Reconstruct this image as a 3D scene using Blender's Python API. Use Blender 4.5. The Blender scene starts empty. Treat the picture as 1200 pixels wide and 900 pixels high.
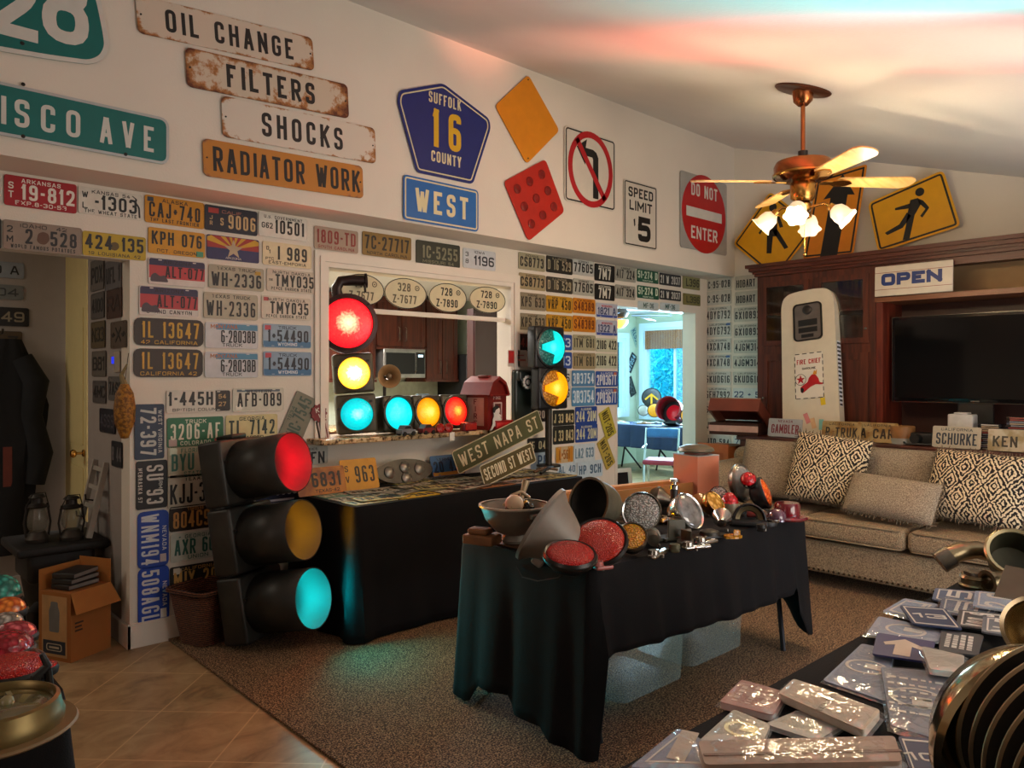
import bpy, bmesh, math, random
from mathutils import Matrix, Vector
random.seed(7)
SC = bpy.context.scene
COL = SC.collection
PI = math.pi

# ------------------------------------------------------------------ camera, world, exposure, daylight
F_PX, CX, HY, CAM_H = 890.0, 600.0, 441.0, 1.5
AZ = math.radians(47.166)
FWD = Vector((math.cos(AZ), math.sin(AZ), 0)); RGT = Vector((math.sin(AZ), -math.cos(AZ), 0)); UP = Vector((0, 0, 1))
cam = bpy.data.cameras.new('camera'); cam.sensor_width = 36; cam.lens = 36 * F_PX / 1200
cam.shift_y = (HY - 450) / 1200; cam.clip_start = 0.02
camo = bpy.data.objects.new('camera', cam); COL.objects.link(camo)
camo.location = (0, 0, CAM_H); camo.rotation_euler = (PI / 2, 0, AZ - PI / 2)
SC.camera = camo
SC.view_settings.view_transform = 'Standard'; SC.view_settings.look = 'None'
SC.view_settings.exposure = 0.36; SC.view_settings.gamma = 1.0; SC.view_settings.use_curve_mapping = False
W = bpy.data.worlds.new('world'); SC.world = W; W.use_nodes = True
W.node_tree.nodes['Background'].inputs[0].default_value = (0.06, 0.50, 0.82, 1)
W.node_tree.nodes['Background'].inputs[1].default_value = 6.5

def lamp(name, kind, loc, energy, color, target=None, **kw):
    d = bpy.data.lights.new(name, kind); d.energy = energy; d.color = color
    for k, v in kw.items(): setattr(d, k, v)
    o = bpy.data.objects.new(name, d); COL.objects.link(o); o.location = loc
    if target is not None:
        o.rotation_euler = (Vector(target) - Vector(loc)).to_track_quat('-Z', 'Y').to_euler()
    return o
# window daylight behind the camera; added fills for west-side and floor-bounced light
lamp('daylight_window', 'AREA', (3.0, -1.34, 1.35), 38, (1.0, 0.93, 0.84), (3.0, 3.0, 0.95), shape='RECTANGLE', size=2.3, size_y=1.2)
lamp('west_fill', 'AREA', (-2.44, 1.6, 1.5), 13, (1.0, 0.80, 0.70), (2.5, 3.2, 2.1), shape='RECTANGLE', size=1.4, size_y=1.4)  # added fill; the west wall has no opening
lamp('floor_bounce_fill', 'AREA', (3.6, -0.6, 0.3), 44, (0.88, 0.91, 1.0), (4.0, 1.4, 3.2), shape='RECTANGLE', size=2.6, size_y=0.8)  # unseen fill in place of light bounced up off the floor
# coloured spots added out of view for the ceiling bands, standing in for signals
BEAMS = [((3.6, -1.2, 1.2), (3.50, 1.2, 2.93), (1.0, 0.10, 0.07), 2900, 18), ((2.95, -1.2, 1.2), (2.88, 1.15, 2.9), (0.03, 0.80, 0.88), 1150, 15),
         ((4.3, -1.2, 1.2), (4.1, 1.6, 3.05), (1.0, 0.50, 0.20), 200, 17), ((3.5, -1.2, 1.2), (3.5, 2.8, 3.42), (1.0, 0.30, 0.18), 1000, 11)]
for i_, (a_, b_, c_, e_, s_) in enumerate(BEAMS):
    lamp('ceiling_band_spot', 'SPOT', a_, e_, c_, b_, spot_size=math.radians(s_), spot_blend=1.0, shadow_soft_size=0.1)
# kitchen ceiling light, sun room daylight
lamp('kitchen_light', 'AREA', (3.6, 6.3, 2.48), 150, (1.0, 0.95, 0.90), (3.6, 6.3, 0), shape='RECTANGLE', size=1.6, size_y=1.0)
lamp('sunroom_daylight', 'AREA', (10.45, 6.6, 1.6), 380, (0.50, 0.80, 1.0), (6.5, 5.6, 1.2), shape='RECTANGLE', size=2.2, size_y=1.2)
lamp('hall_fill', 'AREA', (-0.6, 5.4, 2.48), 10, (1.0, 0.88, 0.70), (-0.3, 5.4, 0), size=0.5)  # fill added to lift the dim hall, no fixture

# ------------------------------------------------------------------ projection helpers (pixel of the 1200x900 photo -> place in the room)
def rdir(px, py): return FWD + RGT * ((px - CX) / F_PX) + UP * ((HY - py) / F_PX)
CAMP = Vector((0, 0, CAM_H))
def onY(px, py, y): d = rdir(px, py); return CAMP + d * (y / d.y)
def onX(px, py, x): d = rdir(px, py); return CAMP + d * (x / d.x)
def onZ(px, py, z): d = rdir(px, py); return CAMP + d * ((z - CAM_H) / d.z)
def atD(px, py, dist): return CAMP + rdir(px, py) * dist
def depth(p): return (Vector(p) - CAMP).dot(FWD)

# ------------------------------------------------------------------ materials
def lin(h):
    h = h.lstrip('#'); o = []
    for i in (0, 2, 4):
        c = int(h[i:i + 2], 16) / 255
        o.append(c / 12.92 if c <= .04045 else ((c + .055) / 1.055) ** 2.4)
    return (*o, 1.0)
_M = {}
def mat(h, r=.55, m=0.0, var=.12, vs=12.0, bump=0.0, bs=60.0, em=None, es=1.0, second=None, coat=0.0, alpha=None, trans=0.0, spec=None):
    """painted / plain material: base colour with a little procedural variation, optional bump"""
    key = (h, r, m, var, vs, bump, bs, em, es, second, coat, alpha, trans, spec)
    if key in _M: return _M[key]
    M = bpy.data.materials.new('m_' + h.lstrip('#')); M.use_nodes = True
    nt = M.node_tree; b = nt.nodes['Principled BSDF']; L = nt.links
    b.inputs['Roughness'].default_value = r; b.inputs['Metallic'].default_value = m
    if coat: b.inputs['Coat Weight'].default_value = coat
    if trans: b.inputs['Transmission Weight'].default_value = trans
    if alpha is not None: b.inputs['Alpha'].default_value = alpha
    if spec is not None: b.inputs['Specular IOR Level'].default_value = spec
    c = lin(h)
    tc = nt.nodes.new('ShaderNodeTexCoord')
    if var or second:
        n = nt.nodes.new('ShaderNodeTexNoise'); n.inputs['Scale'].default_value = vs; n.inputs['Detail'].default_value = 5
        L.new(tc.outputs['Object'], n.inputs['Vector'])
        rp = nt.nodes.new('ShaderNodeValToRGB')
        if second:
            rp.color_ramp.elements[0].position = .42; rp.color_ramp.elements[1].position = .58
            c2 = lin(second)
        else:
            rp.color_ramp.elements[0].position = .3; rp.color_ramp.elements[1].position = .7
            c2 = tuple(x * (1 - var * 2) for x in c[:3]) + (1,)
        rp.color_ramp.elements[0].color = c2; rp.color_ramp.elements[1].color = c
        L.new(n.outputs['Fac'], rp.inputs['Fac']); L.new(rp.outputs['Color'], b.inputs['Base Color'])
    else:
        b.inputs['Base Color'].default_value = c
    if bump:
        n2 = nt.nodes.new('ShaderNodeTexNoise'); n2.inputs['Scale'].default_value = bs; n2.inputs['Detail'].default_value = 3
        L.new(tc.outputs['Object'], n2.inputs['Vector'])
        bp = nt.nodes.new('ShaderNodeBump'); bp.inputs['Strength'].default_value = bump; bp.inputs['Distance'].default_value = .01
        L.new(n2.outputs['Fac'], bp.inputs['Height']); L.new(bp.outputs['Normal'], b.inputs['Normal'])
    if em:
        b.inputs['Emission Color'].default_value = lin(em); b.inputs['Emission Strength'].default_value = es
    _M[key] = M
    return M
def nodes_mat(name, fn):
    if name in _M: return _M[name]
    M = bpy.data.materials.new(name); M.use_nodes = True
    nt = M.node_tree; b = nt.nodes['Principled BSDF']
    def N(t, **kw):
        n = nt.nodes.new('ShaderNode' + t)
        for k, v in kw.items():
            if k in n.inputs: n.inputs[k].default_value = v
            else: setattr(n, k, v)
        return n
    fn(nt, b, N, nt.links.new); _M[name] = M
    return M
def ramp(N, stops):
    r = N('ValToRGB'); e = r.color_ramp.elements
    e[0].position, e[0].color = stops[0][0], lin(stops[0][1])
    e[1].position, e[1].color = stops[-1][0], lin(stops[-1][1])
    for p, c in stops[1:-1]:
        x = e.new(p); x.color = lin(c)
    return r

def carpet_fn(nt, b, N, L):
    tc = N('TexCoord'); n = N('TexNoise', Scale=150.0, Detail=2.0); L(tc.outputs['Object'], n.inputs['Vector'])
    r = ramp(N, [(.36, '#20160d'), (.5, '#664b34'), (.64, '#b8956c')]); L(n.outputs['Fac'], r.inputs['Fac'])
    L(r.outputs['Color'], b.inputs['Base Color']); b.inputs['Roughness'].default_value = .95
    bp = N('Bump', Strength=.8, Distance=.012); L(n.outputs['Fac'], bp.inputs['Height']); L(bp.outputs['Normal'], b.inputs['Normal'])
def tile_fn(nt, b, N, L):
    tc = N('TexCoord'); mp = N('Mapping'); mp.inputs['Rotation'].default_value = (0, 0, PI / 4); mp.inputs['Location'].default_value = (-.02, .10, 0)
    L(tc.outputs['Object'], mp.inputs['Vector'])
    br = N('TexBrick', Scale=1.0); br.offset = 0; br.inputs['Brick Width'].default_value = .43; br.inputs['Row Height'].default_value = .43
    br.inputs['Mortar Size'].default_value = .0035; br.inputs['Mortar Smooth'].default_value = .1
    L(mp.outputs['Vector'], br.inputs['Vector'])
    mp2 = N('Mapping'); mp2.inputs['Scale'].default_value = (3.0, 4.2, 1.0); L(tc.outputs['Object'], mp2.inputs['Vector'])
    n = N('TexNoise', Scale=1.6, Detail=9.0, Roughness=.65, Distortion=.8); L(mp2.outputs['Vector'], n.inputs['Vector'])
    r = ramp(N, [(.3, '#7b6144'), (.5, '#a1845f'), (.7, '#b59a74')]); L(n.outputs['Fac'], r.inputs['Fac'])
    L(r.outputs['Color'], br.inputs['Color1']); L(r.outputs['Color'], br.inputs['Color2']); br.inputs['Mortar'].default_value = lin('#c4a47a')
    L(br.outputs['Color'], b.inputs['Base Color']); b.inputs['Roughness'].default_value = .42
    bp = N('Bump', Strength=.15, Distance=.01); L(n.outputs['Fac'], bp.inputs['Height']); L(bp.outputs['Normal'], b.inputs['Normal'])
def wood_fn(c0, c1, c2, axis=2, rough=.38):
    def f(nt, b, N, L):
        tc = N('TexCoord'); mp = N('Mapping'); s = [14.0, 14.0, 14.0]; s[axis] = 1.2; mp.inputs['Scale'].default_value = s
        L(tc.outputs['Object'], mp.inputs['Vector'])
        n = N('TexNoise', Scale=1.5, Detail=6.0, Distortion=1.2); L(mp.outputs['Vector'], n.inputs['Vector'])
        r = ramp(N, [(.3, c0), (.5, c1), (.7, c2)]); L(n.outputs['Fac'], r.inputs['Fac'])
        L(r.outputs['Color'], b.inputs['Base Color']); b.inputs['Roughness'].default_value = rough
    return f
def rusty_fn(paint, scratch=.56):
    def f(nt, b, N, L):
        tc = N('TexCoord'); n = N('TexNoise', Scale=7.0, Detail=9.0, Roughness=.7); L(tc.outputs['Object'], n.inputs['Vector'])
        sx = N('SeparateXYZ'); L(tc.outputs['UV'], sx.inputs['Vector'])
        # rust gathers along the sheet's own edges (UV runs 0..1 over the sheet)
        def edge(o):
            a = N('Math', operation='SUBTRACT'); L(o, a.inputs[0]); a.inputs[1].default_value = .5
            c = N('Math', operation='ABSOLUTE'); L(a.outputs[0], c.inputs[0])
            p = N('Math', operation='POWER'); L(c.outputs[0], p.inputs[0]); p.inputs[1].default_value = 6.0
            m = N('Math', operation='MULTIPLY'); L(p.outputs[0], m.inputs[0]); m.inputs[1].default_value = 13.0
            return m.outputs[0]
        ad = N('Math', operation='ADD'); L(edge(sx.outputs['X']), ad.inputs[0]); L(edge(sx.outputs['Y']), ad.inputs[1])
        s2 = N('Math', operation='ADD'); L(ad.outputs[0], s2.inputs[0]); L(n.outputs['Fac'], s2.inputs[1])
        r = ramp(N, [(scratch, paint), (scratch + .07, '#a8703c'), (scratch + .2, '#5c2a10')]); L(s2.outputs[0], r.inputs['Fac'])
        L(r.outputs['Color'], b.inputs['Base Color']); b.inputs['Roughness'].default_value = .6
    return f
def weave_fn(c0, c1, scale=160.0):
    def f(nt, b, N, L):
        tc = N('TexCoord'); n = N('TexNoise', Scale=scale, Detail=2.0); L(tc.outputs['Object'], n.inputs['Vector'])
        r = ramp(N, [(.35, c0), (.65, c1)]); L(n.outputs['Fac'], r.inputs['Fac']); L(r.outputs['Color'], b.inputs['Base Color'])
        b.inputs['Roughness'].default_value = .92
        bp = N('Bump', Strength=.5, Distance=.004); L(n.outputs['Fac'], bp.inputs['Height']); L(bp.outputs['Normal'], b.inputs['Normal'])
    return f
def ikat_fn(nt, b, N, L):
    tc = N('TexCoord'); sx = N('SeparateXYZ'); L(tc.outputs['Object'], sx.inputs['Vector'])
    def tri(o, f, ph=0.0):
        m = N('Math', operation='MULTIPLY_ADD'); L(o, m.inputs[0]); m.inputs[1].default_value = f; m.inputs[2].default_value = ph
        p = N('Math', operation='PINGPONG'); L(m.outputs[0], p.inputs[0]); p.inputs[1].default_value = 1.0
        return p.outputs[0]
    ns = N('TexNoise', Scale=55.0, Detail=2.0); L(tc.outputs['Object'], ns.inputs['Vector'])
    a = N('Math', operation='ADD'); L(tri(sx.outputs['X'], 15.0), a.inputs[0]); L(tri(sx.outputs['Y'], 10.0), a.inputs[1])
    k = N('Math', operation='MULTIPLY_ADD'); L(ns.outputs['Fac'], k.inputs[0]); k.inputs[1].default_value = .55; L(a.outputs[0], k.inputs[2])
    s = N('Math', operation='MULTIPLY'); L(k.outputs[0], s.inputs[0]); s.inputs[1].default_value = 2.6
    fr = N('Math', operation='FRACT'); L(s.outputs[0], fr.inputs[0])
    r = ramp(N, [(.40, '#17110f'), (.50, '#2a1f1a'), (.56, '#d9c7a8'), (.9, '#cdb993')]); L(fr.outputs[0], r.inputs['Fac'])
    L(r.outputs['Color'], b.inputs['Base Color']); b.inputs['Roughness'].default_value = .95
def granite_fn(nt, b, N, L):
    tc = N('TexCoord'); n = N('TexVoronoi', Scale=70.0); L(tc.outputs['Object'], n.inputs['Vector'])
    n2 = N('TexNoise', Scale=40.0, Detail=4.0); L(tc.outputs['Object'], n2.inputs['Vector'])
    r = ramp(N, [(.35, '#4a3520'), (.5, '#c9a878'), (.7, '#e2cba4')]); L(n2.outputs['Fac'], r.inputs['Fac'])
    L(r.outputs['Color'], b.inputs['Base Color']); b.inputs['Roughness'].default_value = .25
def wicker_fn(nt, b, N, L):
    tc = N('TexCoord'); w = N('TexWave', Scale=28.0, Distortion=3.0); w.bands_direction = 'Z'; L(tc.outputs['Object'], w.inputs['Vector'])
    w.inputs['Detail Scale'].default_value = 4.0
    r = ramp(N, [(.2, '#2a130a'), (.6, '#75402a'), (.9, '#965a3a')]); L(w.outputs['Fac'], r.inputs['Fac']); L(r.outputs['Color'], b.inputs['Base Color'])
    bp = N('Bump', Strength=1.0, Distance=.012); L(w.outputs['Fac'], bp.inputs['Height']); L(bp.outputs['Normal'], b.inputs['Normal']); b.inputs['Roughness'].default_value = .6
def lens_fn(edge, mid, core, strength, r0=.12):
    """a lit signal lens: the lamp sits behind its middle, so it shines brightest there; fine prisms break it up"""
    def f(nt, b, N, L):
        tc = N('TexCoord'); vl = N('VectorMath', operation='LENGTH'); mp = N('Mapping'); mp.inputs['Scale'].default_value = (1, 1, 0)
        L(tc.outputs['Object'], mp.inputs['Vector']); L(mp.outputs['Vector'], vl.inputs[0])
        d = N('Math', operation='DIVIDE'); L(vl.outputs['Value'], d.inputs[0]); d.inputs[1].default_value = r0
        n = N('TexNoise', Scale=60.0, Detail=2.0); L(tc.outputs['Object'], n.inputs['Vector'])
        a = N('Math', operation='MULTIPLY_ADD'); L(n.outputs['Fac'], a.inputs[0]); a.inputs[1].default_value = .35; L(d.outputs[0], a.inputs[2])
        r = ramp(N, [(.22, core), (.55, mid), (1.0, edge)]); L(a.outputs[0], r.inputs['Fac'])
        b.inputs['Base Color'].default_value = lin(edge); L(r.outputs['Color'], b.inputs['Emission Color']); b.inputs['Emission Strength'].default_value = strength
        b.inputs['Roughness'].default_value = .2
        vo = N('TexVoronoi', Scale=110.0); L(tc.outputs['Object'], vo.inputs['Vector'])
        bp = N('Bump', Strength=.4, Distance=.004); L(vo.outputs['Distance'], bp.inputs['Height']); L(bp.outputs['Normal'], b.inputs['Normal'])
    return f
def reflector_fn(c0, c1, scale=150.0):
    """unlit coloured glass with prism cells"""
    def f(nt, b, N, L):
        tc = N('TexCoord'); v = N('TexVoronoi', Scale=scale); L(tc.outputs['Object'], v.inputs['Vector'])
        r = ramp(N, [(.1, c1), (.6, c0)]); L(v.outputs['Distance'], r.inputs['Fac']); L(r.outputs['Color'], b.inputs['Base Color'])
        b.inputs['Roughness'].default_value = .22; b.inputs['Coat Weight'].default_value = .15
        bp = N('Bump', Strength=.9, Distance=.006); L(v.outputs['Distance'], bp.inputs['Height']); L(bp.outputs['Normal'], b.inputs['Normal'])
    return f
def plastic_fn(nt, b, N, L):
    """thin crinkled clear bag"""
    out = nt.nodes['Material Output']; tc = N('TexCoord'); n = N('TexNoise', Scale=16.0, Detail=2.0, Distortion=1.2); L(tc.outputs['Object'], n.inputs['Vector'])
    bp = N('Bump', Strength=.5, Distance=.012); L(n.outputs['Fac'], bp.inputs['Height'])
    g = N('BsdfGlossy', Roughness=.07); g.inputs['Color'].default_value = (.9, .9, .9, 1); L(bp.outputs['Normal'], g.inputs['Normal'])
    d = N('BsdfDiffuse'); d.inputs['Color'].default_value = (.9, .88, .84, 1)
    t = N('BsdfTransparent'); m1 = N('MixShader'); m1.inputs[0].default_value = .07; L(t.outputs[0], m1.inputs[1]); L(d.outputs[0], m1.inputs[2])
    m2 = N('MixShader'); m2.inputs[0].default_value = .13; L(m1.outputs[0], m2.inputs[1]); L(g.outputs[0], m2.inputs[2]); L(m2.outputs[0], out.inputs['Surface'])
def tub_fn(nt, b, N, L):
    """cloudy clear plastic"""
    out = nt.nodes['Material Output']; d = N('BsdfDiffuse'); d.inputs['Color'].default_value = (.58, .78, .76, 1); t = N('BsdfTransparent')  # teal light of the signal is put into the diffuse tint
    g = N('BsdfGlossy', Roughness=.2); m1 = N('MixShader'); m1.inputs[0].default_value = .12; L(t.outputs[0], m1.inputs[1]); L(d.outputs[0], m1.inputs[2])
    m2 = N('MixShader'); m2.inputs[0].default_value = .08; L(m1.outputs[0], m2.inputs[1]); L(g.outputs[0], m2.inputs[2]); L(m2.outputs[0], out.inputs['Surface'])
def glass_fn(nt, b, N, L):
    out = nt.nodes['Material Output']; t = N('BsdfTransparent'); g = N('BsdfGlossy', Roughness=.03); fr = N('Fresnel', IOR=1.45)
    m = N('MixShader'); L(fr.outputs[0], m.inputs[0]); L(t.outputs[0], m.inputs[1]); L(g.outputs[0], m.inputs[2]); L(m.outputs[0], out.inputs['Surface'])
def shade_fn(nt, b, N, L):
    """frosted lit glass shade"""
    b.inputs['Base Color'].default_value = (.62, .56, .44, 1); b.inputs['Emission Color'].default_value = (1, .78, .45, 1); b.inputs['Emission Strength'].default_value = .45
    b.inputs['Roughness'].default_value = .4
def rainbow_fn(nt, b, N, L):
    """turned metal: a fine diffraction sheen"""
    b.inputs['Base Color'].default_value = lin('#b8a88c'); b.inputs['Metallic'].default_value = 1.0; b.inputs['Roughness'].default_value = .3
    b.inputs['Thin Film Thickness'].default_value = 620.0; b.inputs['Thin Film IOR'].default_value = 1.6; b.inputs['Anisotropic'].default_value = .8
def leaf_fn(nt, b, N, L):
    oi = N('TexCoord'); n = N('TexNoise', Scale=9.0); L(oi.outputs['Object'], n.inputs['Vector'])
    r = ramp(N, [(.35, '#1f8088'), (.5, '#46b4b8'), (.65, '#b4e8e0')]); L(n.outputs['Fac'], r.inputs['Fac']); L(r.outputs['Color'], b.inputs['Base Color'])
def stripes_fn(c0, c1, scale, direction='X'):
    def f(nt, b, N, L):
        tc = N('TexCoord'); w = N('TexWave', Scale=scale); w.bands_direction = direction; L(tc.outputs['Object'], w.inputs['Vector'])
        r = ramp(N, [(.45, c0), (.55, c1)]); L(w.outputs['Fac'], r.inputs['Fac']); L(r.outputs['Color'], b.inputs['Base Color'])
    return f
CARPET = nodes_mat('carpet', carpet_fn); TILE = nodes_mat('tile', tile_fn)
WALL = mat('#ddd5c8', .85, var=.02, vs=3, bump=.12, bs=90); CEIL = mat('#dcdad6', .9, var=.02, vs=3, bump=.15, bs=70)
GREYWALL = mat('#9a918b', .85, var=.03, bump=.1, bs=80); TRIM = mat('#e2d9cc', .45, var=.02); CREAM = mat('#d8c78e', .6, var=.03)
CHERRY = nodes_mat('cherry', wood_fn('#2e120a', '#481e11', '#5a2a18')); CHERRY_H = nodes_mat('cherry_h', wood_fn('#2e120a', '#481e11', '#5a2a18', 1))
REDWOOD = nodes_mat('redwood', wood_fn('#46150d', '#652414', '#7a311d'))
SOFA = nodes_mat('sofa_cloth', weave_fn('#635340', '#a69172')); SOFA2 = nodes_mat('cushion_cloth', weave_fn('#6e6151', '#a99a83'))
IKAT = nodes_mat('ikat', ikat_fn); GRANITE = nodes_mat('granite', granite_fn); WICKER = nodes_mat('wicker', wicker_fn)
BLACKCLOTH = mat('#0d0d10', .85, var=.1, vs=5, bump=.25, bs=300, spec=.25)
BLACK = mat('#121212', .5, var=.05); DARKMETAL = mat('#2c2a27', .5, .5, var=.25, vs=9); GUNMETAL = mat('#3a3733', .42, .6, var=.3, vs=8)
CHROME = mat('#c9c6c0', .18, 1.0, var=.15, vs=9); OLDCHROME = mat('#8f8577', .32, .9, var=.3, vs=14); BRASS = mat('#c4924a', .25, 1.0, var=.1)
COPPER = mat('#a7693f', .25, 1.0, var=.15); GREYENAMEL = mat('#857b6e', .5, .2, var=.2, vs=7, bump=.1, bs=30)
CARDBOARD = mat('#a9713a', .85, var=.1, vs=6); TANCARD = mat('#c08c4c', .85, var=.12, vs=6); WHITE = mat('#e8e4da', .5, var=.04)
PLASTIC = nodes_mat('plastic_bag', plastic_fn); TUB = nodes_mat('tub', tub_fn); GLASS = nodes_mat('glass', glass_fn)
RED_LENS = nodes_mat('red_reflector', reflector_fn('#a80e0a', '#d42818', 240.0)); AMBER_LENS = nodes_mat('amber_reflector', reflector_fn('#b06a08', '#ffc040'))
CLEAR_LENS = nodes_mat('clear_reflector', reflector_fn('#7a766f', '#e0dcd4', 130.0))
LIT_RED = nodes_mat('lit_red', lens_fn('#d80a18', '#ff5a30', '#fff0c0', 1.5)); LIT_AMBER = nodes_mat('lit_amber', lens_fn('#e08a00', '#ffc030', '#fffbe0', 1.9))
LIT_CYAN = nodes_mat('lit_cyan', lens_fn('#00a8b0', '#06d0d8', '#a8fff8', 1.1))

# ------------------------------------------------------------------ mesh builder
def frame(o, x, y, z=None):
    x = Vector(x).normalized(); y = Vector(y); y = (y - x * y.dot(x)).normalized(); z = x.cross(y)
    M = Matrix.Identity(4)
    for i, a in enumerate((x, y, z)):
        for j in range(3): M[j][i] = a[j]
    M.translation = Vector(o)
    return M
def axis(o, z, ref=(0, 0, 1)):
    """frame whose z runs along the given direction"""
    z = Vector(z).normalized(); r = Vector(ref)
    if abs(z.dot(r)) > .97: r = Vector((1, 0, 0))
    x = r.cross(z).normalized(); y = z.cross(x)
    return frame(o, x, y)
def T(x, y=None, z=None): return Matrix.Translation((x, y, z) if y is not None else x)
def R(a, ax='Z'): return Matrix.Rotation(math.radians(a), 4, ax)
def S3(x, y, z): return Matrix.Diagonal((x, y, z, 1))
I4 = Matrix.Identity(4)

class MB:
    def __init__(s): s.v = []; s.f = []; s.uv = False
    def add(s, vs, fs, M=None):
        n = len(s.v)
        s.v += [tuple(M @ Vector(p)) for p in vs] if M is not None else [tuple(p) for p in vs]
        s.f += [tuple(n + i for i in f) for f in fs]
        return s
    def box(s, x0, y0, z0, x1, y1, z1, M=None):
        return s.add([(x0, y0, z0), (x1, y0, z0), (x1, y1, z0), (x0, y1, z0), (x0, y0, z1), (x1, y0, z1), (x1, y1, z1), (x0, y1, z1)],
                     [(3, 2, 1, 0), (4, 5, 6, 7), (0, 1, 5, 4), (1, 2, 6, 5), (2, 3, 7, 6), (3, 0, 4, 7)], M)
    def bx(s, c, d, M=None):
        return s.box(c[0] - d[0] / 2, c[1] - d[1] / 2, c[2] - d[2] / 2, c[0] + d[0] / 2, c[1] + d[1] / 2, c[2] + d[2] / 2, M)
    def rbox(s, c, d, r, M=None, seg=3):
        b = bmesh.new(); bmesh.ops.create_cube(b, size=1.0)
        for v in b.verts: v.co = Vector((c[0] + v.co.x * d[0], c[1] + v.co.y * d[1], c[2] + v.co.z * d[2]))
        bmesh.ops.bevel(b, geom=list(b.edges), offset=min(r, min(d) * .49), segments=seg, profile=.5, affect='EDGES')
        b.verts.index_update(); s.add([v.co for v in b.verts], [[v.index for v in f.verts] for f in b.faces], M); b.free(); return s
    def lathe(s, pr, n=28, M=None, a0=0.0, a1=360.0):
        full = abs(a1 - a0) >= 359.9; m = n if full else n + 1; vs = []; idx = []
        for r, z in pr:
            if r < 1e-6: idx.append([len(vs)]); vs.append((0, 0, z))
            else:
                idx.append(list(range(len(vs), len(vs) + m)))
                for k in range(m):
                    a = math.radians(a0 + (a1 - a0) * k / n); vs.append((r * math.cos(a), r * math.sin(a), z))
        fs = []
        for A, B in zip(idx, idx[1:]):
            for k in range(n):
                k2 = (k + 1) % m if full else k + 1
                if len(A) == 1 and len(B) == 1: continue
                if len(A) == 1: fs.append((A[0], B[k2], B[k])) if False else fs.append((A[0], B[k], B[k2])[::-1])
                elif len(B) == 1: fs.append((A[k], A[k2], B[0]))
                else: fs.append((A[k], A[k2], B[k2], B[k]))
        return s.add(vs, fs, M)
    def cyl(s, p0, p1, r0, r1=None, n=16):
        p0 = Vector(p0); p1 = Vector(p1); r1 = r0 if r1 is None else r1; h = (p1 - p0).length
        return s.lathe([(0, 0), (r0, 0), (r1, h), (0, h)], n, axis(p0, p1 - p0))
    def tube(s, pts, r, n=8, closed=False):
        P = [Vector(p) for p in pts]; m = len(P); vs = []; fs = []; prev = None
        for i, p in enumerate(P):
            if closed: t = P[(i + 1) % m] - P[i - 1]
            else: t = P[min(i + 1, m - 1)] - P[max(i - 1, 0)]
            t.normalize()
            if prev is None:
                ref = Vector((0, 0, 1)) if abs(t.z) < .9 else Vector((1, 0, 0)); u = ref.cross(t).normalized()
            else: u = (prev - t * prev.dot(t)).normalized()
            w = t.cross(u); prev = u; rr = r[i] if isinstance(r, (list, tuple)) else r
            for k in range(n):
                a = 2 * PI * k / n; vs.append(p + u * (rr * math.cos(a)) + w * (rr * math.sin(a)))
        for i in range(m if closed else m - 1):
            j = (i + 1) % m
            for k in range(n): fs.append((i * n + k, i * n + (k + 1) % n, j * n + (k + 1) % n, j * n + k))
        if not closed: fs += [tuple(range(n))[::-1], tuple((m - 1) * n + k for k in range(n))]
        return s.add(vs, fs)
    def prism(s, poly, z0, z1, M=None):
        a = sum(p[0] * q[1] - q[0] * p[1] for p, q in zip(poly, poly[1:] + poly[:1]))
        if a < 0: poly = poly[::-1]
        n = len(poly)
        vs = [(p[0], p[1], z0) for p in poly] + [(p[0], p[1], z1) for p in poly]
        return s.add(vs, [tuple(range(n))[::-1], tuple(range(n, 2 * n))] + [(i, (i + 1) % n, n + (i + 1) % n, n + i) for i in range(n)], M)
    def ring(s, outer, inner, z0, z1, M=None):
        """flat band between two outlines with the same number of points"""
        n = len(outer); vs = [(p[0], p[1], z) for z in (z0, z1) for q in (outer, inner) for p in q]; fs = []
        for i in range(n):
            j = (i + 1) % n; o0, o1, i0, i1, O0, O1, I0, I1 = i, j, n + i, n + j, 2 * n + i, 2 * n + j, 3 * n + i, 3 * n + j
            fs += [(O0, O1, I1, I0), (o0, i0, i1, o1), (o0, o1, O1, O0), (i0, I0, I1, i1)]
        return s.add(vs, fs, M)
    def ball(s, c, r, M=None, n=16, sc=(1, 1, 1)):
        k = n // 2; pr = [(r * math.sin(PI * i / k), -r * math.cos(PI * i / k)) for i in range(k + 1)]
        return s.lathe(pr, n, (M or I4) @ T(Vector(c)) @ S3(*sc))
    def grid(s, fn, nu, nv, thick=0.0):
        vs = [fn(i / nu, j / nv) for j in range(nv + 1) for i in range(nu + 1)]
        fs = [(j * (nu + 1) + i, j * (nu + 1) + i + 1, (j + 1) * (nu + 1) + i + 1, (j + 1) * (nu + 1) + i) for j in range(nv) for i in range(nu)]
        return s.add(vs, fs)
    def mesh(s, name, smooth=True):
        me = bpy.data.meshes.new(name); me.from_pydata([tuple(v) for v in s.v], [], [f for f in s.f])
        if s.uv:
            xs = [v[0] for v in s.v]; ys = [v[1] for v in s.v]; x0, x1, y0, y1 = min(xs), max(xs), min(ys), max(ys)
            u = me.uv_layers.new(name='UVMap')
            for l in me.loops:
                v = s.v[l.vertex_index]; u.data[l.index].uv = ((v[0] - x0) / (x1 - x0), (v[1] - y0) / (y1 - y0))
        if smooth:
            me.polygons.foreach_set('use_smooth', [True] * len(me.polygons)); me.set_sharp_from_angle(angle=.7)
        me.update(); return me

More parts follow.
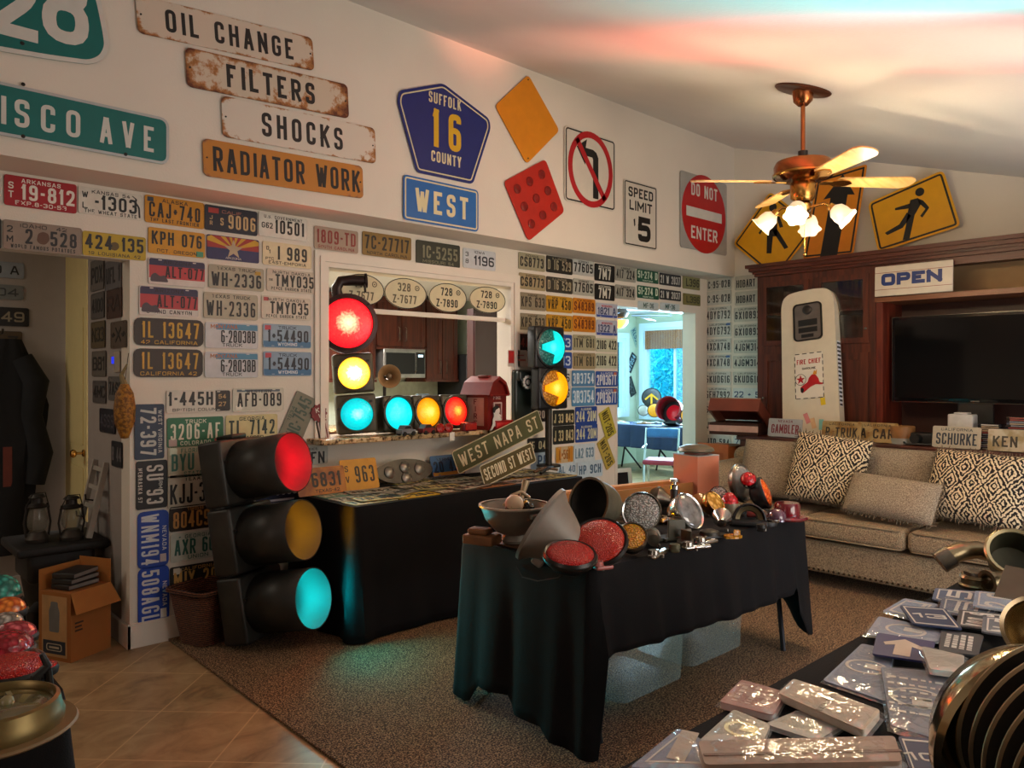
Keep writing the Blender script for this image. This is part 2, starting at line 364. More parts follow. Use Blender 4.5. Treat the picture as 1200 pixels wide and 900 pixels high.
def link(o, M=None, parent=None):
    COL.objects.link(o)
    if parent is not None: o.parent = parent
    if M is not None:
        if parent is None: o.matrix_world = M
        else: o.matrix_local = M
    return o
def tag(o, label, cat, group=None):
    o['label'] = label; o['category'] = cat
    if group: o['group'] = group
    return o
def thing(name, label, cat, M=I4, group=None):
    o = bpy.data.objects.new(name, None); o.empty_display_size = .05
    if not isinstance(M, Matrix): M = T(Vector(M))
    return tag(link(o, M), label, cat, group)
def part(parent, name, mb, m, M=None, label=None, smooth=True):
    me = mb.mesh(name, smooth) if isinstance(mb, MB) else mb
    if m is not None and not me.materials: me.materials.append(m)
    o = link(bpy.data.objects.new(name, me), M, parent)
    if label: o['label'] = label
    return o
def solo(name, label, cat, mb, m, M=I4, group=None, smooth=True):
    if not isinstance(M, Matrix): M = T(Vector(M))
    return tag(part(None, name, mb, m, M, None, smooth), label, cat, group)
def struct(name, mb, m, parent=None, smooth=False):
    o = part(parent, name, mb, m, None, None, smooth)
    if parent is None: o['kind'] = 'structure'
    return o
def rrect(w, h, r, n=4):
    r = min(r, w * .49, h * .49); o = []
    for cx, cy, a0 in ((w / 2 - r, h / 2 - r, 0), (-w / 2 + r, h / 2 - r, 90), (-w / 2 + r, -h / 2 + r, 180), (w / 2 - r, -h / 2 + r, 270)):
        for k in range(n + 1):
            a = math.radians(a0 + 90 * k / n); o.append((cx + r * math.cos(a), cy + r * math.sin(a)))
    return o
def ellipse(a, b, n=36): return [(a * math.cos(2 * PI * k / n), b * math.sin(2 * PI * k / n)) for k in range(n)]
def roundpoly(pts, r, n=4):
    """polygon with rounded corners"""
    o = []; m = len(pts)
    for i in range(m):
        p = Vector(pts[i]); a = (Vector(pts[i - 1]) - p); b = (Vector(pts[(i + 1) % m]) - p)
        d = min(r, a.length * .45, b.length * .45); A = p + a.normalized() * d; B = p + b.normalized() * d
        for k in range(n + 1):
            t = k / n; q = A * (1 - t) ** 2 + p * (2 * t * (1 - t)) + B * t * t; o.append((q.x, q.y))
    return o

# ------------------------------------------------------------------ lettering: a narrow stroked alphabet like stamped plates and road signs
r1 = lambda x, y: (x, y, 1)
_O = ([r1(0, 0), r1(1, 0), r1(1, 1), r1(0, 1)], True)
FONT = {
 'A': (.62, [([(0, 0), (.42, 1), (.58, 1), (1, 0)], 0), ([(.16, .3), (.84, .3)], 0)]), 'B': (.6, [([(0, .52), (0, 0), r1(1, 0), r1(1, .52), (0, .52), (0, 1), r1(.95, 1), r1(.95, .52), (.5, .52)], 0)]),
 'C': (.58, [([(1, .7), r1(1, 1), r1(0, 1), r1(0, 0), r1(1, 0), (1, .3)], 0)]), 'D': (.6, [([(0, 0), r1(1, 0), r1(1, 1), (0, 1)], 1)]), 'E': (.54, [([(1, 1), (0, 1), (0, 0), (1, 0)], 0), ([(0, .52), (.8, .52)], 0)]),
 'F': (.52, [([(1, 1), (0, 1), (0, 0)], 0), ([(0, .5), (.8, .5)], 0)]), 'G': (.6, [([(1, .72), r1(1, 1), r1(0, 1), r1(0, 0), r1(1, 0), (1, .45), (.55, .45)], 0)]), 'H': (.6, [([(0, 0), (0, 1)], 0), ([(1, 0), (1, 1)], 0), ([(0, .52), (1, .52)], 0)]),
 'I': (.16, [([(.5, 0), (.5, 1)], 0)]), 'J': (.5, [([(1, 1), r1(1, 0), r1(0, 0), (0, .3)], 0)]), 'K': (.6, [([(0, 0), (0, 1)], 0), ([(1, 1), (.02, .38)], 0), ([(.36, .58), (1, 0)], 0)]), 'L': (.5, [([(0, 1), (0, 0), (1, 0)], 0)]),
 'M': (.76, [([(0, 0), (0, 1), (.5, .3), (1, 1), (1, 0)], 0)]), 'N': (.62, [([(0, 0), (0, 1), (1, 0), (1, 1)], 0)]), 'O': (.6, [_O]), 'P': (.57, [([(0, 0), (0, 1), r1(1, 1), r1(1, .45), (0, .45)], 0)]), 'Q': (.6, [_O, ([(.6, .25), (1.05, -.05)], 0)]),
 'R': (.6, [([(0, 0), (0, 1), r1(1, 1), r1(1, .47), (0, .47)], 0), ([(.5, .47), (1, 0)], 0)]), 'S': (.58, [([(1, .74), r1(1, 1), r1(0, 1), r1(0, .54), r1(1, .48), r1(1, 0), r1(0, 0), (0, .26)], 0)]), 'T': (.56, [([(0, 1), (1, 1)], 0), ([(.5, 1), (.5, 0)], 0)]),
 'U': (.6, [([(0, 1), r1(0, 0), r1(1, 0), (1, 1)], 0)]), 'V': (.62, [([(0, 1), (.44, 0), (.56, 0), (1, 1)], 0)]), 'W': (.84, [([(0, 1), (.23, 0), (.29, 0), (.5, .85), (.71, 0), (.77, 0), (1, 1)], 0)]), 'X': (.6, [([(0, 0), (1, 1)], 0), ([(0, 1), (1, 0)], 0)]),
 'Y': (.6, [([(0, 1), (.5, .45), (1, 1)], 0), ([(.5, .45), (.5, 0)], 0)]), 'Z': (.56, [([(0, 1), (1, 1), (0, 0), (1, 0)], 0)]), '0': (.55, [_O]), '1': (.28, [([(0, .82), (.8, 1), (.8, 0)], 0)]),
 '2': (.55, [([(0, .74), r1(0, 1), r1(1, 1), r1(1, .56), (0, .0), (1, 0)], 0)]), '3': (.55, [([(0, .8), r1(0, 1), r1(1, 1), r1(1, .53), (.4, .53)], 0), ([(.4, .53), r1(1, .53), r1(1, 0), r1(0, 0), (0, .22)], 0)]), '4': (.58, [([(.74, 0), (.74, 1), (0, .28), (1, .28)], 0)]),
 '5': (.55, [([(.95, 1), (.04, 1), (0, .56), r1(1, .6), r1(1, 0), r1(0, 0), (0, .22)], 0)]), '6': (.55, [([(1, .82), r1(1, 1), r1(0, 1), r1(0, 0), r1(1, 0), r1(1, .56), (0, .56)], 0)]), '7': (.53, [([(0, 1), (1, 1), (.35, 0)], 0)]),
 '8': (.56, [([r1(.04, .53), r1(.96, .53), r1(.96, 1), r1(.04, 1)], 1), ([r1(0, 0), r1(1, 0), r1(1, .53), r1(0, .53)], 1)]), '9': (.55, [([(0, .18), r1(0, 0), r1(1, 0), r1(1, 1), r1(0, 1), r1(0, .44), (1, .44)], 0)]),
 '-': (.26, [([(0, .5), (1, .5)], 0)]), '.': (.14, [([(.5, -.01), (.5, .07)], 0)]), ',': (.14, [([(.5, -.08), (.5, .07)], 0)]), '*': (.36, [([(0, .5), (1, .5)], 0), ([(.5, .3), (.5, .7)], 0), ([(.15, .36), (.85, .64)], 0)])}
def _ribbon(mb, pts, closed, th, z0, z1, M):
    n = len(pts); Lf = []; Rt = []
    for i in range(n):
        p = pts[i]; a = pts[i - 1] if (closed or i > 0) else None; c = pts[(i + 1) % n] if (closed or i < n - 1) else None
        d1 = ((p - a).normalized() if a is not None else (c - p).normalized()); d2 = ((c - p).normalized() if c is not None else d1)
        t = d1 + d2
        if t.length < .3: t = d1
        t.normalize(); nm = Vector((-t.y, t.x)); k = min(1.6, 1 / max(.3, nm.dot(Vector((-d1.y, d1.x))))); o = nm * (th / 2 * k)
        Lf.append(p + o); Rt.append(p - o)
    vs = [(q.x, q.y, z + i * 4e-6) for z in (z0, z1) for S in (Lf, Rt) for i, q in enumerate(S)]; fs = []
    for i in range(n if closed else n - 1):
        j = (i + 1) % n; fs += [(3 * n + i, 3 * n + j, 2 * n + j, 2 * n + i), (i, 2 * n + i, 2 * n + j, j), (3 * n + i, n + i, n + j, 3 * n + j)]
    if not closed: fs += [(0, n, 3 * n, 2 * n), (n - 1, 3 * n - 1, 4 * n - 1, 2 * n - 1)]
    mb.add(vs, fs, M)
def text(mb, st, cx, cy, w, h, bold=True, t=.0012, z=0.0, gap=.15, M=None, th=None):
    """lay a string centred on (cx, cy): capital height h, total width w"""
    lay = 0; st = st.upper(); T_ = th or (.165 if bold else .13); adv = []
    for ch in st: adv.append(.36 if ch == ' ' or ch not in FONT else FONT[ch][0])
    gp = gap + .02; nat = sum(adv); k = (w / h - gp * (len(st) - 1)) / max(nat, .01)
    if k < .55: f = (w / h) / (nat + gp * (len(st) - 1)); k = f; gp *= f; pass
    T_ = min(T_, .36 * .57 * k); x = -(nat * k + gp * (len(st) - 1)) / 2
    for ch, a in zip(st, adv):
        if ch in FONT:
            wg = max(a * k, T_); iw = max(wg - T_, .02); ih = 1 - T_; rad = min(.30, max(iw, .01) * .5, ih * .25)
            for pts, cl in FONT[ch][1]:
                P2 = [Vector((x + T_ / 2 + p[0] * iw, T_ / 2 + p[1] * ih)) for p in pts]; Q = []; m = len(P2)
                for i, p in enumerate(P2):
                    if len(pts[i]) == 3 and (cl or 0 < i < m - 1):
                        a_ = P2[i - 1] - p; c_ = P2[(i + 1) % m] - p; d = min(rad, a_.length * .5, c_.length * .5); A_ = p + a_.normalized() * d; C_ = p + c_.normalized() * d
                        for q in range(5): u = q / 4; Q.append(A_ * (1 - u) ** 2 + p * (2 * u * (1 - u)) + C_ * (u * u))
                    else: Q.append(p)
                Q = [q for i, q in enumerate(Q) if i == 0 or (q - Q[i - 1]).length > 1e-5]
                if cl and (Q[0] - Q[-1]).length < 1e-5: Q.pop()
                if len(Q) < 2: continue
                V = [Vector((cx + q.x * h, cy + (q.y - .5) * h)) for q in Q]; lo = 0; runs = []
                if cl: runs = [(V, True)]
                else:
                    for i in range(1, len(V) - 1):
                        if (V[i] - V[i - 1]).normalized().dot((V[i + 1] - V[i]).normalized()) < .6: runs.append((V[lo:i + 1], False)); lo = i
                    runs.append((V[lo:], False))
                for q, (S, c_) in enumerate(runs):
                    if not c_:
                        e = T_ * h * .49; S = list(S); d0, d1 = (S[0] - S[1]).normalized(), (S[-1] - S[-2]).normalized()
                        out = lambda p, d: (p[0] < .05 and d.x < -.3) or (p[0] > .9 and d.x > .3) or (p[1] < .02 and d.y < -.3) or (p[1] > .98 and d.y > .3)
                        if q > 0 or out(pts[0], d0): S[0] = S[0] + d0 * e
                        if q < len(runs) - 1 or out(pts[-1], d1): S[-1] = S[-1] + d1 * e
                    lay += 1; _ribbon(mb, S, c_, T_ * h, z, z + t + lay * 1.5e-5, M)
        x += a * k + gp
    return mb
# ------------------------------------------------------------------ the room shell
YW, YU, XB = 4.5, 4.18, 7.0          # plate wall, upper wall above the soffit, wall behind the television
ZS, ZU = 2.525, 3.86
PX0, PX1, PZ0, PZ1 = 2.514, 4.144, 1.098, 2.22      # serving hatch into the kitchen
DX0, DX1, DZ = 5.498, 6.775, 2.16                   # doorway into the sun room
struct('floor', MB().box(-2.6, -1.5, -.1, 1.5, 4.5, 0).box(-2.6, 4.5, -.1, 11, 8.6, 0), TILE)
struct('carpet_floor', MB().box(1.5, -1.5, -.1, 7.1, 4.5, .012), CARPET)
w = MB()
w.box(-2.5, YW, 2.14, 1.30, YW + .12, ZS).box(1.30, YW, 0, PX0, YW + .15, ZS).box(PX0, YW, 0, PX1, YW + .15, PZ0 - .035).box(PX0, YW, PZ1, PX1, YW + .15, ZS)
w.box(PX1, YW, 0, DX0, YW + .15, ZS).box(DX0, YW, DZ, DX1, YW + .15, ZS).box(DX1, YW, 0, XB + .12, YW + .15, ZS)
struct('wall_north', w, WALL)
struct('wall_upper', MB().box(-2.5, YU, ZS, XB, YW + .15, ZU), WALL)
cz = lambda y: 2.55 + .311 * y
b = MB(); prof = [(-1.5, cz(-1.5)), (YW + .15, cz(YW + .15)), (YW + .15, cz(YW + .15) + .15), (-1.5, cz(-1.5) + .15)]
b.prism(prof, -2.6, XB + .2, Matrix(((0, 0, 1, 0), (1, 0, 0, 0), (0, 1, 0, 0), (0, 0, 0, 1)))); struct('ceiling', b, CEIL)
b = MB(); prof = [(-1.5, 0), (YW, 0), (YW, cz(YW) + .05), (-1.5, cz(-1.5) + .05)]
b.prism(prof, XB, XB + .12, Matrix(((0, 0, 1, 0), (1, 0, 0, 0), (0, 1, 0, 0), (0, 0, 0, 1)))); struct('wall_east', b, WALL)
b = MB(); prof = [(-1.5, 0), (YW + .15, 0), (YW + .15, cz(YW) + .05), (-1.5, cz(-1.5) + .05)]
b.prism(prof, -2.62, -2.5, Matrix(((0, 0, 1, 0), (1, 0, 0, 0), (0, 1, 0, 0), (0, 0, 0, 1)))); struct('wall_west', b, WALL)
struct('wall_south', MB().box(-2.6, -1.52, 0, 1.8, -1.4, 2.2).box(4.2, -1.52, 0, 7.1, -1.4, 2.2).box(1.8, -1.52, 0, 4.2, -1.4, .7).box(1.8, -1.52, 2.0, 4.2, -1.4, 2.2), WALL)
b = MB().box(1.78, -1.46, .68, 4.22, -1.37, .74).box(1.78, -1.46, 1.96, 4.22, -1.37, 2.02).box(1.78, -1.46, .68, 1.84, -1.37, 2.02).box(4.16, -1.46, .68, 4.22, -1.37, 2.02).box(2.97, -1.46, .7, 3.03, -1.40, 2.0)
w1 = struct('window_1', b, TRIM); part(w1, 'sky_blocker', MB().box(1.80, -1.50, .70, 4.20, -1.485, 2.0), WHITE, None, None, False)  # unseen slab added to keep sky light out of the room
# hall, kitchen, sun room
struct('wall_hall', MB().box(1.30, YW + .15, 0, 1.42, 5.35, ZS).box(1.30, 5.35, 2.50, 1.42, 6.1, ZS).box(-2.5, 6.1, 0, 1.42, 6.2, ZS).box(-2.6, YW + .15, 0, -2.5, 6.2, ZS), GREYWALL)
struct('ceiling_lower', MB().box(-2.6, YW + .15, ZS, XB + .12, 8.6, ZS + .1).box(XB + .12, YW + .15, ZS + .05, 11, 8.6, ZS + .15), mat('#dfe3e6', .9, var=.01))
struct('wall_kitchen', MB().box(-.2, 8.3, 0, 6.7, 8.4, ZS).box(5.42, YW + .15, 0, 5.5, 6.1, ZS).box(5.42, 6.1, 0, 6.7, 6.2, ZS).box(6.6, 6.2, 0, 6.7, 8.4, ZS).box(1.42, 6.2, 0, 1.45, 8.3, ZS), mat('#cfd8c8', .8, var=.02))
PALE = mat('#cfd9c2', .8, var=.02)
struct('wall_sunroom', MB().box(6.7, 8.25, 0, 9.3, 8.35, ZS + .1).box(10.25, 8.25, 0, 10.7, 8.35, ZS + .1).box(9.3, 8.25, 0, 10.25, 8.35, .9).box(9.3, 8.25, 2.15, 10.25, 8.35, ZS + .1)
       .box(10.6, 8.05, 0, 10.7, 8.35, ZS + .1).box(10.6, 4.5, 0, 10.7, 5.6, ZS + .1).box(10.6, 5.6, 0, 10.7, 8.05, .85).box(10.6, 5.6, 2.32, 10.7, 8.05, ZS + .1).box(XB + .12, 4.5, 0, 10.7, 4.65, ZS + .1), PALE)
def window(name, M, wd, ht, mull):
    b = MB(); t = .07
    b.box(-wd / 2, -ht / 2, -.06, wd / 2, -ht / 2 + t, .04).box(-wd / 2, ht / 2 - t, -.06, wd / 2, ht / 2, .04).box(-wd / 2 + .001, -ht / 2 + .001, -.059, -wd / 2 + t, ht / 2 - .001, .038).box(wd / 2 - t, -ht / 2 + .001, -.059, wd / 2 - .001, ht / 2 - .001, .038)
    b.box(-wd / 2 - .09, -ht / 2 - .09, .04, wd / 2 + .09, -ht / 2, .06).box(-wd / 2 - .09, ht / 2, .04, wd / 2 + .09, ht / 2 + .09, .06).box(-wd / 2 - .09, -ht / 2, .04, -wd / 2, ht / 2, .06).box(wd / 2, -ht / 2, .04, wd / 2 + .09, ht / 2, .06)
    for m in mull: b.box(m - .02, -ht / 2 + t, -.05, m + .02, ht / 2 - t, .0)
    o = part(None, name, b, mat('#d4e6ee', .4, var=0), M, None, False); o['kind'] = 'structure'
    part(o, 'window_pane', MB().box(-wd / 2 + t, -ht / 2 + t, -.03, wd / 2 - t, ht / 2 - t, -.025), GLASS, None, None, False)
    return o
EASTF = lambda p: frame(p, (0, -1, 0), (0, 0, 1)); NORTHF = lambda p: frame(p, (1, 0, 0), (0, 0, 1))
window('window_2', EASTF((10.6, 6.825, 1.585)), 2.45, 1.47, (0.0, -.62, .62))
window('window_3', NORTHF((9.775, 8.25, 1.525)), .95, 1.25, ())
# garden outside the sun room window
rg = random.Random(3); b = MB()
for k in range(3400):
    c = Vector((11.4 + rg.random() * 1.3, 6.0 + rg.random() * 4.0, (0 if k % 9 == 0 else .35) + rg.random() * 2.0 - .05 * (k % 9 == 0))); d = Vector((rg.uniform(-1, 1), rg.uniform(-1, 1), rg.uniform(-.6, 1))).normalized()
    s_ = d.cross(Vector((rg.uniform(-1, 1), rg.uniform(-1, 1), rg.uniform(-1, 1)))).normalized(); l, wd = rg.uniform(.12, .42), rg.uniform(.012, .03)
    b.add([c, c + d * l * .5 + s_ * wd, c + d * l, c + d * l * .5 - s_ * wd], [(0, 1, 2, 3)])
o = solo('garden_foliage', 'dense blue green shrubbery seen through the sun room window', 'shrubs', b, nodes_mat('leaf', leaf_fn), I4, None, False); o['kind'] = 'stuff'
struct('garden_ground', MB().box(10.72, 3, -.3, 16, 11, -.05), mat('#5d7d6c', .9))
struct('garden_backdrop', MB().box(13.4, 3, -.05, 13.5, 11, 3.2), mat('#2f9fb4', .9, var=.2, vs=4))  # flat cyan backdrop added behind the shrubs
# hatch casing, counter, jambs
b = MB()
for k, (o_, i_, d_) in enumerate(((.10, .066, .018), (.066, .033, .028), (.033, 0.0, .016))):
    b.box(PX0 - o_, YW - d_, PZ0 - .01, PX0 - i_, YW, PZ1 + o_).box(PX1 + i_, YW - d_, PZ0 - .01, PX1 + o_, YW, PZ1 + o_).box(PX0 - i_, YW - d_, PZ1 + i_, PX1 + i_, YW, PZ1 + o_)
struct('trim_1', b, TRIM)
b = MB().rbox(((PX0 + PX1) / 2, YW + .02, PZ0 - .0175), (PX1 - PX0 + .30, .42, .035), .008)
o = struct('trim_2', b, GRANITE); o['label'] = 'speckled granite ledge of the hatch'
struct('baseboard_north', MB().box(1.285, YW - .016, 0, 1.56, YW, .125).box(1.56, YW - .016, .012, PX0 + 2.98, YW, .125).box(1.284, YW - .016, 0, 1.30, YW + .15, .125).box(1.288, YW - .012, .125, 5.49, YW, .135), TRIM)
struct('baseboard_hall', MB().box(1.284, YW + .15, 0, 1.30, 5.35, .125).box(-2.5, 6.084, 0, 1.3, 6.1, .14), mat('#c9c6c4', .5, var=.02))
struct('trim_3', MB().box(DX1 - .005, YW - .004, 0, DX1 + .03, YW + .155, DZ).box(DX0 - .03, YW - .004, 0, DX0 + .005, YW + .155, DZ).box(DX0, YW - .004, DZ - .005, DX1, YW + .155, DZ + .02), TRIM)
# cream door standing in the side opening of the hall, with its knob
d = thing('door_1', 'x', 'x', T(1.335, 6.08, 0) @ R(-1)); del d['label']; del d['category']; d['kind'] = 'structure'
b = MB().box(0, -.60, .01, .04, 0, 2.49).box(-.006, -.52, .2, 0, -.08, .9).box(-.006, -.52, 1.05, 0, -.08, 1.95); part(d, 'door_leaf', b, CREAM, None, None, False)
k = MB().lathe([(0, 0), (.024, 0), (.024, .006), (.009, .012), (.009, .04), (.024, .05), (.028, .062), (.02, .076), (0, .08)], 18, axis((-.006, -.55, 1.0), (-1, 0, 0))); part(d, 'door_knob', k, BRASS)
b = MB().box(1.5, 6.6, 1.42, 1.9, 6.95, 2.4).box(1.49, 6.58, 1.45, 1.89, 6.6, 2.37)
solo('wall_cupboard', 'dark red cupboard glimpsed past the cream hall door', 'cabinet', b, mat('#4a120b', .4), I4, None, False)
b = MB().rbox((1.66, 6.9, .45), (.34, .5, .9), .01); solo('kitchen_base_unit', 'white base unit glimpsed past the cream hall door', 'cabinet', b, WHITE)

# ------------------------------------------------------------------ kitchen seen through the hatch
KY = 7.85
def kdoor(t, x0, x1, z0, z1, y, handle):
    b = MB().box(x0, y - .02, z0, x1, y, z1)
    r = .06; b.box(x0, y - .032, z0, x0 + r, y - .02, z1).box(x1 - r, y - .032, z0, x1, y - .02, z1).box(x0 + r, y - .032, z0, x1 - r, y - .02, z0 + r).box(x0 + r, y - .032, z1 - r, x1 - r, y - .02, z1)
    dd = part(t, 'door', b, CHERRY, None, None, False)
    part(dd, 'handle', MB().tube([(handle, y - .033, z0 + .06), (handle, y - .06, z0 + .08), (handle, y - .06, z0 + .22), (handle, y - .033, z0 + .24)], .006), OLDCHROME)
def kcab(name, label, x0, x1, z0, z1, cut, y=KY, dp=.43):
    t = thing(name, label, 'cabinet', I4, 'kitchen wall cupboards'); b = MB().box(x0, y, z0, x1, y + dp, z1).box(x0 - .01, y - .035, z0 - .03, x1 + .01, y + dp, z0)
    part(t, 'carcass', b, CHERRY, None, None, False); n = len(cut) - 1
    for i in range(n): kdoor(t, cut[i] + .006, cut[i + 1] - .006, z0 + .01, z1 - .01, y, cut[i + 1] - .05 if i % 2 == 0 else cut[i] + .05)
kx = lambda px: onY(px, 440, KY).x
kcab('wall_cabinet', 'cherry wall cupboard over the microwave', kx(440), kx(497), 1.86, 2.48, [kx(440), (kx(440) + kx(497)) / 2, kx(497)])
kcab('wall_cabinet', 'tall cherry wall cupboard between microwave and fridge', kx(498), kx(535), 1.46, 2.48, [kx(498), (kx(498) + kx(535)) / 2, kx(535)])
kcab('wall_cabinet', 'cherry wall cupboard behind the lit amber signal', kx(384), kx(439), 1.46, 2.48, [kx(384), (kx(384) + kx(439)) / 2, kx(439)])
t = thing('microwave', 'stainless microwave under the cherry cupboards', 'microwave', T(0, KY - .05, 0)); x0, x1 = kx(447), kx(496)
part(t, 'case', MB().rbox(((x0 + x1) / 2, .22, 1.66), (x1 - x0, .44, .36), .01), mat('#b9b6b2', .3, .8)); part(t, 'door_glass', MB().box(x0 + .03, -.012, 1.53, x1 - .17, 0, 1.79), BLACK, None, None, False)
part(t, 'control_panel', MB().box(x1 - .15, -.01, 1.53, x1 - .02, 0, 1.80), BLACK, None, None, False); part(t, 'display', MB().box(x1 - .12, -.013, 1.74, x1 - .05, -.01, 1.77), mat('#bfe8ff', em='#bfe8ff', es=1.5, var=0), None, None, False)
part(t, 'handle', MB().tube([(x1 - .175, -.012, 1.55), (x1 - .175, -.04, 1.57), (x1 - .175, -.04, 1.76), (x1 - .175, -.012, 1.78)], .008), CHROME)
t = thing('refrigerator', 'black refrigerator at the end of the kitchen', 'fridge', T(kx(537), KY - .2, 0)); part(t, 'case', MB().rbox((.42, .35, .9), (.84, .65, 1.78), .015), BLACK)
part(t, 'door', MB().rbox((.21, -.02, .9), (.41, .07, 1.74), .015), mat('#1a1a1c', .3)); part(t, 'door', MB().rbox((.635, -.02, .9), (.41, .07, 1.74), .015), mat('#1a1a1c', .3)); part(t, 'handle', MB().tube([(.39, -.06, .8), (.39, -.1, .84), (.39, -.1, 1.5), (.39, -.06, 1.54)], .012), OLDCHROME)
t = thing('kitchen_counter', 'kitchen counter under the microwave with pale splashback', 'counter', T(0, 7.65, 0)); part(t, 'base_cabinet', MB().box(2.4, 0, 0, kx(535), .65, .87), CHERRY, None, None, False)
part(t, 'worktop', MB().rbox(((2.4 + kx(535)) / 2, .31, .89), (kx(535) - 2.36, .7, .04), .01), GRANITE); part(t, 'splashback', MB().box(2.4, .62, .91, kx(535), .645, 1.43), mat('#c7d2c0', .4), None, None, False)
b = MB().box(5.02, 6.0, 0, 5.41, 6.1, 2.2).box(5.03, 5.985, .1, 5.40, 6.0, 2.15); solo('pantry_panel', 'plain dark red pantry panel above the fire alarm box', 'cabinet', b, mat('#300d07', .45, var=.06), I4, None, False)
# ovals and things standing on kitchen work surface behind the ledge
t = thing('glass_vase', 'tall clear wavy glass vase behind the signals', 'vase', onY(495, 470, 4.95).to_3d()); t.location.z = 1.06
part(t, 'vase_body', MB().lathe([(0, 0), (.035, 0), (.045, .06), (.038, .16), (.05, .26), (.055, .30), (.05, .30), (.034, .16), (.04, .06), (0, .01)], 20), mat('#b9d4e2', .05, trans=.6, bump=.6, bs=40))
# ------------------------------------------------------------------ ovals hanging in the hatch
OV = [(425, 339.5, 51, 37, '719', 'Z-7677', 'leftmost cream oval plate, behind the red lens bracket'), (475.5, 344, 49, 36, '328', 'Z-7677', 'cream oval plate lettered 328 and Z-7677 in grey'),
      (525, 349, 44, 34, '728', 'Z-7890', 'cream oval plate lettered 728 with open view on both its sides'), (571.5, 351.5, 42, 31, '728', 'Z-7890', 'cream oval plate lettered 728 hanging nearest the hatch corner')]
for i, (px, py, wp, hp, a, c, lab) in enumerate(OV):
    p = onY(px, py, YW + .03); a_ = onY(px - wp / 2, py, YW + .03); c_ = onY(px + wp / 2, py, YW + .03); wd = (c_ - a_).length; ht = hp / F_PX * depth(p)
    o = solo('oval_plate', lab, 'licence plate', MB().prism(ellipse(wd / 2, ht / 2), -.002, .002), mat('#d8cda8', .6, var=.06), frame(p, (1, 0, 0), (0, 0, 1)), 'oval plates in the hatch')
    n = 36; b = MB().ring(ellipse(wd / 2, ht / 2), ellipse(wd / 2 - .006, ht / 2 - .006), .002, .0035); part(o, 'border', b, BLACK)
    fg = mat('#6b6350', .7) if i < 2 else BLACK
    part(o, 'lettering', text(text(MB(), a, -.015, ht * .2, wd * .3, ht * .27, z=.002), c, -.01, -ht * .19, wd * .56, ht * .27, z=.002), fg)
    part(o, 'seal', MB().ring(ellipse(.02, .02, 20), ellipse(.014, .014, 20), .002, .004, T(wd * .27, ht * .2, 0)).prism(ellipse(.006, .006, 12), .002, .003, T(wd * .27, ht * .2, 0)), fg)
b = MB().box(PX0, YW + .05, 1.94, PX1, YW + .09, 1.972); solo('hanging_rail', 'thin white rail under the oval plates', 'rail', b, TRIM, I4, None, False)
# ------------------------------------------------------------------ licence plates on the walls
def plate(px, kind, bg, fg, num, top='', bot='', label='', wall='N', group='licence plates on the wall', extra=(), nb=(.86, .46, .0, .0), corner=.012, rim=True, y=None, size=None, bgm=None):
    """px: corners of the plate in the photo; it is put where that rectangle lies on its wall"""
    x0, y0, x1, y1 = px
    if wall == 'N':
        yy = YW - .006 if y is None else y; a = onY(x0, y0, yy); c = onY(x1, y1, yy); wd, ht = c.x - a.x, a.z - c.z; M = frame((a + c) / 2, (1, 0, 0), (0, 0, 1))
    elif wall == 'E':
        xx = XB - .006 if y is None else y; a = onX(x0, y0, xx); c = onX(x1, y1, xx); wd, ht = a.y - c.y, a.z - c.z; M = frame((a + c) / 2, (0, -1, 0), (0, 0, 1))
    else: M = wall; wd, ht = size
    return plate_at(M, wd, ht, kind, bg, fg, num, top, bot, label, group, extra, nb, corner, rim, bgm)
def plate_at(M, wd, ht, kind, bg, fg, num, top='', bot='', label='', group=None, extra=(), nb=(.86, .46, 0, 0), corner=.012, rim=True, bgm=None):
    if kind == 'V': M = M @ R(-90); wd, ht = ht, wd
    b = MB().prism(rrect(wd, ht, corner, 3), -.001, .001)
    if rim: b.ring(rrect(wd, ht, corner, 3), rrect(wd - .008, ht - .008, corner, 3), .001, .0025)
    for sx in (-1, 1):
        for sy in (-1, 1): b.prism(rrect(.02, .006, .003, 2), .001, .0022, T(sx * wd * .3, sy * (ht / 2 - .011), 0))
    o = solo('licence_plate', label, 'licence plate', b, bgm or mat(bg, .5, .1, var=.08, vs=18), M, group)
    f = mat(fg, .5, var=.05)
    if num: part(o, 'number', text(MB(), num, nb[2] * wd, nb[3] * ht, wd * min(.92, nb[0]), ht * min(.66, nb[1] * 1.17), z=.0012, t=.0015, gap=.15), f)
    if top or bot:
        b = MB()
        if top: text(b, top, 0, ht * .36, wd * min(.78, .055 * len(top) + .1), ht * .135, True, z=.001, t=.0008, gap=.25)
        if bot: text(b, bot, 0, -ht * .37, wd * min(.82, .055 * len(bot) + .1), ht * .135, True, z=.001, t=.0008, gap=.25)
        part(o, 'state_name', b, f)
    for e in extra:
        if e[0] == 't': part(o, 'small_lettering', text(MB(), e[1], e[2] * wd, e[3] * ht, e[4] * wd, e[5] * ht, z=.001), mat(e[6], .5, var=.05) if len(e) > 6 else f)
        elif e[0] == 'p': part(o, e[1], MB().box(e[2] * wd, e[3] * ht, .0006, e[4] * wd, e[5] * ht, .0016), mat(e[6], .5, var=.04), None, e[7] if len(e) > 7 else None, False)
        elif e[0] == 'poly': part(o, e[1], MB().prism(roundpoly([(q[0] * wd, q[1] * ht) for q in e[2]], .014), .0006, e[4] if len(e) > 4 else .0016), mat(e[3], .5, var=.04), None, None, False)
    return o
K, Wt = '#1c1b1a', '#e6e0d4'
blob = [(-.09, -.12), (-.07, .15), (.0, .22), (.06, .16), (.08, -.05), (.02, -.24), (-.05, -.22)]
map_ks = [(.34, .42), (.42, .3), (.40, .18), (.46, .02), (.47, -.4), (.44, -.4), (.43, 0), (.37, .18), (.39, .3), (.33, .40)]
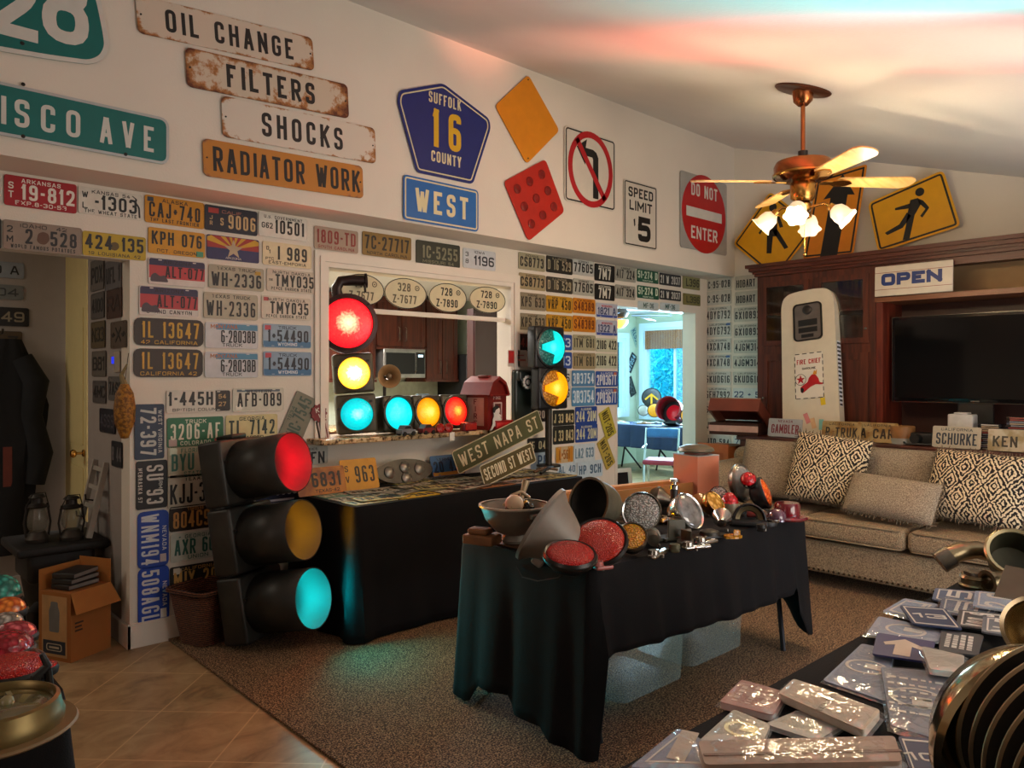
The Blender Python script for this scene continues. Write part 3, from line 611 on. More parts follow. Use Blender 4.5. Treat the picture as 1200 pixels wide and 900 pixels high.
def sky_extra(c): return [('p', 'sunset_band', -.49, .22, .49, .48, '#2c2347'), ('p', 'sunset_band', -.49, -.26, .49, .22, c), ('poly', 'cactus_silhouette', [(-.47, -.4), (-.45, -.15), (-.38, -.05), (-.30, -.2), (-.22, -.12), (-.15, -.4)], '#4a3a42', .0022)]
P = [
 ((-82, 190, 2.3, 240), '', '#d8d2c6', K, '', '', '', 'pale plate cut by the picture edge beside the red Arkansas plate'),
 ((4.7, 203.7, 89.7, 250.8), '', '#a3101c', Wt, '19-812', 'ARKANSAS', 'EXP.8-30-53', 'red Arkansas plate numbered 19-812 under the soffit', (('t', 'S', -.41, .17, .07, .22), ('t', 'T', -.41, -.12, .07, .22)), (.74, .44, .1, 0)),
 ((91.7, 217.5, 166.7, 259.2), '', '#d9d3c6', K, '-1303', 'KANSAS 54', 'THE WHEAT STATE', 'white Kansas plate numbered 1303 with letters W and L', (('t', 'W', -.4, .22, .09, .22), ('t', 'L', -.4, -.18, .08, .22), ('poly', 'corner_outline', map_ks, K)), (.66, .46, .08, 0)),
 ((169.6, 227.6, 239, 269), '', '#c98a16', K, 'CAJ*740', 'ALASKA', 'THE LAST FRONTIER', 'orange yellow Alaska plate numbered CAJ 740', (('p', 'sticker', -.46, .28, -.36, .44, '#333a4a'),)),
 ((-85, 246, 1.7, 292), '', '#26211d', '#aa9a80', '', '', '', 'dark plate cut by the picture edge beside the Idaho plate'),
 ((3.7, 256.7, 95.8, 300), '', '#8f7d6e', K, '2  528', 'IDAHO  42', 'World Famous POTATOES', 'brown grey Idaho potatoes plate with the number 2 528', (('t', '2', -.42, .2, .07, .22), ('t', 'M', -.42, -.14, .08, .22), ('poly', 'potato_mark', blob, '#5b3a26')), (.66, .44, .1, 0)),
 ((96.7, 270, 170.8, 306), '', '#b79a22', K, '424 135', '', '19 LOUISIANA 42', 'olive yellow Louisiana plate numbered 424 135', (('poly', 'pelican_mark', [(a * .9, c * .8) for a, c in blob], '#5d4715'),), (.92, .5, 0, .1)),
 ((173.6, 265.6, 240, 303), '', '#c98f1c', K, 'KPH 076', '', 'OCT. OREGON', 'orange yellow Oregon plate numbered KPH 076', (('p', 'sticker', .34, -.47, .47, -.25, '#3f8f72'),), (.88, .44, 0, .12)),
 ((239.6, 239, 301.4, 277), '', '#1c2130', '#c9a978', '9006', '', '', 'black plate numbered 9006 with a red sticker', (('p', 'sticker', -.43, .2, -.24, .4, '#a8302a'), ('t', 'J', -.38, .02, .05, .16), ('t', 'R', -.38, -.2, .05, .16), ('t', 'S', -.18, -.1, .06, .3), ('t', 'CALIF.', 0.02, .3, .4, .12, '#a86a58')), (.52, .48, .2, -.06)),
 ((303, 248, 360, 283.4), '', '#d9d4c9', K, '10501', 'U.S. GOVERNMENT', '', 'white U.S. Government plate numbered G62 10501', (('t', 'G62', -.33, -.02, .22, .24),), (.6, .5, .13, -.02)),
 ((307.6, 282, 365, 315.6), '', '#d9c9a4', K, 'I 989', '', 'EAST-EMPORIA', 'cream plate numbered I 989 beside the hatch casing', (('t', 'D', -.4, .22, .05, .16), ('t', '1', -.36, .08, .03, .16), ('t', 'PTC', -.36, -.22, .16, .12)), (.6, .5, .1, .06)),
 ((173.6, 301, 240.6, 337.6), '', '#cfc5bd', '#1c0a0e', 'ALT-077', 'ARIZONA', '', 'upper of two red sunset plates numbered ALT-077', sky_extra('#b8383c'), (.68, .36, .13, 0)),
 ((163, 334, 232.6, 372), '', '#cfc5bd', '#1c0a0e', 'ALT-077', 'ARIZONA', 'GRAND CANYON', 'lower of two red sunset plates numbered ALT-077', sky_extra('#b23539'), (.68, .36, .13, 0)),
 ((244.4, 309, 309, 342), '', '#a89f8a', K, 'WH-2336', 'TEXAS TRUCK', '', 'upper of two worn beige Texas truck plates numbered WH-2336', (('p', 'sticker', .33, .2, .44, .36, '#b8902c'),), (.9, .5, 0, -.1)),
 ((238.6, 341.6, 302, 375.6), '', '#b0a690', K, 'WH-2336', 'TEXAS TRUCK', '', 'lower of two worn beige Texas truck plates numbered WH-2336', (), (.9, .5, 0, -.1)),
 ((312.4, 314, 370, 345), '', '#c4b8a6', K, 'TMY035', 'NORTH DAKOTA', 'PEACE GARDEN STATE', 'upper of two North Dakota plates numbered TMY035', (('t', 'TRK', -.42, 0, .08, .1),), (.78, .46, .06, 0)),
 ((306.4, 346, 364, 376), '', '#cbbfae', K, 'TMY035', 'NORTH DAKOTA', 'PEACE GARDEN STATE', 'lower of two North Dakota plates numbered TMY035', (('p', 'sticker', -.46, .28, -.36, .44, '#b34a4a'),), (.78, .46, .06, 0)),
 ((157, 371.6, 238.4, 406.6), '', '#33241a', '#c99a24', '1L 13647', '', '42 CALIFORNIA', 'upper of two long brown plates numbered 1L 13647', (), (.82, .5, .02, .08), .035),
 ((156.4, 408, 237.6, 442), '', '#35271d', '#c4962a', '1L 13647', '', 'CALIFORNIA 42', 'lower of two long brown plates numbered 1L 13647', (), (.82, .5, .02, .08), .035),
 ((240.4, 377, 302.4, 409), '', '#c3c2c4', K, '6-28038B', '', 'TRUCK', 'upper of two pale Montana plates numbered 6-28038B', (('p', 'sky_band', -.3, .22, .49, .45, '#4f87a8'), ('t', 'MONTANA', -.15, .34, .5, .16, '#b5703c')), (.66, .42, .12, -.04)),
 ((240, 412, 302.4, 442.4), '', '#c0bfc2', K, '6-28038B', '', 'TRUCK', 'lower of two pale Montana plates numbered 6-28038B', (('p', 'sky_band', -.3, .22, .49, .45, '#4f87a8'), ('t', 'MONTANA', -.15, .34, .5, .16, '#b5703c')), (.66, .42, .12, -.04)),
 ((308, 379, 364.4, 408.4), '', '#8fa3b5', '#1f2530', '1*54490', 'TRUCK', '', 'upper of two blue fading Wyoming truck plates numbered 54490', (('p', 'ground_band', -.49, -.48, .49, -.22, '#3f6f97'), ('t', 'WYOMING', 0, -.35, .4, .14, '#d8dee4'), ('p', 'sticker', -.46, .24, -.34, .44, '#b8404c')), (.84, .44, .02, 0)),
 ((308.4, 411.6, 365, 440.4), '', '#869bb0', '#1f2530', '1*54490', 'TRUCK', '', 'lower of two blue fading Wyoming truck plates numbered 54490', (('p', 'ground_band', -.49, -.48, .49, -.22, '#3a6a93'), ('t', 'WYOMING', 0, -.35, .4, .14, '#d8dee4'), ('p', 'sticker', -.46, .24, -.34, .44, '#b8404c')), (.84, .44, .02, 0)),
 ((195, 457.5, 270.5, 482), '', '#cfc7ba', K, '1-445H', '', 'BRITISH COLUMBIA', 'white British Columbia plate numbered 1-445H with a dark end', (('p', 'dark_end', .25, -.48, .49, .48, '#2b2520'), ('t', '54', .36, .2, .12, .2, '#c4a06a'), ('t', '27', .36, -.15, .12, .2, '#c4a06a')), (.68, .52, -.13, .12)),
 ((272.6, 455, 332.4, 481), '', '#cdc8b8', K, 'AFB-089', 'WESTERN', '', 'pale plate numbered AFB-089 with a yellow centre stain', (('p', 'sky_band', -.42, .34, .42, .44, '#56626e'), ('p', 'sticker', -.44, -.42, -.32, -.24, '#efe9dc')), (.86, .5, .02, 0)),
 ((195.6, 490, 261.6, 521), '', '#2c6b4a', '#dcd9c4', '3206-AF', 'TRUCK', 'COLORADO', 'green Colorado truck plate numbered 3206-AF', (('p', 'sticker', -.47, -.46, -.33, -.22, '#b9a19a'), ('p', 'sticker', .34, -.46, .47, -.26, '#a8403c')), (.88, .46, 0, .02)),
 ((264.4, 487, 325, 516), '', '#cfc28e', '#26352c', 'TL 7142', 'GEORGIA', '', 'cream yellow Georgia plate numbered TL 7142', (('t', 'JASPER', .02, -.34, .4, .14),), (.88, .46, 0, .04)),
 ((196.7, 524, 255, 556.5), '', '#bdb89f', '#3f7566', 'BYU 45', 'FLORIDA', 'STATE', 'cream Florida plate numbered BYU 45 behind the big signal', (('p', 'sticker', -.46, .24, -.32, .46, '#cfe0d0'),)),
 ((196.7, 557, 258, 590), '', '#c3baa6', K, 'KJJ-361', 'TEXAS', '', 'beige Texas plate numbered KJJ-361', (), (.92, .5, .0, -.08)),
 ((198.5, 594.5, 258, 616), '', '#2a1d14', '#c08a4a', '804C92', '1958', '', 'dark brown plate numbered 804C92 in orange figures', (), (.86, .6, 0, -.06)),
 ((199.8, 626.5, 263, 650), '', '#c9ccc0', '#2c6458', 'AXR 666', '* GEORGIA *', 'UNION', 'pale Georgia plate numbered AXR 666 in green'),
 ((199, 665.5, 264, 684), '', '#231f1b', '#c79a52', 'MIY 201', 'CALIFORNIA', '', 'black and gold plate numbered MIY 201 above the wicker basket', (('p', 'sticker', -.44, .2, -.3, .44, '#cfc6b4'),)),
 ((157.6, 474, 192.4, 537), 'V', '#26344c', '#b9b9b4', '72-397', 'WEST VIRGINIA', '', 'dark blue plate 72-397 hung on end by the alcove', (), (.86, .46, 0, -.04)),
 ((159.3, 541, 196, 594), 'V', '#1f1d1e', '#cfc9bf', 'SU 93', '', 'NEBRASKA 57', 'black  plate SU 93 hung on end', (('t', 'FARM', -.06, .28, .3, .12),), (.8, .46, 0, .1)),
 ((161, 600.7, 197.6, 662), 'V', '#2348a6', '#d5d8dd', 'WNM194', 'NEVADA', '', 'upper of two blue Nevada plates hung on end, numbered WNM194', (('p', 'sticker', .28, .22, .42, .42, '#c9b9b9'),), (.88, .48, 0, -.1), .03),
 ((161.5, 667, 198, 727), 'V', '#1f49b4', '#d5d8dd', '508AGL', 'NEVADA', '', 'lower of two blue Nevada plates hung on end, numbered 508AGL', (('p', 'sticker', .26, .22, .42, .42, '#e3e0da'),), (.88, .48, 0, -.1), .03),
 ((326, 526, 384, 543), '', '#b7b7ae', '#25282a', '6A-DFN', 'TENNESSEE', '', 'pale plate ending in DFN under the granite ledge', (), (.86, .56, 0, -.12)),
 ((300, 566, 350, 590), '', '#1c2746', '#c9cad6', '6030', '', '', 'navy plate with white bars behind the big signal', (('p', 'bar', -.48, -.3, .48, -.22, '#c9cad6'), ('p', 'bar', -.48, -.44, .48, -.36, '#c9cad6')), (.5, .4, .2, .16)),
 ((368, 264, 419.5, 297.5), '', '#a8917f', '#8c2f28', '1809-TD', '', 'SOUTH CAROLINA', 'faded red on beige South Carolina plate 1809-TD', (), (.88, .5, 0, .08)),
 ((424.5, 270.5, 481.8, 305.5), '', '#8a6a30', '#231a10', '7C-27717', '', 'NORTH CAROLINA', 'tarnished gold plate numbered 7C-27717 above the hatch', (), (.9, .5, 0, .08)),
 ((487.5, 280.5, 538.8, 314.5), '', '#2d3026', '#7d7b62', '1C-5255', '', 'MISSOURI 54', 'dark green black plate numbered 1C-5255 above the hatch', (), (.8, .46, .04, .04)),
 ((542.5, 290, 580.5, 318), '', '#ccd0d6', '#222631', '1196', 'IOWA', '', 'white Iowa plate numbered 1196 above the hatch', (('t', '3', -.38, .2, .09, .22), ('t', '8', -.38, -.15, .09, .22)), (.62, .42, .14, -.06)),
]
A_, Bn = 'upper of two', 'lower of two'
def pair(boxes, bg, fg, num, top, bot, desc, extra=(), nb=(.88, .5, 0, -.02), wall='N', bg2=None):
    for i, bx_ in enumerate(boxes): P.append((bx_, wall, bg if i == 0 or not bg2 else bg2, fg, num if isinstance(num, str) else num[i], top, bot, (A_, Bn)[i] + ' ' + desc, extra, nb))
pair([(607.5, 295, 638.5, 319), (608, 319, 639, 341.5)], '#a49c80', K, 'CS8773', 'INDIANA', '', 'weathered olive beige plates numbered CS8773', bg2='#a3936f')
pair([(609, 342, 639.5, 365), (609, 366.5, 639.5, 388)], '#8f836b', '#2a241c', 'KPS 633', 'MAINE', '', 'brownish grey plates numbered KPS 633')
P.append(((608, 391, 639, 412), '', '#2f1a17', '#8a3a30', '4A 110', '', '', 'dark red plate half hidden behind the black signal'))
pair([(640, 299, 670.6, 322.6), (640, 323.4, 670.6, 345)], '#262420', '#a3987c', 'D 16 529', 'ILLINOIS', '', 'blackened plates numbered D 16 529', bg2='#38342c')
pair([(640, 345.8, 670.4, 367.4), (640, 368, 670.4, 389)], '#c28f1e', '#33270f', 'VRP 450', 'NEW YORK', '', 'golden yellow plates numbered VRP 450')
pair([(640, 391, 670, 410.6), (640, 412, 670, 432)], '#234a9a', '#c9d6e6', '21 13', '', '', 'deep blue plates ending 13 beside the black signal')
pair([(640, 434, 669, 450.6), (640, 452, 669, 469)], '#c9ccc6', '#2a2c30', '40 6', '', '', 'white plates ending 6 beside the amber arrow lens')
pair([(671, 302.6, 696, 324.6), (671.4, 325.8, 696, 347.6)], '#bcbfba', K, '77605', 'VERMONT', '', 'pale grey plates numbered 77605', bg2='#aeaea2')
pair([(671.2, 348.6, 697.4, 368.6), (671.2, 369.4, 697.6, 389.8)], '#cd8218', '#6b2d10', 'S48389', 'NEW MEXICO', '', 'bright orange plates numbered S48389')
pair([(671.2, 391.8, 697.6, 411.2), (671.2, 413, 697.4, 432.6)], '#aaa586', '#3d3b2c', 'ITM 681', 'MINNESOTA', '', 'dull green beige plates numbered ITM 681', bg2='#a09270')
pair([(670, 434, 696.8, 452.6), (669.8, 454, 696.8, 475.2)], '#4f84b0', '#d3e2ea', '3B3754', '', '', 'light blue plates numbered 3B3754', (), (.9, .6, 0, 0), bg2='#5590bb')
pair([(696.6, 308.4, 720, 331.4), (696.8, 332, 720, 353)], '#151515', '#d6d2c4', '7M7', 'WISCONSIN', '', 'jet black plates numbered 7M7', (), (.62, .56, 0, -.06))
pair([(698.6, 354.4, 723.4, 373.4), (698.8, 374.4, 723.4, 394)], '#b6bccb', '#33406e', ('1821 A', '1322 A'), '', '', 'pale plates with a blue foot band', (('p', 'foot_band', -.49, -.48, .49, -.32, '#2f4a9c'), ('t', 'NEBRASKA', 0, .3, .5, .14, '#b83a3a')), (.84, .42, 0, -.04))
pair([(698.4, 396, 723, 412.8), (698.2, 414, 723, 432)], '#c6cab0', '#1f2420', '2106 422', '', '', 'pale greenish plates numbered 2106 422', (), (.94, .6, 0, .02))
pair([(698, 435, 723.4, 453), (698, 455, 723.2, 474)], '#2b55a4', '#d9dde0', '2P0367T', 'ILLINOIS', '', 'strong blue plates numbered 2P0367T', (('p', 'sticker', .32, .22, .46, .44, '#c06a4a'),), (.9, .56, 0, -.06))
pair([(720.8, 310.6, 744.8, 331.6), (720.8, 333, 744.4, 352)], '#a3a296', K, ('417 224', '417 324'), 'KANSAS', '', 'mottled white plates beginning 417')
pair([(746.2, 315, 771.4, 333), (746.6, 334, 771.8, 351.6)], '#1f5a45', '#d2dcc8', '51-274 D', '', 'MONTANA', 'dark green plates numbered 51-274 D', (), (.9, .5, 0, .1))
pair([(772.6, 319.4, 797.8, 336.8), (772.8, 338.2, 797.8, 353.4)], '#33363a', '#c9c9c2', '21 W 2037', '', '', 'charcoal plates numbered 21 W 2037', (), (.9, .56, 0, 0))
pair([(799.8, 322, 820, 340.6), (800.2, 343.2, 820.6, 359)], '#8d8a60', '#3b3a26', 'L396', '', '', 'olive plates ending 396 above the doorway corner', (), (.76, .5, .08, 0), bg2='#7d7848')
P.append(((747.2, 352.4, 771.4, 364.8), '', '#c6d5d8', '#23504e', 'MF-36', '', '', 'pale plate MF-36 under the green pair over the doorway', (), (.5, .5, .02, .05)))
P.append(((773.4, 354.2, 796, 366), '', '#c6d5da', '#23504e', 'MF-36', '', '', 'pale plate MF-36 under the charcoal pair over the doorway', (), (.5, .5, .02, .05)))
pair([(647.8, 481, 672.8, 497.6), (648, 499.6, 672.8, 519)], '#23251f', '#c8b88a', 'J 33 843', '', '', 'black plates with gold figures under the amber arrow lens', (), (.9, .5, 0, -.04))
pair([(674, 477, 699.4, 496.6), (674.2, 498, 700, 516.6)], '#24489a', '#d0cfa8', '244 20M', 'ALABAMA', '', 'royal blue plates numbered 244 20M', (), (.9, .5, 0, -.04))
P.append(((651, 524, 671.6, 541), '', '#c9b48c', '#9c5f1c', 'L*561', '', '', 'cream plate with orange figures low on the wall', (('p', 'orange_panel', -.48, -.48, -.2, .48, '#c98a2a'), ('p', 'orange_panel', .2, -.48, .48, .48, '#c48326')), (.6, .5, 0, 0)))
P.append(((672.4, 521, 697, 540), '', '#cfdde4', '#5c8098', 'LA2 633', '', '', 'bluish white plate beside the orange figured one'))
P.append(((653, 543.6, 675.4, 556), '', '#c9dbe4', '#587a94', 'AL 40', '', '', 'bluish white plate at the table top, below the orange figured one'))
P.append(((676.4, 541.6, 706, 557.5), '', '#cadce6', '#42627e', 'HP 9CH', '', '', 'bluish white plate at the table top, below the yellow slanted pair'))
P.append(((612, 478, 640, 494), '', '#2a1715', '#c9b7a0', '76 520', '', '', 'dark plate low behind the rotary telephone'))
P.append(((618, 514, 646, 529), '', '#1d2224', '#b9b08e', '15 044', '', '', 'black plate just over the olive street signs'))
P.append(((622, 531, 645, 548), '', '#9fb4c4', '#2c4b70', 'P8', '', '', 'light blue plate P8 between the olive signs and pole', (), (.5, .6, .1, 0)))
rows = [((828.4, 326, 857, 338.6), 'C-95-028', 0), ((828, 342, 857, 356), 'C-95-028', 1), ((827, 360.4, 857, 376), '4DYG792', 0), ((826.5, 379, 857, 394.4), '4DYG792', 1), ((826.5, 397.6, 857, 413), '4XCA748', 0), ((826.4, 416, 856.6, 432), '4XCA748', 1),
        ((826, 435.6, 856.6, 451.5), '6KUD616', 2), ((826, 453.6, 856.6, 470), '6EHZ992', 0), ((826, 471.6, 856, 487.4), '6EHZ992', 1), ((827, 490, 856, 506.4), 'JTD 584', 0), ((827, 509, 856, 525), 'JTD 584', 1)]
for bx_, n_, i in rows:
    lab = (('upper of two grey white plates numbered ' + n_ + ' near the corner'), ('lower of two grey white plates numbered ' + n_ + ' near the corner'), 'grey white plate numbered ' + n_ + ' alone in the corner column')[i]
    P.append((bx_, 'E', '#c9cac2', '#26282c', n_, 'California' if n_[0] in '46' else '', '', lab, (('p', 'sticker', .3, .28, .46, .44, ('#8a3b34', '#3d5f9a')[i % 2]),) if i == 1 and n_[0] in '46' else (), (.9, .46, 0, -.06)))
rows = [((861.5, 324, 893, 337.6), 'HOBART 7', 0), ((861.5, 342.5, 893, 356), 'HOBART 7', 1), ((860, 361, 892, 375.6), '6X10892', 0), ((860, 380.6, 892, 395), '6X10892', 1), ((860, 398.4, 892, 413.4), '4JGM314', 0), ((859, 417, 892, 431.6), '4JGM314', 1), ((859, 435.6, 892, 451.4), '6KUD616', 2),
        ((859, 454.6, 892, 468.6), '22 * 5', 0), ((859.6, 472, 892, 486.6), '22 * 5', 1), ((859.6, 491, 892, 506), '738 H', 0), ((859.6, 510.6, 892, 524.6), '738 H', 1)]
for bx_, n_, i in rows:
    lab = (('upper of two plates numbered ' + n_ + ' tucked behind the cabinet edge'), ('lower of two plates numbered ' + n_ + ' tucked behind the cabinet edge'), 'plate numbered ' + n_ + ' tucked behind the cabinet edge')[i]
    c_ = '#d0d4d0' if n_[0] in '27' else '#c6c3b6'; P.append((bx_, 'E', c_, '#2c3f66' if n_[0] in '27' else '#26282c', n_, 'California' if n_[0] in '46' else '', '', lab, (), (.9, .46, 0, -.06)))
for e in P:
    kind = e[1] if e[1] == 'V' else ''
    plate(e[0], kind, e[2], e[3], e[4], e[5], e[6], e[7], wall='E' if e[1] == 'E' else 'N', extra=e[8] if len(e) > 8 else (), nb=e[9] if len(e) > 9 else (.86, .46, 0, 0), corner=e[10] if len(e) > 10 else .012)
# the flag plate
a = onY(242, 274, YW - .006); c = onY(303.6, 309, YW - .006); wd, ht = c.x - a.x, a.z - c.z
o = solo('licence_plate', 'flag plate with red and yellow rays, blue foot and a star', 'licence plate', MB().prism(rrect(wd, ht, .012), -.001, .001), mat('#26285c', .5), frame((a + c) / 2, (1, 0, 0), (0, 0, 1)), 'licence plates on the wall')
b1 = MB(); b2 = MB()
for k in range(13):
    t0, t1 = PI * k / 13, PI * (k + 1) / 13
    def edge(t):
        dx, dy = math.cos(t), math.sin(t); s = min(wd * .49 / max(abs(dx), 1e-6), ht * .49 / max(dy, 1e-6)); return (dx * s, dy * s - .002)
    (b1 if k % 2 == 0 else b2).prism([(0, -.002), edge(t0), edge((t0 + t1) / 2), edge(t1)], .001, .002)
part(o, 'ray', b1, mat('#a3251c', .5), None, None, False); part(o, 'ray', b2, mat('#d0a01e', .5), None, None, False)
st = [((.06 if k % 2 == 0 else .024) * math.cos(PI / 2 + k * PI / 5), (.06 if k % 2 == 0 else .024) * math.sin(PI / 2 + k * PI / 5) - .004) for k in range(10)]
part(o, 'star', MB().prism(st, .002, .003), mat('#c0a98a', .5), None, None, False); part(o, 'state_name', text(MB(), 'ARIZONA', 0, -ht * .4, wd * .3, .012, False, z=.001), mat('#d8d0c4'))
# plates hung at a slant
def slant(pts, bg, fg, num, label, y=YW - .009, top='', bot='', bgm=None, wd=.305, ht=.152):
    a, b_, c, d = [onY(px, py, y) for px, py in pts]      # corner order: start of text baseline edge bottom-left, bottom-right, top-right, top-left
    x = (b_ - a) + (c - d); up = (d - a) + (c - b_); M = frame((a + b_ + c + d) / 4, x, up)
    return plate_at(M, x.length / 2, up.length / 2, '', bg, fg, num, top, bot, label, 'licence plates on the wall')
slant([(352, 519), (373, 469.6), (348, 457), (327, 508)], '#7d7a68', '#3f5348', 'HC-7545', 'grey green plate HC-7545 hung on a steep slant over the red visor', top='1934')
slant([(701, 485), (711, 516), (722, 507), (714, 476)], '#c3b544', '#3a3714', 'NOT-205', 'upper yellow NOT-205 plate slanting beside the doorway')
slant([(698, 519), (712, 551), (720, 542), (711, 511)], '#c0aa50', '#3a3714', 'NOT-205', 'lower yellow NOT-205 plate slanting beside the doorway')
# plates on the hall walls
HX = 1.294
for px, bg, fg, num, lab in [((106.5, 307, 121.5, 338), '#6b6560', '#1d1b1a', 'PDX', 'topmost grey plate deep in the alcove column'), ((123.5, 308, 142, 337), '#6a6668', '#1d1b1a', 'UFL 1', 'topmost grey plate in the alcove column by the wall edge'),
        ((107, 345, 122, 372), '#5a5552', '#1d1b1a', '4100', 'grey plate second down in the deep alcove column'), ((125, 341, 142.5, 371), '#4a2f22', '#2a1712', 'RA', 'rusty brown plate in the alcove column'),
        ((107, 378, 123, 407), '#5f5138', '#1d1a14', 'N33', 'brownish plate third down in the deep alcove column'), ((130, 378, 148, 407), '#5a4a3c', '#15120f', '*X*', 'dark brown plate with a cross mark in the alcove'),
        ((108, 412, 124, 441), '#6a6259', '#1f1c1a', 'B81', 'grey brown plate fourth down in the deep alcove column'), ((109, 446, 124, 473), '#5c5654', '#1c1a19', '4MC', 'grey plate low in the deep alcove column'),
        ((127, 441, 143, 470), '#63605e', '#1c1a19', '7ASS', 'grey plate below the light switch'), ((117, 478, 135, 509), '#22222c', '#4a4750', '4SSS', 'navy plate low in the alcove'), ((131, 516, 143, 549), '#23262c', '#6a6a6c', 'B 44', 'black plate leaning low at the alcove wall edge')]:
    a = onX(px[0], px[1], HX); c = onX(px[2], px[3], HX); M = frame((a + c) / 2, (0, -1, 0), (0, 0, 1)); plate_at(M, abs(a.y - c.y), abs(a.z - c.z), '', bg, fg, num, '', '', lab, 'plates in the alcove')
for px, bg, fg, num, lab in [((-60, 301, 28, 327), '#8f959c', '#1b1c1f', '24 YO A', 'pale blue grey plate ending YO A on the hall wall'), ((-60, 329, 27.5, 352), '#747775', '#3b3d3c', '16 304', 'grey plate ending 304 on the hall wall'), ((-50, 357, 34, 383), '#15120f', '#8a7d66', '24749', 'black plate ending 749 on the hall wall'), ((-50, 386, 26, 412), '#4b3a1c', '#1f1810', '7 C 7', 'brown gold plate behind the hanging coat')]:
    a = onY(px[0], px[1], 6.094); c = onY(px[2], px[3], 6.094); plate_at(frame((a + c) / 2, (1, 0, 0), (0, 0, 1)), c.x - a.x, a.z - c.z, '', bg, fg, num, '', '', lab, 'plates on the hall wall')
# plates in the sun room corner
for px, py, rot, bg, fg, num, lab in [(745, 395, -62, '#a8c4bc', '#3d6a80', 'KL539', 'pale slanting plate at the top of the sun room chain'), (740, 425, 58, '#1f2a34', '#9cc0d0', '87054', 'black slanting plate in the sun room chain'), (739.5, 453, -64, '#33383a', '#5d6668', '8X7', 'dark grey slanting plate lowest in the sun room chain')]:
    plate_at(frame(onY(px, py, 8.24), (1, 0, 0), (0, 0, 1)) @ R(rot), .34, .17, '', bg, fg, num, '', '', lab, 'plates in the sun room')
# light switch in the alcove, KW ribbon
t = thing('light_switch', 'small light switch panel lit blue in the alcove', 'light switch', EASTF(onX(137, 424, 1.298))); part(t, 'cover_plate', MB().rbox((.02, 0, .004), (.10, .12, .008), .003), mat('#b0a594', .5)); part(t, 'blue_indicator', MB().box(-.085, -.01, .0, -.035, .03, .006), mat('#2438d8', em='#2438ff', es=.6, var=0), None, None, False)
t = thing('ribbon_badge', 'dark red KW ribbon badge beside the hatch ledge', 'badge', frame(onY(373, 484, YW - .012), (1, 0, .22), (-.22, 0, 1)))
n = 24; pts = [((.055 + (.006 if k % 2 else -.004)) * math.cos(2 * PI * k / n), (.055 + (.006 if k % 2 else -.004)) * math.sin(2 * PI * k / n)) for k in range(n)]
part(t, 'rosette', MB().prism(pts, 0, .01), mat('#7a1a20', .5)); part(t, 'letters', text(text(MB(), 'K', -.008, .02, .024, .03, z=.01), 'W', .008, -.02, .03, .03, z=.01), WHITE)
part(t, 'tail', MB().box(-.035, -.20, 0, .045, -.05, .006), mat('#7a1a20', .5), None, None, False)
b = MB()
for k in range(4): b.box(-.024 + k * .019, -.2, .006, -.014 + k * .019, -.06, .008)
part(t, 'stripe', b, mat('#d9c4bd'), None, None, False)
# ------------------------------------------------------------------ big signs on the upper wall
YS = YU - .012
def rect_on(px, y=YS):
    a = onY(px[0], px[1], y); c = onY(px[2], px[3], y); return frame((a + c) / 2, (1, 0, 0), (0, 0, 1)), c.x - a.x, a.z - c.z
def board(name, label, M, poly, m, border=None, bm=None, inset=0.0, bw=.01, group='signs on the upper wall', cat='sign', t=.004, uv=False):
    b = MB().prism(poly, -t / 2, t / 2); b.uv = uv; o = solo(name, label, cat, b, m, M, group)
    if border:
        cx = sum(p[0] for p in poly) / len(poly); cy = sum(p[1] for p in poly) / len(poly)
        def shrink(d):
            P2 = []; n = len(poly)
            for i in range(n):
                p = Vector(poly[i]); a = p - Vector(poly[i - 1]); c = Vector(poly[(i + 1) % n]) - p
                n1 = Vector((-a.y, a.x)).normalized() if a.length > 1e-7 else Vector((0, 0)); n2 = Vector((-c.y, c.x)).normalized() if c.length > 1e-7 else Vector((0, 0))
                s = 1 if sum(u[0] * v[1] - v[0] * u[1] for u, v in zip(poly, poly[1:] + poly[:1])) > 0 else -1
                k = (n1 + n2); k = k / max(k.length_squared / 2, .5); P2.append((p.x + s * k.x * d, p.y + s * k.y * d))
            return P2
        part(o, 'border', MB().ring(shrink(inset), shrink(inset + bw), t / 2, t / 2 + .001), bm)
    return o
def bolts(o, pts, r=.009):
    b = MB()
    for x, y in pts: b.lathe([(r, .002), (r, .005), (0, .007)], 10, T(x, y, 0))
    part(o, 'bolts', b, GUNMETAL)
GREEN = mat('#006a66', .45, var=.05); SIGNWHITE = mat('#cfcfc8', .5, var=.04); SILVER = mat('#b9bdbd', .45, .3, var=.05)
# route shield
pt = lambda px, py: (onY(px, py, YS).x, onY(px, py, YS).z)
ol = [pt(*q) for q in ((-70, -60), (40, -55), (96, -40), (112, -20), (119, 5), (126, 40), (128, 56), (121, 70), (106, 76), (60, 70), (0, 60), (-60, 49), (-120, 38), (-155, 20), (-150, -10), (-120, -45))]
cx, cz_ = sum(p[0] for p in ol) / len(ol), sum(p[1] for p in ol) / len(ol); poly = roundpoly([(p[0] - cx, p[1] - cz_) for p in ol], .06)
o = board('route_shield_sign', 'green spade shaped route shield with white 28', frame((cx, YS, cz_), (1, 0, 0), (0, 0, 1)), poly, GREEN, True, SIGNWHITE, 0, .022)
e8 = pt(77, 8); e2 = pt(14, -2); part(o, 'route_number', text(text(MB(), '8', e8[0] - cx, e8[1] - cz_, .20, .36, z=.002), '2', e2[0] - cx, e2[1] - cz_, .21, .36, z=.002), SIGNWHITE); bolts(o, [(pt(26, 51)[0] - cx, pt(26, 51)[1] - cz_)])
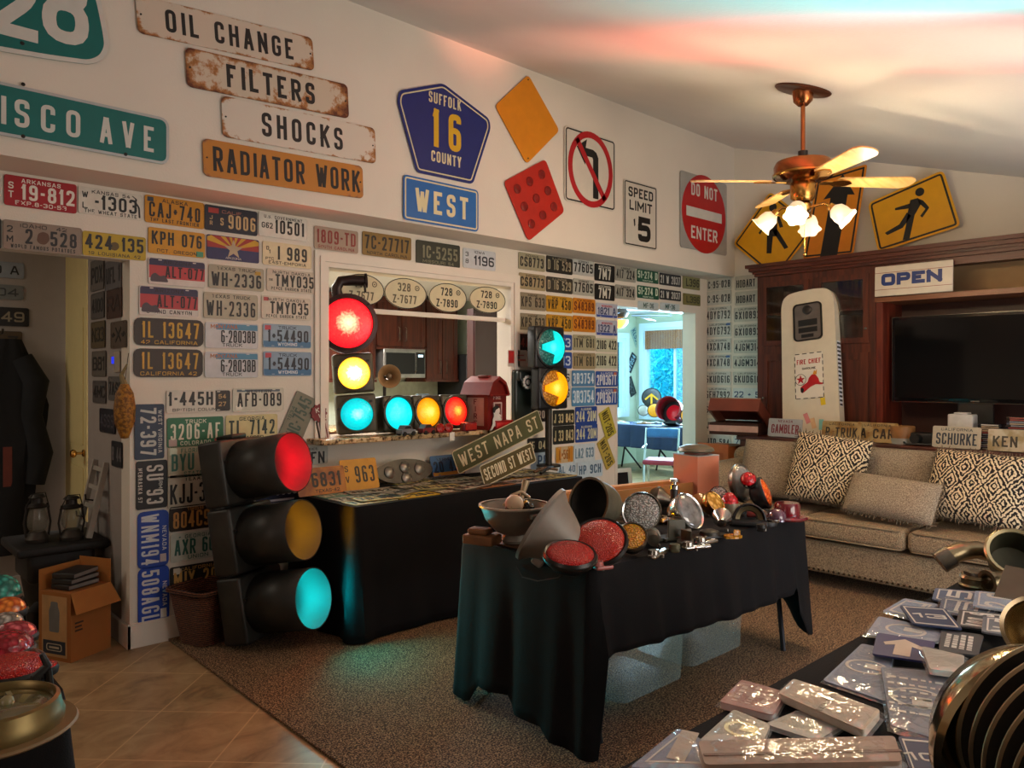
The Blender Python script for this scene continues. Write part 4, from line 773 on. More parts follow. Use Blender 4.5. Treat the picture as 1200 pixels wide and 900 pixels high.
# street name sign
M, wd, ht = rect_on((-165, 59, 198, 194)); wd2 = wd
o = board('street_name_sign', 'long green street sign reading ISCO AVE', M, rrect(wd, ht, .045), GREEN, True, SILVER, 0, .014)
b = MB(); loc = lambda px, py: ((M.inverted() @ onY(px, py, YS))[0], (M.inverted() @ onY(px, py, YS))[1])
for s_, x0, x1, y in (('I', 0.5, 8, 126), ('SCO', 17, 94, 134), ('AVE', 117, 180, 152)):
    a, c = loc(x0, y), loc(x1, y); text(b, s_, (a[0] + c[0]) / 2, -.005, abs(c[0] - a[0]), .13, z=.002, gap=.34, th=.15)
part(o, 'street_name', b, SIGNWHITE); bolts(o, [loc(27, 99), loc(27, 160), loc(147, 181)])
# rusty service boards
for px, st, bx_, paint, scr, lab in [((160, 38, 367, 83, 367, 45), 'OIL CHANGE', (195, 342), '#cdbfae', .66, 'rust edged white board reading OIL CHANGE'), ((218, 101, 408, 139, 408, 99.5), 'FILTERS', (266, 368), '#c9bba8', .56, 'heavily rusted board reading FILTERS'),
        ((260.5, 160, 440, 192, 439.5, 150.5), 'SHOCKS', (307, 401), '#d2c8bb', .68, 'white board with rust spots reading SHOCKS'), ((239, 206, 426, 233, 424.5, 195), 'RADIATOR WORK', (250, 421), '#b97a2c', .72, 'orange brown board reading RADIATOR WORK')]:
    A_l, B_r, C_t = onY(px[0], px[1], YS), onY(px[2], px[3], YS), onY(px[4], px[5], YS); x_ = B_r - A_l; wd = x_.length; ht = (C_t - B_r).length; M = frame((A_l + C_t) / 2, x_, (0, 0, 1)); o = board('service_sign', lab, M, rrect(wd, ht, .03), nodes_mat('rusty' + st[:3], rusty_fn(paint, scr)), group='garage service boards', uv=True)
    inv = M.inverted(); a = inv @ onY(bx_[0], (px[1] + px[5]) / 2, YS); c = inv @ onY(bx_[1], (px[1] + px[5]) / 2, YS)
    part(o, 'lettering', text(MB(), st, (a.x + c.x) / 2, 0, c.x - a.x, ht * (.66 if 'RAD' in st else .6), z=.002, gap=.22, th=.20), mat('#221f1f', .6)); bolts(o, [(-wd / 2 + .02, 0), (wd / 2 - .02, 0)], .005)
# county shield
pts = [(519, 97.5), (468, 106), (465, 118), (488, 202), (554, 216), (575, 150), (573, 139)]
ol = [pt(*q) for q in pts]; cx, cz_ = sum(p[0] for p in ol) / 7, sum(p[1] for p in ol) / 7; poly = roundpoly([(p[0] - cx, p[1] - cz_) for p in ol], .035); BLUE = mat('#13246f', .45, var=.05); YEL = mat('#d3a91c', .5, var=.04); PALEY = mat('#d9cfa4', .5, var=.03)
o = board('county_route_sign', 'blue pentagon county sign reading SUFFOLK 16 COUNTY', frame((cx, YS, cz_), (1, 0, 0), (0, 0, 1)), poly, BLUE, True, PALEY, .02, .009)
q = lambda px, py: (pt(px, py)[0] - cx, pt(px, py)[1] - cz_); part(o, 'route_number', text(MB(), '16', *q(523.5, 153.5), .25, .26, z=.002, gap=.3, th=.20), YEL)
part(o, 'county_name', text(text(MB(), 'SUFFOLK', *q(521.5, 118.5), .28, .075, z=.002), 'COUNTY', *q(523, 186.5), .26, .075, z=.002), PALEY)
M, wd, ht = rect_on((472.5, 204, 560.5, 272)); o = board('direction_sign', 'blue direction sign reading WEST below the pentagon', M, rrect(wd, ht, .03), mat('#0e62ae', .45, var=.05), True, PALEY, .012, .01); part(o, 'lettering', text(MB(), 'WEST', 0, 0, wd * .7, ht * .52, z=.002, gap=.24, th=.18), PALEY)
def poly_sign(name, label, pts, m, **k):
    ol = [pt(*q) for q in pts]; n = len(ol); c = (sum(p[0] for p in ol) / n, sum(p[1] for p in ol) / n)
    return board(name, label, frame((c[0], YS, c[1]), (1, 0, 0), (0, 0, 1)), roundpoly([(p[0] - c[0], p[1] - c[1]) for p in ol], .04), m, **k)
o = poly_sign('blank_diamond_sign', 'blank orange yellow diamond sign tilted on the upper wall', [(619, 87.5), (580, 124), (617, 192.5), (655.5, 153)], mat('#d98708', .5, var=.05)); bolts(o, [(.0, .3), (.0, -.3)], .006)
ps = [(639, 186.5), (590, 213), (619, 283), (661.5, 248)]
o = poly_sign('red_reflector_panel', 'red diamond panel set with nine round reflectors', ps, mat('#b81e08', .5, var=.08)); ol = [Vector(pt(*q)) for q in ps]; c = sum(ol, Vector((0, 0))) / 4
for i in range(3):
    for j in range(3):
        u, v = .2 + .3 * i, .2 + .3 * j; p = (ol[0] * (1 - u) + ol[1] * u) * (1 - v) + (ol[3] * (1 - u) + ol[2] * u) * v - c
        part(o, 'reflector', MB().lathe([(.036, .002), (.036, .008), (.028, .011), (.01, .014), (0, .012)], 18, T(p.x, p.y, 0)), mat('#8c0f0a', .3, var=.2, vs=40))
def arc_arrow(): return [(.06, -.30), (.06, .06), (.04, .11), (0, .13), (-.10, .13), (-.10, .20), (-.26, .075), (-.10, -.05), (-.10, .03), (-.03, .03), (-.03, -.30)]
M, wd, ht = rect_on((661.5, 146, 721, 248.5)); o = board('no_left_turn_sign', 'white no left turn sign with red circle and slash', M, rrect(wd, ht, .04), mat('#d3cdc0', .5, var=.03), True, BLACK, .012, .012)
s = wd / .62; part(o, 'turn_arrow', MB().prism([(x * s * .82 + .01, y * s * .80 + .03) for x, y in [(.10, -.32), (.10, .10), (.07, .15), (.02, .17), (-.09, .17), (-.07, .26), (-.22, .16), (-.10, .0), (-.08, .09), (.01, .09), (.02, .07), (.02, -.32)]], .002, .003), BLACK, None, None, False)
rr = wd * .44; REDP = mat('#b3121c', .45, var=.04); b = MB().ring(ellipse(rr, rr * 1.12, 40), ellipse(rr - .052, rr * 1.12 - .052, 40), .003, .004); b.box(-rr * 1.02, -.025, .003, rr * 1.02, .025, .004, R(-52)); part(o, 'prohibition_ring', b, REDP)
M, wd, ht = rect_on((731, 209, 769.8, 294)); o = board('speed_limit_sign', 'white speed limit sign with a large 5', M, rrect(wd, ht, .03), mat('#cdc7ba', .5, var=.03), True, BLACK, .01, .011)
part(o, 'lettering', text(text(MB(), 'SPEED', 0, ht * .33, wd * .74, ht * .15, z=.002, th=.19), 'LIMIT', 0, ht * .13, wd * .68, ht * .15, z=.002, th=.19), BLACK); part(o, 'limit_number', text(MB().prism([(-.105, .02), (-.085, .03), (-.08, -.03), (-.095, -.04)], .002, .003, T(0, -ht * .12, 0)), '5', .05, -ht * .21, wd * .38, ht * .38, z=.002, th=.24), BLACK)
M, wd, ht = rect_on((797, 199, 851.5, 300)); o = board('do_not_enter_sign', 'red disc on white sign reading DO NOT ENTER', M, rrect(wd, ht, .03), mat('#a9a9a5', .5, .2, var=.05))
part(o, 'red_disc', MB().prism(ellipse(wd * .47, wd * .47, 44), .002, .003), REDP); part(o, 'white_bar', MB().box(-wd * .38, -.05, .003, wd * .38, .045, .004), SIGNWHITE, None, None, False)
part(o, 'lettering', text(text(MB(), 'DO NOT', 0, wd * .27, wd * .56, wd * .15, z=.003), 'ENTER', 0, -wd * .24, wd * .56, wd * .15, z=.003), SIGNWHITE)
# ------------------------------------------------------------------ tables and their cloths
def table(name, label, x0, x1, y0, y1, z, group='folding tables'):
    t = thing(name, label, 'table', ((x0 + x1) / 2, (y0 + y1) / 2, 0), group); hx, hy = (x1 - x0) / 2, (y1 - y0) / 2
    part(t, 'tabletop', MB().rbox((0, 0, z - .022), (hx * 2 - .016, hy * 2 - .016, .04), .012), mat('#b9b3a6', .6)); 
    for sx in (-1, 1):
        for sy in (-1, 1): part(t, 'leg', MB().tube([(sx * (hx - .10), sy * (hy - .1), z - .04), (sx * (hx - .10), sy * (hy - .1), .3), (sx * (hx - .12), sy * (hy - .06), .012)], .014), mat('#26262a', .4, .5))
        part(t, 'crossbar', MB().cyl((sx * (hx - .10), -hy + .1, .3), (sx * (hx - .10), hy - .1, .3), .011), mat('#26262a', .4, .5))
    return t
def lerp_tab(tab, t):
    for (a, va), (b, vb) in zip(tab, tab[1:]):
        if t <= b: k = 0 if b == a else (t - a) / (b - a); k = k * k * (3 - 2 * k); return va + (vb - va) * k
    return tab[-1][1]
def cloth(label, x0, x1, y0, y1, z, hems, amp=.022, flare=.05, seed=1, rc=.025, wave=.17, push=.03):
    """hems: hem height along front (+x), right end (+y), back (-x), left end (-y)"""
    rg = random.Random(seed); P2 = []; N_ = []; TT = []
    cs = [(x0, y0), (x1, y0), (x1, y1), (x0, y1)]; out = [(0, -1), (1, 0), (0, 1), (-1, 0)]
    for k in range(4):
        a, b = Vector(cs[k]), Vector(cs[(k + 1) % 4]); L = (b - a).length; n = max(6, int(L / .03)); d = (b - a) / L
        for i in range(n):
            s = rc + (L - 2 * rc) * i / (n - 1); p = a + d * s; P2.append(p); N_.append(Vector(out[k])); TT.append((k, s / L))
        c = b; o1, o2 = Vector(out[k]), Vector(out[(k + 1) % 4]); ctr = b - d * rc - o1 * rc
        for j in range(1, 6):
            an = j / 6 * PI / 2; v = o1 * math.cos(an) + o2 * math.sin(an); P2.append(ctr + v * rc); N_.append(v); TT.append((k, 1 - .02 + .02 * j / 6) if j <= 3 else ((k + 1) % 4, .004 * (j - 3)))
    n = len(P2); ph = [rg.uniform(0, 6.28) for _ in range(6)]; s_acc = [0.0]
    for i in range(1, n): s_acc.append(s_acc[-1] + (P2[i] - P2[i - 1]).length)
    rowsn = 14; vs = []; fs = []; zt = z + .004
    for r in range(rowsn + 1):
        f = r / rowsn
        for i in range(n):
            h = lerp_tab(hems[TT[i][0]], TT[i][1]); drop = (zt - h) * f
            rip = math.sin(s_acc[i] / wave * 6.28 + ph[0]) * .6 + math.sin(s_acc[i] / wave * 3.7 + ph[1]) * .5 + math.sin(s_acc[i] / wave * 11 + ph[2]) * .2
            o = .006 + flare * f ** 1.3 + amp * (rip * .5 + .5) * (f ** .8) + (0.004 if r == 0 else 0) - (.010 if r == 0 else 0)
            cf = min(TT[i][1], 1 - TT[i][1]); o += push * max(0, 1 - cf / .06) * f * (1 if drop > .2 else .3)
            q = P2[i] + N_[i] * o; vs.append((q.x, q.y, zt - drop - (.0 if r else 0)))
    for r in range(rowsn):
        for i in range(n): j = (i + 1) % n; fs.append((r * n + i, (r + 1) * n + i, (r + 1) * n + j, r * n + j))
    m = len(vs); cx, cy = (x0 + x1) / 2, (y0 + y1) / 2
    vs.append((cx, cy, zt)); fs += [(m, i, (i + 1) % n) for i in range(n)]
    b = MB().add([(v[0] - cx, v[1] - cy, v[2]) for v in vs], fs)
    o = solo('tablecloth', label, 'tablecloth', b, BLACKCLOTH, (cx, cy, 0), 'black tablecloths')
    md = o.modifiers.new('thickness', 'SOLIDIFY'); md.thickness = .003; md.offset = 1
    return o
TZ = .742
flat = lambda h: [(0, h), (1, h)]
table('folding_table', 'long folding table under black cloth against the plate wall', 2.24, 4.16, 3.72, 4.43, TZ + .018)
cloth('black cloth on the table of plates below the hatch', 2.24, 4.16, 3.72, 4.43, TZ + .018, [flat(.02)] * 4, amp=.03, flare=.02, seed=4, wave=.35)
table('folding_table', 'folding table in mid carpet under black cloth and lamp parts', 2.24, 4.0, 1.96, 2.76, TZ - .004)
cloth('black cloth with long corner drapes on the lamp parts table', 2.24, 4.0, 1.96, 2.76, TZ - .004,
      [[(0, .02), (.004, .03), (.012, .41), (.3, .385), (.6, .36), (.86, .36), (.89, .40), (.925, .22), (.95, .12), (1, .10)], [(0, .08), (.3, .3), (.7, .3), (1, .1)], [(0, .1), (.2, .3), (.8, .3), (1, .03)], [(0, .03), (.12, .025), (.22, .12), (.45, .13), (.52, .07), (.70, .07), (.78, .03), (1, .02)]], amp=.026, flare=.03, seed=9, wave=.19, push=.01)
table('folding_table', 'folding table under black cloth and bagged signs', .9, 3.28, .14, .93, TZ - .004)
cloth('black cloth under the bagged signs', .9, 3.28, .14, .93, TZ - .004, [flat(.2)] * 4, amp=.03, seed=5)
table('folding_table', 'folding table at the picture edge under black cloth and glass lenses', -.6, .45, 2.06, 3.12, TZ - .004)
cloth('black cloth at the picture edge under the glass lenses', -.6, .45, 2.06, 3.12, TZ - .004, [flat(.05)] * 4, amp=.03, flare=.06, seed=6)
# clear tubs under the middle table
def tub(x0, x1, y0, y1, h, label):
    t = thing('storage_tub', label, 'storage tub', ((x0 + x1) / 2, (y0 + y1) / 2, .012), 'storage tubs'); hx, hy = (x1 - x0) / 2, (y1 - y0) / 2; k = .93
    b = MB(); lo = rrect(hx * 2 * k, hy * 2 * k, .05, 5); hi = rrect(hx * 2, hy * 2, .06, 5); n = len(lo)
    b.add([(p[0], p[1], .002) for p in lo] + [(p[0], p[1], h) for p in hi], [tuple(range(n))[::-1]] + [(i, (i + 1) % n, n + (i + 1) % n, n + i) for i in range(n)]); part(t, 'tub_body', b, TUB)
    part(t, 'rim', MB().ring(rrect(hx * 2 + .03, hy * 2 + .03, .07, 5), hi, h - .02, h + .004), TUB)
    part(t, 'lid', MB().prism(rrect(hx * 2 + .02, hy * 2 + .02, .065, 5), h + .005, h + .02), TUB)
tub(2.68, 3.2, 2.16, 2.6, .36, 'clear storage tub under the middle table with teal light in its tint'); tub(3.28, 3.82, 2.2, 2.6, .36, 'clear storage tub under the middle table nearer the sofa')

# ------------------------------------------------------------------ traffic signals
def section(t, M, s, lens, housing, r, visor=0.0, name='signal_section', round_=False, arrow=None, dep=.16, vm=None, mesh_ring=True):
    """one lamp section, local z outward, centred on its lens"""
    if round_: b = MB().lathe([(0, -dep), (s * .42, -dep), (s * .5, -dep * .5), (s * .5, -.004), (r + .004, 0), (r + .004, -.02), (0, -.02)], 36)
    else: b = MB().rbox((0, 0, -dep / 2), (s, s, dep), .018)
    hs = part(t, name, b, housing, M)
    part(hs, 'lens_ring', MB().lathe([(r + .016, 0), (r + .016, .012), (r + .004, .016), (r, .008), (r, 0)], 36), housing)
    part(hs, 'lens', MB().lathe([(r, .002), (r * .9, .012), (r * .6, .024), (r * .3, .031), (0, .033)][::1], 36), lens)
    for k in range(3): a = math.radians(40 + 120 * k); part(hs, 'clip', MB().bx((math.cos(a) * (r + .018), math.sin(a) * (r + .018), .008), (.022, .014, .014)), GUNMETAL) if mesh_ring else None
    if visor:
        v = MB(); n = 40; R_ = r + .014; vs = []; fs = []
        for zz in (0.0, visor * .5, visor):
            for k in range(n): a = 2 * PI * k / n; vs.append((R_ * math.cos(a), R_ * math.sin(a), zz))
        for q in range(2):
            for k in range(n): k2 = (k + 1) % n; fs.append((q * n + k, q * n + k2, (q + 1) * n + k2, (q + 1) * n + k))
        vz = part(hs, 'visor', v.add(vs, fs), vm or housing); md = vz.modifiers.new('thickness', 'SOLIDIFY'); md.thickness = .004; md.offset = 1
        part(hs, 'visor_lining', MB().add([(x * .985, y * .985, z) for x, y, z in vs], [f[::-1] for f in fs]), mat('#6c6a66', .55, var=0))
    if arrow: part(hs, 'arrow', MB().prism(arrow, .034, .036), lens)
    return hs
def glow(parent, M, e, col, r=.08, spread=150):
    d = bpy.data.lights.new('signal_bulb', 'SPOT'); d.energy = e; d.color = col; d.shadow_soft_size = r; d.spot_size = math.radians(spread); d.spot_blend = .9
    o = bpy.data.objects.new('signal_bulb', d); COL.objects.link(o); o.parent = parent; o.matrix_local = M @ R(180, 'X'); return o
# big signal leaning on the wall, long visors
lean = math.radians(10); n0 = Vector((.45, -.893, 0)); nz = n0 * math.cos(lean) + UP * math.sin(lean); ny = UP * math.cos(lean) - n0 * math.sin(lean); nx = ny.cross(nz)
mouth = atD(368, 701, 4.14); base = mouth - nz * .33 - ny * .20
t = thing('traffic_signal', 'large dark traffic signal with long visors standing by the wicker basket', 'traffic signal', frame(base, nx, ny))
OLIVE = mat('#3a3833', .45, .3, var=.3, vs=6)
for k, (ln, col, e) in enumerate(((LIT_CYAN, (0, .85, .9), 7.5), (LIT_AMBER, (1, .40, .0), 2.0), (LIT_RED, (1, .0, .012), 8.0))):
    M = T(0, .20 + k * .375, 0); section(t, M, .365, (nodes_mat('deep_cyan', lens_fn('#00b8c0', '#02d8dc', '#40f4f4', 1.25, .2)), nodes_mat('deep_amber', lens_fn('#a86000', '#c87a08', '#d88c18', .7, .2)), nodes_mat('deep_red', lens_fn('#d00010', '#f0081c', '#ff1828', 1.2, .2)))[k], OLIVE, .148, .33)
    glow(t, M @ T(0, 0, .06), e, col, .05, 160); glow(t, M @ T(0, 0, .345), (17, 13, 4)[k], col, .06, (150, 140, 120)[k])
part(t, 'back_shell', MB().rbox((0, .575, -.13), (.30, 1.09, .10), .04), OLIVE); part(t, 'end_bracket', MB().rbox((0, 1.145, -.07), (.12, .03, .12), .01), GUNMETAL)
# stack on the ledge: big red, amber and green
n_ = Vector((-.42, -.907, 0)); ax_ = (Vector((0, 0, 1)) + RGT * -.07).normalized(); x_ = ax_.cross(n_); p0 = onY(420, 511, 4.43); p0.z = PZ0 + .004
t = thing('traffic_signal', 'upright three lens signal on the ledge with an oversized red lens', 'traffic signal', frame(p0, x_, ax_))
gl = mat('#57503f', .45, .3, var=.2, vs=7)
section(t, T(0, .145, 0), .265, LIT_CYAN, gl, .107, 0, dep=.14); section(t, T(0, .42, 0), .265, nodes_mat('hot_amber', lens_fn('#f09000', '#ffd050', '#ffffff', 3.2, .14)), gl, .105, 0, dep=.14)
section(t, T(-.02, .755, .02), .40, nodes_mat('hot_red', lens_fn('#d80818', '#ff2a28', '#ffd9a0', 1.7, .22)), mat('#4a2c2a', .45, .3, var=.2), .165, 0, round_=True, dep=.17)
part(t, 'hanger_pipe', MB().tube([(-.07, .93, -.05), (-.07, 1.0, -.05), (-.04, 1.045, -.05), (.03, 1.05, -.05), (.12, 1.045, -.05)], .036, 12), mat('#33231f', .4, .4)); part(t, 'hanger_flange', MB().cyl((.12, 1.045, -.05), (.135, 1.045, -.05), .05), mat('#33231f', .4, .4))
part(t, 'set_bolt', MB().tube([(.115, 1.02, -.02), (.115, .96, -.02)], .008), GUNMETAL)
glow(t, T(-.02, .755, .22), 26, (1, .13, .07), .08, 175); glow(t, T(0, .42, .08), 9, (1, .62, .16)); glow(t, T(0, .145, .08), 3, (.1, .9, 1))
# signal lying along the ledge
xs = [onY(px, 470, 4.40).x for px in (467, 503.5, 534)]
t = thing('traffic_signal', 'signal lying along the ledge with teal, amber and red lenses', 'traffic signal', frame(((xs[0] + xs[2]) / 2, 4.40, PZ0 + .145), (1, 0, 0), (0, .12, 1)))
for k, ln in enumerate((nodes_mat('flat_cyan', lens_fn('#00b4bc', '#06ccd4', '#30e8e8', 1.1, .2)), nodes_mat('fire_amber', lens_fn('#d87800', '#f0b020', '#ffe070', 1.1, .12)), nodes_mat('fire_red', lens_fn('#e01010', '#ff4a18', '#ffc040', 1.3, .11)))):
    section(t, T((k - 1) * .252, 0, 0), .25, ln, mat('#4a4638', .45, .3, var=.25, vs=7), (.112, .104, .104)[k], 0, dep=.14)
part(t, 'junction_block', MB().rbox((-.12, -.01, -.16), (.2, .26, .04), .01), DARKMETAL)
glow(t, T(.25, -.02, .09), 2.2, (1, .12, .05))
# black two lens signal on a post at the table end
p0 = onY(648, 548, 4.28); p0.z = TZ + .025
t = thing('traffic_signal', 'black two lens arrow signal on a post at the table end', 'traffic signal', frame((p0.x, 4.28, p0.z), (1, 0, 0), (0, 0, 1)))
z0 = onY(647, 455, 4.24).z - p0.z; z1 = onY(642, 407, 4.24).z - p0.z; BK = mat('#17181a', .4, var=.1)
dim_c = nodes_mat('dim_cyan', reflector_fn('#0f5f5c', '#3f9a92', 70.0)); dim_a = nodes_mat('dim_amber', reflector_fn('#a86a10', '#f0b040', 70.0))
def rsc(s, pts): return [(x * s, y * s) for x, y in pts]
h1 = section(t, T(-.07, z1, .04), .335, dim_c, BK, .145, 0, dep=.10); h2 = section(t, T(-.03, z0, .04), .335, dim_a, BK, .145, 0, dep=.10)
arr = [(-.135, .02), (.02, .02), (-.015, .075), (.03, .105), (.125, 0), (.03, -.105), (-.015, -.075), (.02, -.02), (-.135, -.02)]
part(h1, 'arrow', MB().prism([(.13 * math.cos(a), .13 * math.sin(a)) for a in [x / 10 * PI - PI / 2 for x in range(11)]] + [(0.02, .06), (-.12, .02), (-.12, -.02), (.02, -.06)], .025, .034), nodes_mat('arrow_cyan', lens_fn('#05b8b8', '#10d8d8', '#60ffff', 1.0)))
part(h2, 'arrow', MB().prism([(.13 * math.cos(a), .13 * math.sin(a)) for a in [x / 10 * PI - PI / 2 for x in range(11)]] + [(.03, .07), (-.13, .022), (-.13, -.022), (.03, -.07)], .025, .034), nodes_mat('arrow_amber', lens_fn('#e08a00', '#ffae20', '#ffe070', 1.0)))
part(t, 'post', MB().tube([(0, .0, -.05), (0, z0 - .15, -.05)], .028, 14), mat('#3c352c', .5, .4)); part(t, 'post_foot', MB().prism(ellipse(.10, .10, 24), 0, .014, Matrix(((1, 0, 0, 0), (0, 0, 1, 0), (0, -1, 0, -.05), (0, 0, 0, 1)))), DARKMETAL)

# ------------------------------------------------------------------ things on the ledge
ZL = PZ0 + .002
def on_ledge(px, y=4.36): p = onY(px, 500, y); p.z = ZL; return p
# horn speaker
p = onY(456, 441, 4.62)
t = thing('horn_speaker', 'small tan horn speaker on a stand behind the signals', 'speaker', (p.x, 4.62, ZL)); Mh = axis((0, 0, p.z - ZL), (-.3, -.9, .05))
part(t, 'horn', MB().lathe([(.012, -.09), (.02, -.05), (.04, -.02), (.082, .012), (.086, .012), (.045, -.024), (.022, -.056), (.012, -.09)], 28, Mh), mat('#a07b4f', .5, .3)); part(t, 'throat_cap', MB().ball((0, 0, -.005), .022, Mh), mat('#8d7a62', .4, .5)); part(t, 'stand', MB().tube([(0, .06, 0), (0, .06, p.z - ZL)], .012).cyl((0, .06, 0), (0, .06, .012), .06), DARKMETAL)
# red fire alarm box, house shaped
p = on_ledge(571, 4.40); FR = mat('#6f120f', .4, var=.15, vs=8); FR2 = mat('#c9a9a2', .5)
t = thing('fire_alarm_box', 'dark red house shaped fire alarm box on the ledge', 'alarm box', T(p.x - .02, 4.40, ZL) @ R(14)); w2, hh = .125, .27
ol = [(-w2, 0), (w2, 0), (w2, hh), (w2 * .62, hh + .065), (0, hh + .105), (-w2 * .62, hh + .065), (-w2, hh)]
Mf = Matrix(((1, 0, 0, 0), (0, 0, -1, 0), (0, 1, 0, 0), (0, 0, 0, 1))); part(t, 'box_body', MB().prism(ol, -.11, .11, Mf), FR, None, None, False)
part(t, 'roof', MB().ring([(x * 1.14, hh + (y - hh) * 1.12 + .014) for x, y in [(w2, hh - .02), (w2 * .62, hh + .065), (0, hh + .105), (-w2 * .62, hh + .065), (-w2, hh - .02)]], [(x, y) for x, y in [(w2, hh - .02), (w2 * .62, hh + .065), (0, hh + .105), (-w2 * .62, hh + .065), (-w2, hh - .02)]], -.135, .135, Mf), mat('#7a1512', .4), None, None, False)
part(t, 'roof_knob', MB().rbox((0, 0, hh + .128), (.06, .10, .02), .006), FR); part(t, 'fire_lettering', text(MB(), 'FIRE', 0, 0, .10, .034, z=0, M=Mf @ T(.0, hh - .028, .11)), FR2)
part(t, 'side_panel', MB().box(-w2 - .003, -.075, .03, -w2, .075, hh - .03), mat('#b58f80', .5), None, None, False); b = MB()
for k, ch in enumerate('FIRE'): text(b, ch, 0, .21 - k * .054, .03 if ch != 'I' else .008, .04, z=0, M=frame((-w2 - .003, 0, 0), (0, -1, 0), (0, 0, 1)))
part(t, 'side_lettering', b, FR); part(t, 'door_frame', MB().ring(rrect(.11, .16, .008), rrect(.086, .136, .006), .11, .118, Mf @ T(.0, .125, 0)), FR2); part(t, 'door_plate', MB().prism(rrect(.086, .136, .006), .11, .113, Mf @ T(0, .125, 0)), mat('#5a1814', .4)); part(t, 'pull_handle', MB().tube([(.0, -.115, .12), (.01, -.135, .10), (.03, -.115, .09)], .006), WHITE)
t_p = onY(583, 484, 4.26); t = thing('paper_figure', 'small black and white cutout of a crouching figure by the alarm box', 'cutout', frame((t_p.x, 4.26, ZL + .03), (1, 0, 0), (0, 0, 1)))
fg = [(-.075, -.03), (-.05, .01), (-.05, .05), (-.03, .075), (-.045, .10), (-.04, .13), (-.01, .145), (.02, .13), (.022, .10), (.01, .085), (.03, .06), (.045, .025), (.10, -.01), (.095, -.025), (.04, -.005), (.0, -.02), (-.03, .0), (-.06, -.035)]
part(t, 'card_body', MB().prism(roundpoly(fg, .012), 0, .003), mat('#d8d4cc', .6)); part(t, 'hair_shape', MB().prism(roundpoly([(-.05, .10), (-.045, .14), (-.01, .155), (.02, .14), (.0, .125), (-.02, .12), (-.03, .095)], .01), .003, .004), BLACK)
for px, w_, lab, y in ((583, .17, 'bright red flat tin at the foot of the paper figure', 4.30),):
    p = on_ledge(px + 3, y); t = thing('red_tin', lab, 'tin', p); part(t, 'tin_body', MB().rbox((0, 0, .03), (w_, .11, .055), .008), mat('#c01c1c', .35)); part(t, 'lid_rim', MB().rbox((0, 0, .062), (w_ + .008, .118, .010), .004), mat('#a01414', .35))
def toycar(px, y, L, col, lab, kind='car'):
    p = on_ledge(px, y); t = thing('toy_car', lab, 'toy car', T(p) @ R(8), 'small toys on the ledge'); c = mat(col, .3, coat=.4)
    pr = [(-L / 2, .015), (L / 2, .015), (L / 2, .038), (L * .25, .045), (L * .12, .07), (-L * .25, .07), (-L * .38, .045), (-L / 2, .042)]
    part(t, 'car_body', MB().prism(pr, -.028, .028, Mf), c); part(t, 'window_band', MB().prism([(L * .2, .047), (L * .1, .066), (-L * .22, .066), (-L * .32, .047)], -.0285, .0285, Mf), BLACK)
    for sx in (-.3, .3):
        for sy in (-.028, .028): part(t, 'wheel', MB().cyl((sx * L, sy - .006, .015), (sx * L, sy + .006, .015), .015, .015, 12), BLACK)
    return t
toycar(476, 4.245, .13, '#7d7f86', 'grey toy car, first of the toys along the ledge'); toycar(500, 4.245, .12, '#8a2a2a', 'dark red toy car in mid row on the ledge')
def reflector_pair(px, y, lab):
    p = on_ledge(px, y); t = thing('red_lamp_pair', lab, 'reflector', T(p), 'small toys on the ledge')
    for s in (-1, 1): part(t, 'red_glass', MB().lathe([(0, -.012), (.034, -.012), (.034, 0), (.028, .008), (0, .012)], 20, axis((s * .038, 0, .036), (-.3, -1, .1))), RED_LENS)
    part(t, 'foot', MB().rbox((0, .012, .008), (.12, .04, .014), .004), mat('#6a1414', .4))
reflector_pair(521, 4.25, 'pair of round red reflectors on the ledge'); 
p = on_ledge(549, 4.25); t = thing('glass_block', 'dark red ribbed glass lens block on the ledge', 'lens', p); part(t, 'glass_body', MB().rbox((0, 0, .035), (.13, .05, .065), .012), mat('#7a1020', .15, var=.2, bump=.6, bs=80)); part(t, 'lens_face', MB().rbox((0, -.028, .036), (.105, .012, .045), .005), RED_LENS)
p = onY(530, 511, 4.295); t = thing('price_tag', 'small white tag hanging from the ledge edge', 'tag', (p.x, 4.298, PZ0 - .03)); part(t, 'tag_card', MB().box(-.022, -.002, -.03, .022, 0, .03), WHITE, None, None, False); part(t, 'tag_string', MB().tube([(0, 0, .03), (0, .004, .045)], .0015, 5), WHITE)
# rotary wall telephone and little red sign on the wall
t = thing('rotary_telephone', 'dark green wall telephone with a white rotary dial', 'telephone', frame(onY(611, 455, YW - .03), (1, 0, 0), (0, 0, 1))); part(t, 'phone_body', MB().rbox((0, -.06, 0), (.19, .42, .06), .02), mat('#1f2a26', .35)); part(t, 'bell_box', MB().rbox((0, .10, .04), (.17, .09, .06), .02), mat('#1d2523', .35))
d_ = part(t, 'dial', MB().lathe([(.0, .035), (.062, .035), (.062, .028)], 30, T(-.01, .05, .05)), mat('#22282a', .3)); b = MB()
for k in range(10): a = math.radians(60 + k * 30); b.prism(ellipse(.0125, .0125, 12), .086, .090, T(-.01 + .045 * math.cos(a), .05 + .045 * math.sin(a), 0))
part(d_, 'finger_holes', b, mat('#cfd4d0', .4)); part(d_, 'dial_centre', MB().prism(ellipse(.02, .02, 18), .086, .091, T(-.01, .05, 0)), mat('#cfd4d0', .4)); part(t, 'handset', MB().tube([(.075, .14, .07), (.098, .10, .10), (.098, -.08, .10), (.075, -.12, .07)], [.028, .02, .02, .028], 10), mat('#1a2424', .3))
